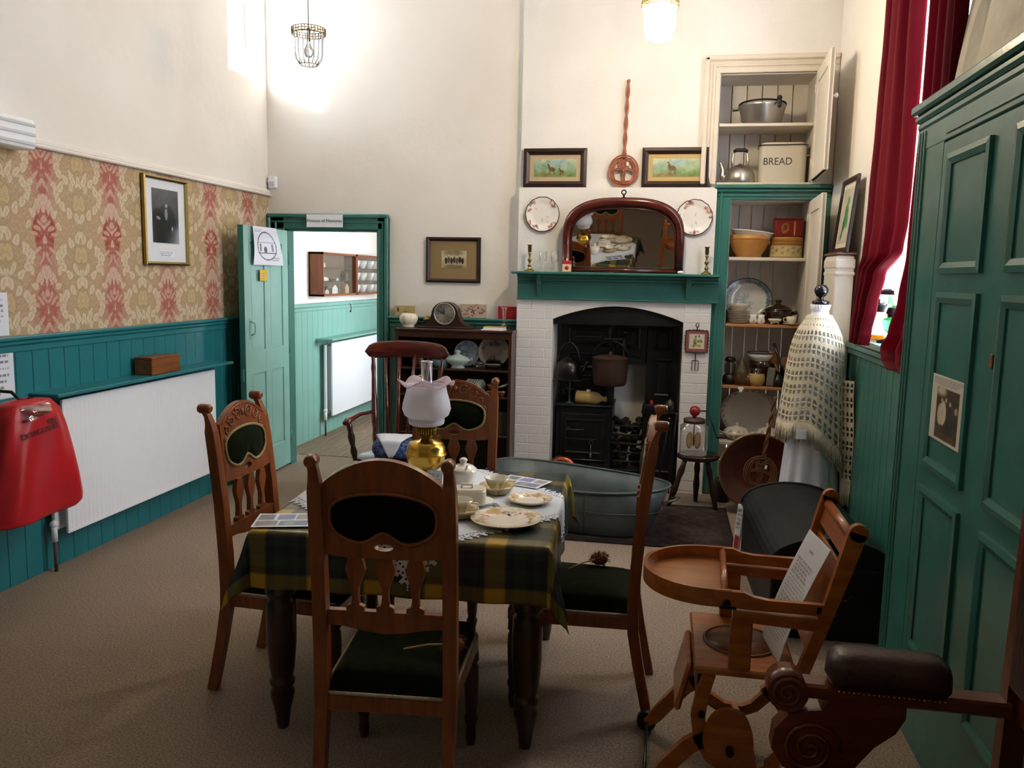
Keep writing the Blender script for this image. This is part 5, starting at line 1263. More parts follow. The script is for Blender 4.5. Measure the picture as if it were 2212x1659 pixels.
# big brown tray leaning on the cupboard
t = thing('copper_tray', 'large round brown enamelled pan leaning against the cupboard base', 'pan', (.70, 5.86, .005), rot=(-.36, 0, 0))
MB().lathe([(0, .0), (.20, .0), (.215, .01), (.265, .085), (.275, .088), (.272, .094), (.26, .09), (.208, .02), (0, .012)], 48, Matrix.Translation((0, 0, .275)) @ Matrix.Rotation(PI/2, 4, 'X')).build('pan', mat('brown_enamel', '#4d1e13', .25, col2='#3a150d', nscale=5, coat=.3), t)
MB().tube([(.274*math.cos(a), -.09, .275+.274*math.sin(a)) for a in np.linspace(0, 2*PI, 48)[:-1]], .005, 6, closed=True).build('worn_rim', M_BRASSD, t)
beater('brown cane carpet beater propped in front of the round brown pan', (.675, 5.74, .20), (-.10, .15, 0), M_CANEB, .42, 1)
b = MB().lathe([(0, 0), (.05, 0), (.06, .03), (.055, .16), (.05, .17), (.045, .16), (0, .02)], 20); tag(b.build('dark_crock', mat('dark_crock', '#2a1d18', .4), None, (.475, 6.15, 0)), 'small dark crock on the floor behind the stool', 'crock')

# ================================================================== DRESSMAKER'S DUMMY
def dummy():
    cx, cy = .915, 5.20
    t = thing('dress_dummy', 'white-clad dressmaker dummy with black knob head beside the cupboard door', 'dummy', (cx, cy, 0))
    rows = [(.92, .105, .095), (1.0, .10, .09), (1.10, .115, .10), (1.20, .125, .10), (1.28, .115, .09), (1.35, .092, .075), (1.40, .066, .06), (1.44, .050, .048), (1.47, .042, .042), (1.50, .04, .04)]
    def ell(z, kx=1., off=0.):
        for (za, a, b_), (zb, c, d) in zip(rows[:-1], rows[1:]):
            if z <= zb:
                f = max(0, min(1, (z-za)/(zb-za))); return (a*(1-f)+c*f)*kx+off, (b_*(1-f)+d*f)*kx+off
        return rows[-1][1]+off, rows[-1][2]+off
    b = MB()
    def bod(u, v):
        z = .90+v*.60; a_, b_ = ell(z); an = 2*PI*u
        return (a_*math.cos(an)+.02*(z < 1.44)*0, b_*math.sin(an), z)
    b.grid(40, 40, bod, closed_u=True); b.build('blouse', mat('white_cotton', '#dfe1ea', .85, bump=.2, bscale=40), t)
    def skirt(u, v):
        z = .02+v*.96; an = 2*PI*u; q = (1-v)
        r = .105+.078*q**.6; f = 1+.09*q*math.sin(an*9+math.sin(an*3))+.03*q*math.sin(an*17)
        return (r*f*math.cos(an), r*.9*f*math.sin(an), z)
    b = MB(); b.grid(120, 24, skirt, closed_u=True); b.build('skirt', mat('white_cotton'), t, thick=.003)
    MB().lathe([(.04, 1.485), (.048, 1.49), (.05, 1.505), (.035, 1.512), (.016, 1.517), (.014, 1.53), (.03, 1.54), (.04, 1.56), (.04, 1.58), (.028, 1.60), (.01, 1.606), (0, 1.607)], 24).build('knob_head', mat('ebonised_knob', '#0f0f16', .12, coat=.6), t)
    b = MB().lathe([(.046, 1.445), (.05, 1.46), (.055, 1.485), (.057, 1.487), (.05, 1.45)], 40, wob=lambda a, r, z: .06*math.cos(20*a) if z > 1.47 else 0); b.build('lace_collar', mat('lace_white', '#e6e6ee', .85), t)
    for z in (1.20, 1.26, 1.32, 1.38): MB().ball((-.06-.0*z, -ell(z)[1]*.93, z), .005, 1).build('button', M_CHINAW, t)
    MB().cyl((0, 0, 0), (0, 0, .95), .016, 10).build('stand_pole', M_DARKW, t)
    MB().box((-.13, -.13, 0), (.13, .13, .02), .006).build('stand_base', M_DARKW, t)
    MB().box((-.12, -.175, .70), (-.06, -.172, .76), .0, Matrix.Rotation(-.0, 4, 'Z')).build('paper_tag', M_PAPER, t)
    # crocheted shawl
    sh = thing('crochet_shawl', 'cream crocheted shawl with long fringe draped over the dummy shoulders', 'shawl', (cx, cy, 0))
    M_WOOL = mat('cream_wool', '#d9d0b8', .95, bump=.5, bscale=120, spec=.1)
    def edge(an):       # lower edge of the shawl around the body
        d = (an-PI)/(PI); return .82-.04*max(0, 1-abs(d-.2)*3)-(.34*max(0, d-.42)/.58)
    RP = [(.40, .215), (.60, .205), (.80, .192), (.95, .178), (1.10, .165), (1.22, .150), (1.30, .132), (1.36, .105), (1.40, .078), (1.43, .062)]
    def P(u, v):
        an = PI*.66+u*PI*1.46; zt = 1.425; ze = edge(an); z = zt+(ze-zt)*v
        r = float(np.interp(z, [q[0] for q in RP], [q[1] for q in RP])); wv = 1+.035*math.sin(an*9+v*3)*v**1.5
        return Vector((r*math.cos(an)*wv*1.02-.010*v, r*.86*math.sin(an)*wv, z))
    NU, NV = 26, 16; b = MB()
    for i in range(NU):
        for j in range(NV):
            off = .5/NU*(j % 2)
            c = [P((i+di)/NU, (j+dj)/NV) for di, dj in ((0, 0), (1, 0), (1, 1), (0, 1))]
            m = sum(c, Vector())/4; hole = .74 if 1 < j else .35
            if j % 2: inn = [m+(q-m)*hole*(.55 if k > 1 else 1) for k, q in enumerate(c)]
            else: inn = [m+(q-m)*hole*(1 if k > 1 else .55) for k, q in enumerate(c)]
            vo = [b.bm.verts.new(q) for q in c]; vi = [b.bm.verts.new(q) for q in inn]
            for k in range(4): b.bm.faces.new([vo[k], vo[(k+1) % 4], vi[(k+1) % 4], vi[k]])
    bmesh.ops.remove_doubles(b.bm, verts=b.bm.verts, dist=.0004)
    b.build('net', M_WOOL, sh, thick=.006)
    b = MB(); g = np.random.default_rng(3)
    for k in range(260):
        u = (k+.5)/260; p = P(u, 1.); an = PI*.66+u*PI*1.46; L = .10+.03*g.random(); o = Vector((math.cos(an), math.sin(an), 0))
        b.tube([p, p+o*.004+Vector((g.normal()*.003, g.normal()*.003, -L*.5)), p+o*.002+Vector((g.normal()*.006, g.normal()*.006, -L))], [.0028, .0026, .0018], 4)
    stuff(b.build('fringe', M_WOOL, sh))
    # hanging end on the window side
    b = MB()
    def T(u, v):
        z = 1.05-v*.60; return Vector((.135+.055*u+.03*v, -.09-.06*u+.012*math.sin(v*9), z))
    for i in range(3):
        for j in range(14):
            c = [T((i+di)/3, (j+dj)/14) for di, dj in ((0, 0), (1, 0), (1, 1), (0, 1))]; m = sum(c, Vector())/4
            inn = [m+(q-m)*.72*(.5 if ((k > 1) == bool(j % 2)) else 1) for k, q in enumerate(c)]
            vo = [b.bm.verts.new(q) for q in c]; vi = [b.bm.verts.new(q) for q in inn]
            for k in range(4): b.bm.faces.new([vo[k], vo[(k+1) % 4], vi[(k+1) % 4], vi[k]])
    bmesh.ops.remove_doubles(b.bm, verts=b.bm.verts, dist=.0004)
    b.build('hanging_end', M_WOOL, sh, thick=.006)
    b = MB()
    for k in range(40):
        p = T((k % 20)/20, 1.); L = .13+.03*g.random(); b.tube([p, p+Vector((g.normal()*.004, g.normal()*.004, -L))], [.003, .002], 4)
    stuff(b.build('end_fringe', M_WOOL, sh))
dummy()
# trunk
def trunk():
    t = thing('domed_trunk', 'black domed leather trunk on the floor behind the high chair', 'trunk', (.775, 4.32, 0), .03)
    mL = mat('black_trunk_leather', '#0a0b0d', .55, col2='#1a1d1e', nscale=6, bump=.35, bscale=9, spec=.3)
    MB().box((-.26, -.53, 0), (.26, .53, .34), .008).build('body', mL, t)
    prof = [(-.265, .345)]+[(-.265*math.cos(a), .345+.125*math.sin(a)) for a in np.linspace(0, PI, 17)]+[(.265, .345)]
    MB().prism(prof[1:-1], -.535, .535).build('lid', mL, t)
    for y in (-.53, .53): MB().tube([(-.268*math.cos(a), y, .345+.128*math.sin(a)) for a in np.linspace(0, PI, 17)], .010, 6, flat=.4).build('lid_band', mat('trunk_slat', '#15110f', .5), t)
    MB().box((-.268, -.538, .325), (.268, .538, .345), .003).build('rim_band', M_IRON, t)
    for y in (-.535, .535): MB().tube([(-.09, y*1.0, .22), (-.06, y*1.04, .20), (.06, y*1.04, .20), (.09, y, .22)], .01, 8).build('handle', M_LEATHER, t)
    for sx in (-1, 1):
        for sy in (-1, 1): MB().box((sx*.262-.02, sy*.532-.02, 0), (sx*.262+.02, sy*.532+.02, .05), .004).build('corner_cap', M_IRON, t)
trunk()
tag(panel('enamel_sign', .05, .30, lambda U, V: Pic(U, V, '#c8ccd0').rect(.2, .1, .8, .38, '#a02a30').lines(.1, .5, .9, .95, 5, '#6a7078', .5).c, None, (.475, 4.90, .01), -.9, res=.01, rot=(-.1, 0, -.9), thick=.006), 'narrow white and red enamel sign propped at the trunk end', 'sign')

# ================================================================== DINING TABLE AND CHAIRS
TX, TY, TR = -.875, 3.066, .062
tbl = thing('dining_table', 'square dining table with dark turned legs under the tartan oilcloth', 'table', (TX, TY, 0), TR)
MB().box((-.505, -.505, .72), (.505, .505, .742), .006).build('top', M_DARKW, tbl)
for s in (-1, 1):
    MB().box((-.44, s*.435-.012, .60), (.44, s*.435+.012, .72)).build('apron', M_DARKW, tbl); MB().box((s*.435-.012, -.44, .60), (s*.435+.012, .44, .72)).build('apron', M_DARKW, tbl)
lp = [(0, 0), (.020, 0), (.024, .02), (.030, .07), (.040, .11), (.043, .135), (.034, .155), (.044, .165), (.045, .18), (.036, .19), (.044, .22), (.052, .32), (.053, .42), (.050, .47), (.040, .485), (.052, .50), (.054, .515), (.042, .53), (.046, .545), (.056, .57), (.050, .60), (.04, .61), (.05, .625), (.05, .72), (0, .72)]
lm = MB().lathe(lp, 24).mesh('leg')
for sx in (-1, 1):
    for sy in (-1, 1): put('leg', lm, M_DARKW, tbl, (sx*.437, sy*.437, 0))
def drape(x, y, zt, hs, wv=.010):
    cx_, cy_ = max(-hs, min(hs, x)), max(-hs, min(hs, y)); ox, oy = x-cx_, y-cy_; d = math.hypot(ox, oy)
    if d < 1e-6: return Vector((x, y, zt))
    ux, uy = ox/d, oy/d; mn = min(abs(ox), abs(oy))
    out = .012*(1-math.exp(-d/.012))+.42*mn
    out += wv*(d/.2)*(1+math.sin((x*uy*uy+y*ux*ux)*26))*.6
    return Vector((cx_+ux*out, cy_+uy*out, zt-max(0, d-.004)*.97+.1*mn))
def tartan(x, y):
    def band(t):
        f = np.mod(t/.205+.52, 1); o = np.full(len(t), 0.)      # 0 navy 1 yellow 2 green
        o[(f < .29)] = 1; o[(f > .45) & (f < .62)] = 2; o[(f > .78) & (f < .86)] = 2; return o
    cols = np.array([hexa('#141d2b'), hexa('#a07f24'), hexa('#1f3524')]); a, b_ = band(x).astype(int), band(y).astype(int)
    c = .5*cols[a]+.5*cols[b_]; m = (a == 1) & (b_ == 1); c[m] = hexa('#b08c26'); m = (a == 0) & (b_ == 0); c[m] = hexa('#111a26'); return c
def sheet(n, S, place, skip=None, colf=None, name='cloth'):
    g = np.linspace(-S, S, n+1); vs = [place(x, y) for x in g for y in g]
    F = [(i*(n+1)+j, (i+1)*(n+1)+j, (i+1)*(n+1)+j+1, i*(n+1)+j+1) for i in range(n) for j in range(n) if not (skip and skip((g[i]+g[i+1])/2, (g[j]+g[j+1])/2, i, j))]
    me = bpy.data.meshes.new(name); me.from_pydata([tuple(v) for v in vs], [], F); me.polygons.foreach_set('use_smooth', [True]*len(F))
    if colf: GX, GY = np.meshgrid(g, g, indexing='ij'); vcol(me, colf(GX.ravel(), GY.ravel()))
    return me
me = sheet(150, .715, lambda x, y: drape(x, y, .7455, .507), None, tartan)
oc = put('tablecloth', me, M_VCOIL, None, (TX, TY, 0), (0, 0, TR), thick=.0015); tag(oc, 'navy and yellow tartan oilcloth draped over the dining table', 'tablecloth')
QA = PI/4+.02
def lace_place(s, t_):
    x = s*math.cos(QA)-t_*math.sin(QA)+.03; y = s*math.sin(QA)+t_*math.cos(QA)-.03
    v = drape(x, y, .7485, .510, .012); return v+Vector((0, 0, .0004*math.sin(s*40)*math.sin(t_*37)))
def lace_skip(s, t_, i, j):
    S = .47; e = min(S-abs(s), S-abs(t_)); al = t_ if S-abs(s) < S-abs(t_) else s
    if e < .010*(1+math.cos(al*2*PI/.032)): return True
    if .046 < e < .054 and (math.floor(al/.0075) % 2 == 0): return True
    if .012 < e < .04 and ((i*7+j*11) % 5 == 0): return True
    return False
me = sheet(126, .47, lace_place, lace_skip)
put_lace = put('lace_tablecloth', me, cloth('white_linen', '#e4e8f0', .2), None, (TX, TY, 0), (0, 0, TR), thick=.001); tag(put_lace, 'white lace-edged cloth laid cornerwise over the tartan oilcloth', 'tablecloth')
ZT2 = .7505
# ---------------- chairs
def kidney(k=1., n=56):
    pts = []
    for i in range(n):
        a = 2*PI*i/n; c, s = math.cos(a), math.sin(a); x = .150*c
        z = .068*abs(s)**.75 if s > 0 else -.086*abs(s)**.68+.040*math.exp(-(x/.040)**2)*abs(s)
        pts.append((x*k, .945+z*k))
    return pts
def make_chair(label):
    t = thing('dining_chair', label, 'chair', (0, 0, 0), group=None)
    hw = .19
    path = [(-.072, 0), (-.05, .10), (-.025, .22), (-.004, .34), (0, .42), (-.004, .55), (-.018, .75), (-.040, .95), (-.050, 1.02), (-.055, 1.050), (-.064, 1.080), (-.076, 1.098)]
    wid = [.036, .037, .038, .04, .042, .042, .040, .038, .036, .024, .017, .016]
    for s in (-1, 1):
        b = MB().sweep(path, wid, [.034, .035, .036, .038, .040, .040, .040, .040, .038, .032, .028, .028], s*hw)
        b.tube([(s*hw, -.050, 1.104), (s*hw, -.060, 1.106), (s*hw, -.092, 1.106), (s*hw, -.100, 1.106)], [.012, .0185, .0185, .015], 16); b.build('back_post', M_OAK, t)
    tilt = Matrix.Translation((0, -.030, .945)) @ Matrix.Rotation(.105, 4, 'X') @ Matrix.Translation((0, 0, -.945))
    out = [(-.168, .825), (-.10, .818), (.10, .818), (.168, .825), (.170, 1.035)]+[(x, 1.040+.072*(1-(x/.17)**2)) for x in np.linspace(.165, -.165, 19)]+[(-.170, 1.035)]
    oval_ = [(.028*math.cos(a), .853+.011*math.sin(a)) for a in np.linspace(0, 2*PI, 17)[:-1]]
    MB().prism(out, -.011, .011, [kidney(), oval_], mtx=tilt).build('crest_board', M_OAK, t)
    kr = [tilt @ Vector((p[0]*1.03, -.012, .945+(p[1]-.945)*1.03)) for p in kidney()]; MB().tube(kr, .006, 6, closed=True).build('rear_bead', M_OAK, t)
    b = MB()                                             # carved scrolls on the front of the crest
    for s in (-1, 1):
        for cx_, cz, r, d_ in ((.040, 1.062, .026, 1), (.088, 1.046, .022, -1), (.128, 1.012, .016, 1)):
            b.tube([tilt @ Vector((s*(cx_+r*(1-k/26)*math.cos(d_*k*.42+.8)), .0115, cz+r*(1-k/26)*math.sin(d_*k*.42+.8))) for k in range(24)], [.0052-.00012*k for k in range(24)], 6)
        for cx_, cz, an in ((.064, 1.070, .5), (.110, 1.046, .1), (.145, .985, -.6), (.150, .94, -1.2)): b.tube([tilt @ Vector((s*(cx_+q*math.cos(an)), .0115, cz+q*math.sin(an))) for q in (-.016, 0, .016)], [.001, .0065, .001], 6)
        b.tube([tilt @ Vector((s*x, .0115, 1.030+.072*(1-(x/.17)**2))) for x in np.linspace(.0, .155, 12)], .003, 5)
    b.ball(tilt @ Vector((0, .012, 1.068)), 1., 1, (.014, .006, .018)); b.build('carving', M_OAK, t)
    b = MB(); K = 7; rings = []
    for k in range(K):
        f = 1-k/K; rings.append([b.bm.verts.new(tilt @ Vector((p[0]*f, .006+.022*(1-f*f)**.6, .945+(p[1]-.945)*f))) for p in kidney(.99)])
    for A, B in zip(rings[:-1], rings[1:]):
        for i in range(len(A)): b.bm.faces.new([A[i], A[(i+1) % len(A)], B[(i+1) % len(A)], B[i]]).smooth = True
    b.bm.faces.new(rings[-1]); b.build('back_pad', M_VELVET, t)
    MB().prism(kidney(1.01), -.004, .002, mtx=tilt).build('pad_lining', M_BLACKC, t)
    MB().tube([tilt @ Vector((p[0], .013, p[1])) for p in kidney(1.0)], .006, 6, closed=True).build('pad_braid', M_BRAID, t)
    for x in (-.088, 0, .088):
        hs_ = [(.007, .655), (.026, .656), (.026, .668), (.012, .674), (.009, .70), (.010, .725), (.020, .750), (.029, .778), (.024, .80), (.017, .822)]
        o_ = [(x+w, z) for w, z in hs_]+[(x-w, z) for w, z in reversed(hs_)]
        MB().prism(o_, -.030, -.012, mtx=Matrix.Translation((0, .015, 0))).build('splat', M_OAK, t)
    rail = [(-.172, .655), (-.172, .612), (-.12, .608), (-.06, .596), (0, .590), (.06, .596), (.12, .608), (.172, .612), (.172, .655)]
    MB().prism(rail, -.016, .006).build('lower_rail', M_OAK, t)
    MB().box((-.175, -.016, .345), (.175, .012, .395), .004).build('seat_rail', M_OAK, t)
    MB().box((-.205, .43, .345), (.205, .46, .398), .006).build('seat_rail', M_OAK, t)
    for s in (-1, 1): MB().box((-.013, 0, .345), (.013, .44, .397), .004, Matrix.Translation((s*.185, .01, 0)) @ Matrix.Rotation(-s*.03, 4, 'Z')).build('seat_rail', M_OAK, t)
    def cush(u, v):
        x = (u-.5)*2; y = v; e = max(abs(x), abs(2*v-1)); ed = max(0, 1-e**6)
        w = .178+.02*y; return Vector((x*w, .0+.45*y, .397+.066*ed**.35+.012*(1-x*x)*(4*y*(1-y))))
    b = MB(); b.grid(20, 20, cush); b.build('seat', M_VELVET, t)
    MB().tube([(-.17, -.012, .399), (.17, -.012, .399)], .006, 6).tube([(-.192, .01, .401), (-.205, .44, .401), (.205, .44, .401), (.192, .01, .401)], .005, 6).build('seat_braid', M_BRAIDG, t)
    fl = MB().lathe([(0, 0), (.014, 0), (.019, .03), (.017, .07), (.025, .10), (.018, .115), (.022, .14), (.026, .25), (.024, .29), (.018, .30), (.026, .31), (.024, .345), (0, .345)], 16).mesh('front_leg')
    for s in (-1, 1): put('front_leg', fl, M_OAKD, t, (s*.19, .435, 0))
    return t
ch = make_chair('oak chair with kidney-shaped back pad, its bare back to the room end of the table')
ch.location = (-.752, 2.185, 0); ch.rotation_euler = (0, 0, .085)
dup(ch, (-1.592, 2.985, 0), -PI/2-.02, 'oak chair with kidney-shaped pad at the radiator side of the table')
dup(ch, (-.068, 3.11, 0), PI/2+.01, 'oak chair at the fireplace side of the table, a dried teasel on its seat')
dup(ch, (-.985, 3.86, 0), PI+.03, 'oak chair tucked in behind the oil lamp, facing the photographer')
def teasel(label, p0, p1):
    t = thing('dried_teasel', label, 'teasel', p0); d = Vector(p1)-Vector(p0)
    MB().tube([(0, 0, 0), tuple(d*.5+Vector((0, 0, .006))), tuple(d)], [.0035, .003, .003], 6).build('stem', mat('dry_stem', '#a8946a', .8), t)
    b = MB().ball((0, 0, 0), 1., 2, (.036, .024, .026)); g = np.random.default_rng(6)
    for k in range(110):
        v = Vector(g.normal(size=3)); v.normalize(); q = Vector((v.x*.034, v.y*.023, v.z*.025)); b.tube([q, q+v*.014], [.0016, .0004], 3)
    b.build('seed_head', mat('dry_seed', '#7a4f30', .9), t)
teasel('dried teasel with its stem across the seat of the near chair', (-.592, 2.345, .497), (-.735, 2.29, .492))
teasel('dried teasel lying on the seat of the fireplace-side chair', (-.215, 3.23, .497), (-.325, 3.10, .492))

# ---------------- things on the table
def table_plate(R, seed, loc, lab, k=7, wob=.0):
    me = cdish(plate_prof(R, .019, .62, 14), flowers('#ece4d2', rose(seed, k), '#d9cfa8', R), 96, (lambda a, r, z: wob*math.cos(12*a)*(r/R)**5) if wob else None)
    return tag(put('plate', me, M_VCCH, None, (*loc, ZT2)), lab, 'plate')
table_plate(.128, .6, (-.522, 2.812), 'large cream plate with gold roses at the corner of the lace cloth')
table_plate(.087, 1.2, (-.481, 3.088), 'smaller cream plate with crimson sprigs between cup and large plate', 6)
def saucer(loc, seed, lab, R=.074):
    me = cdish([(1e-4, .006), (.025, .006), (R*.55, .009), (R*.8, .020), (R, .034), (R*.98, .036), (R*.7, .006), (.03, 0), (1e-4, 0)], flowers('#eae2d0', [(q, a, .2, ['#b9965a', '#c9a978', '#a88a50'][k % 3], 5) for k, (q, a) in enumerate([(.75, z) for z in np.linspace(0, 6, 14)])], '#d0c090', R), 48)
    tag(put('saucer', me, M_VCCH, None, (*loc, ZT2)), lab, 'saucer')
def cup(loc, lab, seed=0):
    t = thing('tea_cup', lab, 'cup', (*loc, ZT2+.0085))
    R = .05
    fn = lambda tt, a, r: flowers('#e6e0cc', [(.85, q, .30, ['#c9a24a', '#b98a5a', '#a8a878', '#b9a45a'][k % 4], 6) for k, q in enumerate(np.linspace(0, 6, 9)+seed)], None, R)(np.where(tt < .5, tt, .95), a, r)
    put('body', cdish([(1e-4, .0), (.022, 0), (.024, .005), (.032, .014), (.044, .036), (.052, .056), (.05, .056), (.042, .036), (.03, .012), (1e-4, .008)], fn, 48, lambda a, r, z: .02*math.cos(10*a)*(z/.056)), M_VCCH, t)
    MB().tube([(.045, 0, .045), (.07, 0, .046), (.072, 0, .024), (.036, 0, .018)], .0035, 6).build('handle', M_CHINA, t)
    return t
saucer((-.63, 3.19), 1, 'gold-patterned saucer under the cup beside the leaflet'); cup((-.632, 3.195), 'gold-flowered tea cup on its saucer beside the leaflet')
saucer((-.70, 2.83), 1, 'gold-patterned saucer under the cup half hidden by the near chair post'); c2 = cup((-.702, 2.835), 'gold-flowered tea cup half hidden by the near chair post', 1.)
t = thing('butter_dish', 'white covered butter dish in the middle of the lace cloth', 'butter dish', (-.71, 3.0, ZT2), .25)
MB().lathe([(0, .004), (.075, .004), (.10, .014), (.102, .018), (.075, .009), (0, .009)], 40, sy=.75).build('stand', M_CHINA, t)
MB().prism(rounded(.072, .048, .02), .009, .06, mtx=RX).prism(rounded(.066, .042, .02), .06, .066, mtx=RX).build('cover', M_CHINA, t)
MB().tube([(-.022, 0, .062), (-.02, 0, .078), (.02, 0, .078), (.022, 0, .062)], .006, 8).build('handle', M_CHINA, t)
t = thing('sugar_basin', 'cream lidded sugar basin beside the oil lamp', 'sugar basin', (-.79, 3.265, ZT2))
MB().lathe([(0, 0), (.035, 0), (.04, .01), (.052, .05), (.056, .075), (.05, .075), (0, .03)], 32).build('body', M_CHINA, t)
MB().lathe([(.056, .075), (.04, .088), (.015, .093), (.012, .10), (.018, .112), (.01, .12), (0, .121)], 32).build('lid', M_CHINA, t)
MB().tube([(.02, -.045, .08), (.03, -.06, .10), (.034, -.065, .108)], [.003, .004, .008], 6).build('spoon', M_ALU, t)
def cutlery(name, lab, loc, rz, fork):
    t = thing(name, lab, name, (*loc, ZT2+.003), rz)
    MB().box((-.10, -.006, 0), (.02, .006, .003), .001).build('handle', M_ALU, t)
    if fork:
        MB().box((.02, -.009, 0), (.045, .009, .002), .001).build('shoulder', M_ALU, t)
        for q in (-.0075, -.0025, .0025, .0075): MB().box((.045, q-.0014, 0), (.085, q+.0014, .002)).build('tine', M_ALU, t)
    else: MB().box((.02, -.007, .0), (.11, .007, .0015), .0005).build('blade', M_ALU, t)
cutlery('fork', 'silver fork lying between butter dish and large plate', (-.568, 2.955), 2.1, True)
cutlery('knife', 'silver knife at the radiator side of the lace cloth', (-1.22, 2.93), .5, False)
def leaflet(U, V):
    p = Pic(U, V, '#e3e6ee', 1.5).rect(.05, .52, .32, .92, '#77807c').rect(.36, .52, .66, .92, '#7c7ca0').rect(.7, .52, .95, .92, '#9a948c').rect(.05, .08, .40, .45, '#8d8a86').rect(.45, .08, .95, .45, '#767a90').ell(.62, .25, .1, .12, '#8d9a9a')
    return p.noise(.03, 5).c
def leaf(lab, loc, rz, w=.21, h=.148):
    me = panel_mesh('leaflet', w, h, leaflet, .005); o = put('leaflet', me, mat('glossy_paper', rough=.3, attr=True), None, (*loc, ZT2+.003), (-PI/2, 0, rz)); o.rotation_euler = (-PI/2, 0, rz)
    tag(o, lab, 'leaflet'); return o
leaf('picture leaflet lying at the fireplace side behind the gold-flowered cup', (-.585, 3.325), -.35+.0)
l2 = leaf('picture leaflet on the oilcloth corner at the radiator side of the table', (-1.26, 2.56), .28, .2, .16)
o = tag(panel('paper_label', .07, .10, lambda U, V: Pic(U, V, '#dfe3ee').lines(.1, .1, .95, .9, 9, '#7a7f92', .5).c, None, (-.872, 3.09, ZT2+.001), 0, res=.004, rot=(-.25, 0, -.15), thick=.001), 'small printed paper label propped against the oil lamp', 'label')
# oil lamp
def oil_lamp():
    t = thing('oil_lamp', 'brass oil lamp with frilled frosted shade standing on the table', 'oil lamp', (-.922, 3.17, ZT2))
    MB().lathe([(0, 0), (.072, 0), (.074, .006), (.06, .018), (.03, .032), (.018, .05), (.016, .062)], 32).build('foot', M_BRASS, t)
    MB().lathe([(.016, .062), (.035, .075), (.066, .10), (.077, .125), (.080, .148)], 40).build('font_bowl', M_BRASS, t)
    MB().lathe([(.080, .148), (.085, .15), (.085, .153), (.079, .157), (.077, .18), (.066, .198), (.03, .206), (.022, .212)], 40).build('font_shoulder', M_BRASS, t)
    MB().lathe([(.022, .208), (.022, .222), (.036, .226), (.038, .262), (.05, .268), (.05, .274), (.034, .276), (0, .276)], 36).build('burner', M_BRASSD, t)
    b = MB()
    for k in range(24): a = 2*PI*k/24; b.cyl((.0385*math.cos(a), .0385*math.sin(a), .23), (.0385*math.cos(a), .0385*math.sin(a), .26), .002, 5)
    b.build('gallery_rib', M_BRASS, t)
    MB().cyl((.03, -.02, .235), (.062, -.04, .228), .003, 6).cyl((.058, -.037, .2285), (.066, -.043, .2275), .010, 12).build('wick_knob', M_BRASS, t)
    MB().lathe([(.024, .276), (.028, .30), (.032, .33), (.026, .37), (.0235, .42), (.0235, .523), (.0215, .523), (.0215, .42), (.024, .37), (.030, .33), (.026, .30)], 28).build('chimney', M_GLASS, t)
    MB().tube([(.0225*math.cos(a), .0225*math.sin(a), .524) for a in np.linspace(0, 2*PI, 28)[:-1]], .0022, 6, closed=True).build('chimney_rim', mat('glass_edge', '#e8ecf0', .1), t)
    fm = cloth('frosted_glass', '#ebe9ee', .5, .3, '#f0eef2')
    MB().lathe([(.062, .270), (.070, .275), (.072, .29), (.068, .295), (.088, .31), (.097, .335), (.092, .365), (.082, .40), (.077, .425), (.080, .432)], 56).build('shade', fm, t, thick=.002)
    pk = cloth('pink_frosted_glass', '#e0cdd6', .5, .3)
    def fr(u, v):
        a = 2*PI*u; r = .0800+.032*v**1.6; w = math.cos(5*a+.9)
        return (r*(1+.05*w*v)*math.cos(a), r*(1+.05*w*v)*math.sin(a), .432+.020*v*(.75+.45*w)-.006*v*v*(1-w))
    b = MB(); b.grid(96, 8, fr, closed_u=True); b.build('frill', pk, t, thick=.002)
oil_lamp()

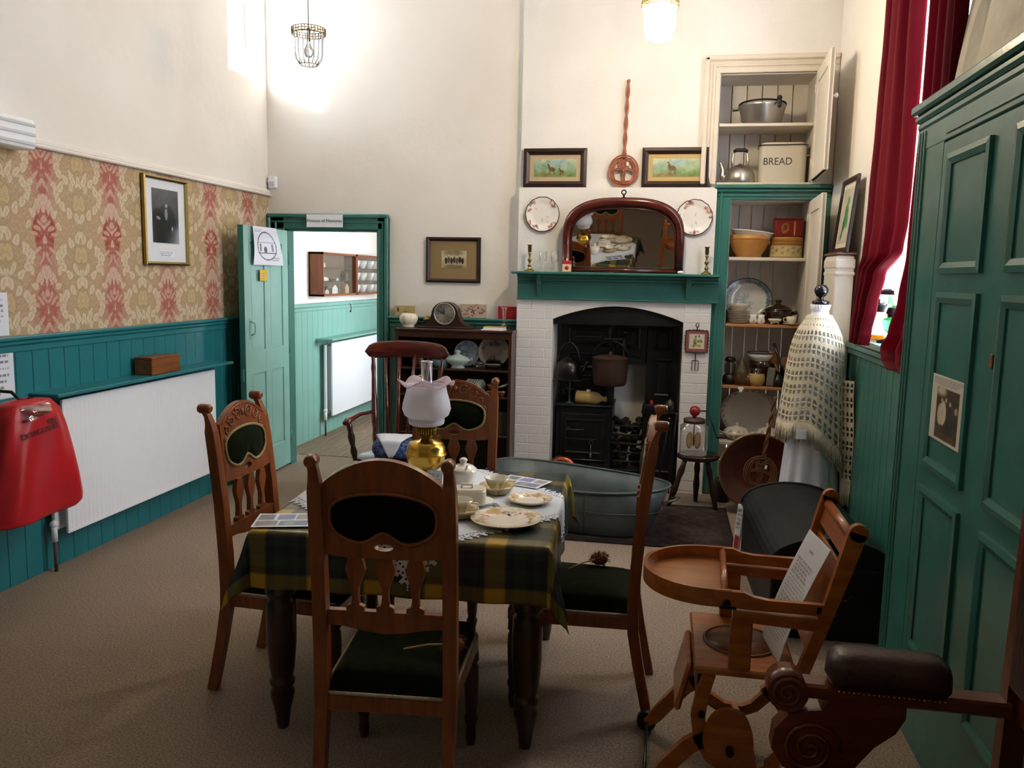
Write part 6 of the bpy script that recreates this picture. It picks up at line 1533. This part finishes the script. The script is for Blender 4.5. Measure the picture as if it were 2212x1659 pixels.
# ================================================================== ROCKING CHAIR
def rocker():
    t = thing('rocking_chair', 'dark mahogany spindle-back rocking chair between the door and the table', 'rocking chair', (-1.690, 5.05, .0), .03)
    # local: front is -y
    def crest(u, v):
        x = (u-.5)*2; a = x*.29; y = .37-.05*x*x*1.0+.02*(v-.5); z = 1.015+.085*v-.022*abs(x)**3*(1 if v > .5 else -1.)-.012*x*x
        return a, y, z
    b = MB(); n = 30
    rows = []
    for i in range(n+1):
        u = i/n; ex = (1-abs(2*u-1)**8)**.5 if abs(2*u-1) < 1 else 0
        hh = .057*max(.12, ex); x = (u-.5)*.58; y = .37-.06*(2*u-1)**2; zc = 1.112-.020*(2*u-1)**2
        rows.append([b.bm.verts.new((x, y+.016*math.cos(q), zc+hh*math.sin(q))) for q in np.linspace(0, 2*PI, 13)[:-1]])
    for A, B in zip(rows[:-1], rows[1:]):
        for k in range(12): b.bm.faces.new([A[k], A[(k+1) % 12], B[(k+1) % 12], B[k]]).smooth = True
    b.bm.faces.new(rows[0]); b.bm.faces.new(rows[-1]); b.build('crest_rail', M_MAHOG, t)
    for s in (-1, 1):
        p0, p1 = Vector((s*.185, .20, .43)), Vector((s*.245, .335, 1.07))
        pts = [p0.lerp(p1, k/14) for k in range(15)]
        MB().tube(pts, [.014, .016, .02, .016, .021, .023, .022, .02, .018, .016, .015, .013, .017, .012, .015], 12).build('back_post', M_MAHOG, t)
        ap = [Vector((s*.215, .26, .69)), Vector((s*.25, .05, .70)), Vector((s*.26, -.12, .69)), Vector((s*.26, -.17, .675))]
        MB().tube(ap, [.018, .024, .028, .022], 12, flat=.6).build('arm', M_MAHOG, t)
        ps = [Vector((s*.215, -.12, .43)).lerp(Vector((s*.255, -.13, .68)), k/8) for k in range(9)]
        MB().tube(ps, [.013, .018, .022, .014, .020, .024, .016, .02, .014], 12).build('arm_post', M_DARKW, t)
        for y0, y1 in ((-.16, -.20), (.17, .22)):
            pl = [Vector((s*.16, y0, .41)).lerp(Vector((s*.20, y1, .06)), k/8) for k in range(9)]
            MB().tube(pl, [.016, .02, .025, .018, .025, .027, .02, .018, .014], 12).build('leg', M_DARKW, t)
        MB().sweep([(-.40, .085), (-.25, .035), (-.05, .014), (.10, .014), (.30, .04), (.50, .10)], .026, .03, s*.20).build('rocker', M_DARKW, t)
    for x in (-.115, -.045, .03, .105):
        p0, p1 = Vector((x*.85, .205, .43)), Vector((x*1.45, .365, 1.08)); MB().tube([p0, p0.lerp(p1, .5), p1], [.010, .0135, .009], 10).build('spindle', M_MAHOG, t)
    MB().lathe([(0, .405), (.21, .405), (.235, .42), (.235, .44), (.215, .448), (0, .436)], 36, sx=1., sy=.98).build('seat', M_MAHOG, t)
    MB().cyl((-.18, -.18, .22), (.18, -.18, .22), .012, 10).build('stretcher', M_DARKW, t)
rocker()
t = thing('blue_crochet_cushion', 'blue crocheted cushion with a white cloth corner on the rocking chair', 'cushion', (-1.66, 4.97, .448), .15)
b = MB()
def cu(u, v):
    a = 2*PI*u; c, s = math.cos(a), math.sin(a); q = math.sin(PI*v); z = .075-.075*math.cos(PI*v)
    return (.135*q**.6*math.copysign(abs(c)**.6, c), .11*q**.6*math.copysign(abs(s)**.6, s), z*.95)
b.grid(40, 16, cu, closed_u=True); b.build('cushion', mat('blue_crochet', '#4f6a9c', .9, col2='#26324f', nscale=70, bump=.8, bscale=90, contrast=(.45, .6)), t)
b = MB(); b.grid(14, 14, lambda u, v: ((u-.5)*.25*(1.02-v)**.7, .07-.178*min(v/.6, 1)-.012*max(0, v-.55), .150+.003*math.sin(u*9)-(.115*(v-.58)/.42 if v > .58 else .03*(v/.58)**4*.3)-.02*abs(u-.5))); b.build('white_cloth', cloth('white_linen', '#e4e8f0', .2), t, thick=.002)
b = MB().ball((0, 0, .042), .042, 3); tag(b.build('ball_of_wool', mat('royal_blue_wool', '#2c4486', .95, bump=.8, bscale=80), None, (-1.60, 5.14, .446)), 'ball of royal blue wool on the rocking chair seat', 'wool')

# ================================================================== PENDANT LAMPS
def pendant(label, loc, lit):
    t = thing('pendant_lamp', label, 'lamp', loc)
    m = M_BRASSD
    b = MB()
    for dz in (-.016, 0, .016): b.tube([(.103*math.cos(a), .103*math.sin(a), dz) for a in np.linspace(0, 2*PI, 40)[:-1]], .0028, 6, closed=True)
    for k in range(32): a = 2*PI*k/32; b.cyl((.103*math.cos(a), .103*math.sin(a), -.018), (.103*math.cos(a), .103*math.sin(a), .018), .003, 5)
    b.build('pierced_gallery', m, t)
    b = MB()
    for k in range(4): a = PI*k/4; b.cyl((.10*math.cos(a), .10*math.sin(a), .01), (-.10*math.cos(a), -.10*math.sin(a), .01), .002, 5)
    b.cyl((0, 0, -.06), (0, 0, .02), .012, 10); b.build('lamp_holder', m, t)
    MB().cyl((0, 0, .02), (0, 0, ZC-loc[2]), .003, 6).build('cord', M_IRON, t)
    MB().lathe([(0, ZC-loc[2]-.03), (.04, ZC-loc[2]-.02), (.045, ZC-loc[2]-.001), (0, ZC-loc[2]-.001)], 20).build('ceiling_rose', M_WHITE, t)
    rod = [(.098, -.014), (.092, -.02), (.086, -.05), (.085, -.13), (.078, -.165), (.055, -.195)]
    rm = MB().tube([(r, 0, z) for r, z in rod], .0035, 5).mesh('glass_rod')
    gl = mat('rod_glass', '#c9cdd2', .05, trans=.6)
    if lit:
        MB().lathe([(.094, -.01), (.088, -.05), (.087, -.13), (.08, -.165), (.056, -.196), (0, -.205)], 40).build('glass_shade', mat('lit_glass', '#fff4d8', .4, emis='#ffe9c0', estr=LAMP), t)
    for k in range(16): put('glass_rod', rm, gl, t, None, (0, 0, 2*PI*k/16))
    MB().tube([(.055*math.cos(a), .055*math.sin(a), -.196) for a in np.linspace(0, 2*PI, 24)[:-1]], .003, 6, closed=True).build('bottom_ring', m, t)
    MB().lathe([(.012, -.06), (.014, -.075), (.03, -.11), (.03, -.13), (.018, -.15), (0, -.155)], 16).build('bulb', mat('bulb_glass', '#e8e8e8', .1, trans=.7) if not lit else mat('lit_glass'), t)
LAMP = 75.
pendant('unlit pendant lamp of clear rods hanging by the high window', (-2.22, 5.0, 3.083), False)
pendant('glowing pendant lamp with brass gallery above the fireplace', (-.095, 5.0, 3.163), True)

# ================================================================== RIGHT SIDE
def panelled():
    t = thing('panelled_cupboard', 'tall teal panelled cupboard along the window wall', 'cupboard', (.906, 0, 0))
    Y0, Y1 = 1.45, 3.392
    MB().box((.012, Y0, 0), (XR-.906-.002, Y1, 2.20)).build('carcass', M_GREEN, t)
    MB().box((-.03, Y0, 2.235), (XR-.908, Y1+.02, 2.272), .008).box((-.016, Y0, 2.205), (XR-.908, Y1+.012, 2.236), .010).box((-.006, Y0, 2.18), (XR-.908, Y1+.006, 2.206), .006).build('cornice', M_GREEN, t)
    MB().box((0, 3.01+.08, 0), (.013, Y1, 2.18), .003).build('stile', M_GREEN, t)
    for y in (3.30, 3.335, 3.365): MB().box((-.006, y-.009, .02), (.003, y+.009, 2.17), .004).build('reed', M_GREEN, t)
    MB().box((-.002, Y0, 2.10), (.012, Y1, 2.18), .003).build('frieze', M_GREEN, t)
    MB().box((-.007, Y0, 2.118), (-.001, 3.06, 2.126), .002).build('frieze_bead', M_GREEN, t)
    for ya, yb, cols in ((1.47, 2.02, ((1.54, 1.95),)), (2.03, 3.085, ((2.10, 2.455), (2.635, 3.005)))):
        d = MB().box((-.001, ya, .04), (.014, yb, 2.095), .003).build('door', M_GREEN, t)
        for pa, pb in cols:
            for za, zb in ((1.655, 2.045), (1.005, 1.595), (.35, .935)):
                MB().box((-.003, pa+.03, za+.03), (.002, pb-.03, zb-.03), .003).build('panel', M_GREEN, d)
                frame_bars(pb-pa, zb-za, .036, .016).build('panel_moulding', M_GREEN, d, (0, (pa+pb)/2, za), (0, 0, -PI/2))
        MB().box((-.006, cols[-1][0]-.145, 1.39), (-.001, cols[-1][0]-.125, 1.43), .002).build('escutcheon', mat('worn_red', '#8a4a38', .6), d)
panelled()
def old_photo(U, V):
    p = Pic(U, V, '#cfc8bc', .75).lines(.06, .86, .97, .98, 4, '#7a7a86', .5)
    m = (U > .16) & (U < .82) & (V > .05) & (V < .82); p.mix(m*1., '#4a3a28')
    p.ell(.3, .78, .2, .12, '#c3b79c', soft=.6).ell(.38, .45, .10, .2, '#cfc4a8').ell(.30, .42, .09, .18, '#c3b798').ell(.58, .42, .07, .2, '#2f2f38').ell(.58, .3, .10, .18, '#33343e')
    for x, z in ((.33, .64), (.45, .66), (.57, .62)): p.ell(x, z, .035, .035, '#b9a98a')
    p.ell(.75, .55, .05, .06, '#a89878').ell(.5, .1, .3, .06, '#5f4c36'); c = p.c.copy(); p.noise(.03, 7, 2)
    p.c = np.where(m[:, None], p.c, c); return p.c
tag(panel('old_photograph', .322, .214, old_photo, None, (.898, 2.804, 1.112), -PI/2, res=.003, thick=.001), 'sepia photograph with typed caption pinned to the teal panelled cupboard', 'photograph')
def church(U, V):
    p = Pic(U, V, '#c6bba8', 1.2).grad('#b5a892', '#d0c6b6'); p.ell(.16, .55, .05, .5, '#6b6053', .05).ell(.13, .2, .07, .25, '#857a6a').ell(.36, .55, .05, .13, '#5a5148').ell(.62, .42, .2, .08, '#7d7263', .3).ell(.85, .5, .14, .10, '#6f6557', .4).ell(.75, .40, .05, .06, '#b0a593').ell(.5, .1, .5, .2, '#a2947c', soft=.5)
    return p.noise(.03, 7, 4).c
t = thing('church_print', 'large sepia print of a church and trees leaning above the teal cupboard', 'print', (1.005, 2.86, 2.2735), rot=(-.13, 0, -PI/2))
panel('print', 1.06, .80, church, t, (0, -.006, 0), res=.009)
MB().box((-.53, -.004, 0), (.53, .004, .80)).build('backing_board', mat('card_backing', '#8a7c66', .8), t)
# curtains
M_CURT = cloth('red_curtain', '#650e1e', .09, .85, '#e0406e')
def curtain(label, edges, x0, folds, seed):
    """edges: list of (z, near y, far y) from top to bottom"""
    t = thing('curtain', label, 'curtain', (0, 0, 0)); E = edges; g = np.random.default_rng(seed); ph = g.uniform(0, 6, 3)
    def fn(u, v):
        k = v*(len(E)-1); i = min(int(k), len(E)-2); f = k-i; f = f*f*(3-2*f)
        z = E[i][0]*(1-(k-i))+E[i+1][0]*(k-i); a = E[i][1]*(1-f)+E[i+1][1]*f; b_ = E[i][2]*(1-f)+E[i+1][2]*f
        w = b_-a; A = .036*min(1, .6/max(w, .12))*.8
        q = u+.012*math.sin(u*7+v*3)
        return (x0+A*math.sin(q*folds*2*PI+ph[0]+.4*math.sin(v*3))+.007*math.sin(q*folds*3.3*PI+ph[1]+v*1.5), a+w*u, z)
    b = MB(); b.grid(folds*16, 60, fn); b.build('drape', M_CURT, t, thick=.003)
    return t
curtain('crimson curtain drawn aside at the pedestal end of the tall window', [(4.25, 4.02, 4.60), (3.4, 4.02, 4.60), (2.85, 4.03, 4.60), (2.4, 4.01, 4.66), (2.05, 4.00, 4.73), (1.90, 4.00, 4.76), (1.77, 4.05, 4.79), (1.66, 4.34, 4.82), (1.50, 4.46, 4.84), (1.36, 4.55, 4.86), (1.295, 4.58, 4.87)], 1.035, 4, 2)
curtain('crimson curtain hanging behind the teal panelled cupboard', [(4.25, 3.42, 3.74), (3.0, 3.42, 3.73), (2.4, 3.42, 3.73), (1.75, 3.42, 3.78), (1.55, 3.42, 3.86), (1.40, 3.44, 3.98), (1.32, 3.46, 4.10), (1.27, 3.48, 4.06), (1.235, 3.5, 3.95)], 1.03, 3, 5)
t = thing('curtain_rod', 'brass curtain rod above the tall window', 'curtain rod', (1.04, 0, 4.27))
MB().cyl((0, 3.35, 0), (0, 4.95, 0), .012, 12).build('rod', M_BRASSD, t)
for y in (3.35, 4.95): MB().ball((0, y, 0), .028, 2).build('finial', M_BRASSD, t)
for y in (3.45, 4.85): MB().box((0, y-.01, -.01), (.099, y+.01, .01)).build('bracket', M_BRASSD, t)
b = MB(); b.grid(60, 20, lambda u, v: (1.175+.008*math.sin(u*60), 4.60+u*.47-.05*v*(1-u), 4.15-v*2.62+.02*math.sin(u*40)*(v > .97)))
tag(b.build('net_curtain', cloth('white_net', '#e9ecf4', .6), None, thick=.001), 'white net curtain tied back inside the window reveal', 'net curtain')
# lamps on the sill
t = thing('glass_lamp', 'clear glass oil lamp with amber oil on the window sill', 'oil lamp', (1.185, 4.905, 1.3065))
MB().lathe([(0, .002), (.075, .002), (.082, .012), (.08, .028), (.0, .028)], 32).build('oil', mat('amber_oil', '#e08a12', .1, trans=.7), t)
MB().lathe([(0, 0), (.078, 0), (.085, .012), (.08, .035), (.055, .07), (.045, .10), (.05, .13), (.04, .15), (.025, .158)], 32).build('reservoir', M_GLASS, t)
MB().lathe([(.028, .155), (.034, .165), (.034, .185), (.045, .19), (.045, .194), (.028, .198), (.026, .225), (.0, .23)], 24).build('burner', M_BLACK, t)
b = MB()
for k in range(4): a = k*PI/2+.4; b.tube([(.042*math.cos(a), .042*math.sin(a), .19), (.05*math.cos(a), .05*math.sin(a), .215), (.038*math.cos(a), .038*math.sin(a), .235)], .003, 5)
b.cyl((.04, -.02, .188), (.08, -.035, .188), .003, 5); b.build('prong', M_BLACK, t)
t = thing('green_lamp', 'green glass oil lamp with flat black shade on the window sill', 'oil lamp', (1.20, 4.70, 1.3065))
MB().lathe([(0, 0), (.075, 0), (.075, .008), (.03, .022), (.022, .05)], 28).build('foot', M_BLACK, t)
MB().lathe([(.022, .05), (.04, .065), (.056, .10), (.05, .125), (.03, .135)], 28).build('font', mat('green_glass', '#3fae5a', .08, trans=.7), t)
MB().lathe([(.03, .135), (.032, .15), (.04, .155), (.03, .185), (0, .19)], 24).build('burner', M_BLACK, t)
MB().lathe([(.03, .185), (.036, .21), (.028, .25), (.024, .31)], 24).build('chimney', thin_glass('pale_green_glass', '#bfe8c4'), t)
MB().lathe([(.035, .282), (.05, .28), (.115, .255), (.118, .258), (.05, .284)], 32).build('shade', M_BLACK, t)

# ---------------- high chair
def high_chair():
    t = thing('high_chair', 'varnished beech folding high chair with a rounded tray beside the trunk', 'high chair', (0, 2.66, 0))
    m = M_BEECH; HW = .205
    for s in (-1, 1):
        y = s*HW
        b = MB(); pts = [(.425, .34), (.445, .45), (.485, .58), (.515, .68), (.548, .80), (.575, .905)]
        rows = []
        for i, (x, z) in enumerate(pts):
            a = pts[max(i-1, 0)]; c = pts[min(i+1, 5)]; tg = Vector((c[0]-a[0], 0, c[1]-a[1])).normalized(); nn = Vector((tg.z, 0, -tg.x)); w = [.034, .036, .036, .038, .046, .05][i]
            rows.append([b.bm.verts.new(Vector((x, y+q*.014, z))+nn*(w/2*r)) for q, r in ((-1, -1), (1, -1), (1, 1), (-1, 1))])
        for A, B in zip(rows[:-1], rows[1:]):
            for k in range(4): b.bm.faces.new([A[k], A[(k+1) % 4], B[(k+1) % 4], B[k]])
        b.bm.faces.new(rows[0]); b.bm.faces.new(rows[-1]); b.cyl((.578, y-.014, .905), (.578, y+.014, .905), .026, 16); b.build('back_post', m, t)
        # arms
        arm = [(.185, .652), (.185, .70), (.27, .70), (.30, .688), (.34, .682), (.53, .682), (.53, .648), (.30, .648)]
        MB().prism(arm, y-.010, y+.010).build('tray_arm', m, t)
        MB().prism([(.24, .612), (.24, .642), (.515, .638), (.505, .600), (.40, .604)], y-.013, y+.013).build('arm_rest', m, t)
        MB().box((.235, y-.011, .455), (.30, y+.011, .615), .004).build('arm_upright', m, t)
        MB().cyl((.22, y+s*.008, .665), (.22, y+s*.02, .665), .012, 10).build('pivot', M_IRON, t); MB().box((.20, y+s*.009-.002, .645), (.25, y+s*.009+.006, .655), .001).build('iron_strap', M_IRON, t); MB().box((.475, y+s*.008-.002, .652), (.535, y+s*.008+.006, .678), .003).build('iron_hinge', M_IRON, t)
        # legs
        def leg(pts, wid, name):
            b = MB(); rows = []; n = len(pts)
            for i, (x, z) in enumerate(pts):
                a = pts[max(i-1, 0)]; c = pts[min(i+1, n-1)]; tg = Vector((c[0]-a[0], 0, c[1]-a[1])).normalized(); nn = Vector((tg.z, 0, -tg.x))
                rows.append([b.bm.verts.new(Vector((x, y*.93+q*.013, z))+nn*(wid[i]/2*r)) for q, r in ((-1, -1), (1, -1), (1, 1), (-1, 1))])
            for A, B in zip(rows[:-1], rows[1:]):
                for k in range(4): b.bm.faces.new([A[k], A[(k+1) % 4], B[(k+1) % 4], B[k]])
            b.bm.faces.new(rows[0]); b.bm.faces.new(rows[-1]); b.build(name, m, t)
        leg([(.185, .43), (.165, .36), (.155, .29), (.165, .22), (.20, .16), (.26, .125), (.33, .12)], [.035, .04, .044, .044, .042, .04, .036], 'front_leg')
        leg([(.40, .43), (.42, .34), (.43, .26), (.415, .19), (.37, .14), (.33, .12)], [.034, .038, .04, .04, .036, .034], 'rear_leg')
        leg([(.20, .235), (.13, .185), (.07, .115), (.03, .06), (.0, .034)], [.045, .05, .048, .042, .03], 'wheel_leg')
        leg([(.40, .22), (.45, .17), (.50, .10), (.53, .034)], [.04, .044, .04, .03], 'wheel_leg')
        for x in (.0, .53): MB().cyl((x, y*.93-s*.002, .034), (x, y*.93+s*.028, .034), .034, 20).build('wheel', M_IRON, t)
        MB().cyl((.165, y*.93, .30), (.165, y*.93+s*.022, .30), .011, 10).build('bolt', M_IRON, t)
    MB().prism([(.245+.075*math.copysign(abs(math.cos(a))**.8, math.cos(a))-.04*min(0, math.sin(a)), .225+.115*math.sin(a)) for a in np.linspace(0, 2*PI, 29)[:-1]], -HW-.035, -HW-.018).build('side_lever', m, t)
    MB().cyl((.25, -HW-.035, .215), (.25, -HW-.06, .215), .012, 10).build('lever_bolt', M_IRON, t)
    for x in (.0, .53): MB().cyl((x, -.2, .034), (x, .2, .034), .006, 8).build('axle', M_IRONP, t)
    # tray
    n = 24; band = [(.235, -HW)]+[(.19-.215*math.sin(a)**.9, -HW*math.cos(a)) for a in np.linspace(0.001, PI-.001, n)]+[(.235, HW)]
    b = MB(); rows = []
    for i, (x, y) in enumerate(band):
        p = band[max(i-1, 0)]; q = band[min(i+1, len(band)-1)]; tg = Vector((q[0]-p[0], q[1]-p[1], 0)).normalized(); nn = Vector((-tg.y, tg.x, 0))
        rows.append([b.bm.verts.new(Vector((x, y, z))+nn*o) for o, z in ((-.006, .648), (.006, .648), (.006, .702), (-.006, .702))])
    for A, B in zip(rows[:-1], rows[1:]):
        for k in range(4): b.bm.faces.new([A[k], A[(k+1) % 4], B[(k+1) % 4], B[k]]).smooth = False
    b.bm.faces.new(rows[0]); b.bm.faces.new(rows[-1]); b.build('tray_rim', m, t)
    MB().prism([(x, y) for x, y in band], .655, .664, mtx=RX).build('tray_board', mat('tray_wood', '#a8662c', .35, col2='#8f5220', nscale=4, stretch=(1, 5, 5), coat=.2), t)
    MB().cyl((.215, -HW, .688), (.235, HW, .688), .011, 12).build('tray_bar', m, t)
    # seat, back, footrest
    MB().box((.135, -.215, .432), (.44, .215, .456), .006).build('seat', m, t)
    MB().tube([(.29+.115*math.cos(a), .115*math.sin(a), .457) for a in np.linspace(0, 2*PI, 40)[:-1]], .006, 6, closed=True).lathe([(0, .456), (.11, .456), (.11, .459), (0, .459)], 36, Matrix.Translation((.29, 0, 0))).build('seat_disc', mat('seat_ply', '#6e3c1e', .4), t)
    MB().box((-.012, -.19, .012), (.012, .19, .085), .006, Matrix.Translation((.552, 0, .80)) @ Matrix.Rotation(.26, 4, 'Y')).cyl((.570, -.19, .882), (.570, .19, .882), .016, 12).build('crest_rail', m, t)
    MB().box((-.006, -.19, 0), (.006, .19, .30), .003, Matrix.Translation((.472, 0, .50)) @ Matrix.Rotation(.26, 4, 'Y')).build('back_panel', m, t)
    MB().box((.15, -.165, .30), (.165, .165, .425), .003).build('front_panel', M_OAKD, t)
    for y in (-.06, .06): MB().cyl((.149, y, .36), (.152, y, .36), .018, 14).build('panel_hole', M_BLACK, t)
    MB().box((-.01, -.13, -.17), (.01, .13, 0), .008, Matrix.Translation((.13, 0, .425)) @ Matrix.Rotation(.22, 4, 'Y')).build('foot_board', m, t)
    MB().sweep([(-.19, .125), (-.1, .15), (0, .155), (.1, .15), (.19, .125)], .035, .02, .30).build('cross_rail', m, t)
    MB().sweep([(-.19, .31), (-.1, .33), (0, .335), (.1, .33), (.19, .31)], .035, .02, .42).build('cross_rail', m, t)
high_chair()
def typed(U, V): return Pic(U, V, '#dde0e6', .7).lines(.1, .12, .92, .80, 22, '#8a8c94', .5, .7).lines(.38, .86, .68, .90, 1, '#7a7c84', .6).c
sh_ = panel('typed_sheet', .21, .40, typed, None, (.405, 2.60, .462), res=.004, rot=(0, 0, -PI/2),
            shape=lambda U, V, X, Y, Z: (X, -.03+.13*V**1.3-.0*Z+.05*(1-V)**2*0, Z*.92), thick=.001)
sh_.rotation_euler = (0, 0, -PI/2+.12); tag(sh_, 'white typed sheet leaning on the back of the high chair', 'sheet')

# ---------------- armchair
def armchair():
    t = thing('armchair', 'carved oak armchair with brown leather arm pads beside the teal cupboard', 'armchair', (.582, 1.66, 0))
    m = mat('armchair_oak', '#6d3418', .32, col2='#552410', nscale=6, stretch=(.9, 6, 6), coat=.35)
    nail = MB().ball((0, 0, 0), .0035, 1).mesh('nail_head')
    for s in (-1, 1):
        y = s*.34
        MB().box((-.25, y-.03, .628), (.25, y+.03, .665), .006).build('arm', m, t)
        b = MB().cyl((-.25, y-.036, .640), (-.25, y+.036, .640), .047, 28).tube([(-.25+.042*(1-k/30)*math.cos(k*.5), y+s*.0-.038, .640+.042*(1-k/30)*math.sin(k*.5)) for k in range(28)], .005, 6); b.build('arm_scroll', m, t)
        def pad(u, v, y=y):
            a = 2*PI*u; c, q = math.cos(a), math.sin(a); e = (1-abs(2*v-1)**9)**.5 if 0 < v < 1 else .0
            return (-.165+.285*v, y+.060*e*math.copysign(abs(c)**.7, c), .692+(.060 if q > 0 else .028)*e*math.copysign(abs(q)**.7, q))
        b = MB(); b.grid(24, 26, pad, closed_u=True); b.build('arm_pad', M_LEATHER, t)
        for k in range(44): put('nail_head', nail, M_BRASS, t, (-.14+.011*(k % 22), y-.058+.116*(k//22), .668))
        sup = [(-.04, .63), (-.15, .63), (-.17, .60), (-.20, .595), (-.245, .58), (-.275, .54), (-.28, .49), (-.25, .445), (-.20, .43), (-.10, .43), (-.08, .47), (-.045, .52), (.0, .56), (.02, .60), (.02, .63)]
        MB().prism(sup, y-.025, y+.025).build('arm_support', m, t)
        b = MB().tube([(-.19+.07*(1-k/36)*math.cos(k*.45), y-.027, .50+.07*(1-k/36)*math.sin(k*.45)) for k in range(34)], .006, 6); b.build('support_scroll', m, t)
        b = MB().sweep([(0, 0), (0, .45), (0, .63), (.0, .80), (.0, 1.12)], .04, .05, 0); bm_ = b.bm
        for v in bm_.verts: v.co = Vector((.255+(.0 if v.co.z < .45 else (v.co.z-.45)*.02)-v.co.x*0+v.co.x, y+v.co.y, v.co.z))
        b.build('back_post', m, t)
        lp_ = [(0, 0), (.022, 0), (.028, .03), (.022, .06), (.035, .12), (.038, .28), (.026, .32), (.036, .34), (.036, .43), (0, .43)]
        MB().lathe(lp_, 20, Matrix.Translation((-.22, y, 0))).build('front_leg', m, t)
        MB().box((-.24, y-.018, .345), (.26, y+.018, .41), .005).build('seat_rail', m, t)
    MB().box((-.245, -.34, .345), (-.205, .34, .41), .005).box((.235, -.34, .345), (.27, .34, .41), .005).build('seat_rail', m, t)
    def seat(u, v):
        x = (u-.5)*2; y = (v-.5)*2; e = max(abs(x), abs(y)); ed = max(0, 1-e**6)
        return (x*.25, y*.318, .41+.05*ed**.4+.02*(1-x*x)*(1-y*y))
    b = MB(); b.grid(20, 20, seat); b.build('seat', M_LEATHER, t)
    MB().box((.235, -.33, .70), (.258, .33, 1.08), .02, seg=2).build('back_pad', M_LEATHER, t)
    MB().box((.245, -.34, 1.07), (.29, .34, 1.16), .012).build('crest_rail', m, t)
    MB().box((.255, -.34, .62), (.29, .34, .69), .006).build('lower_rail', m, t)
armchair()
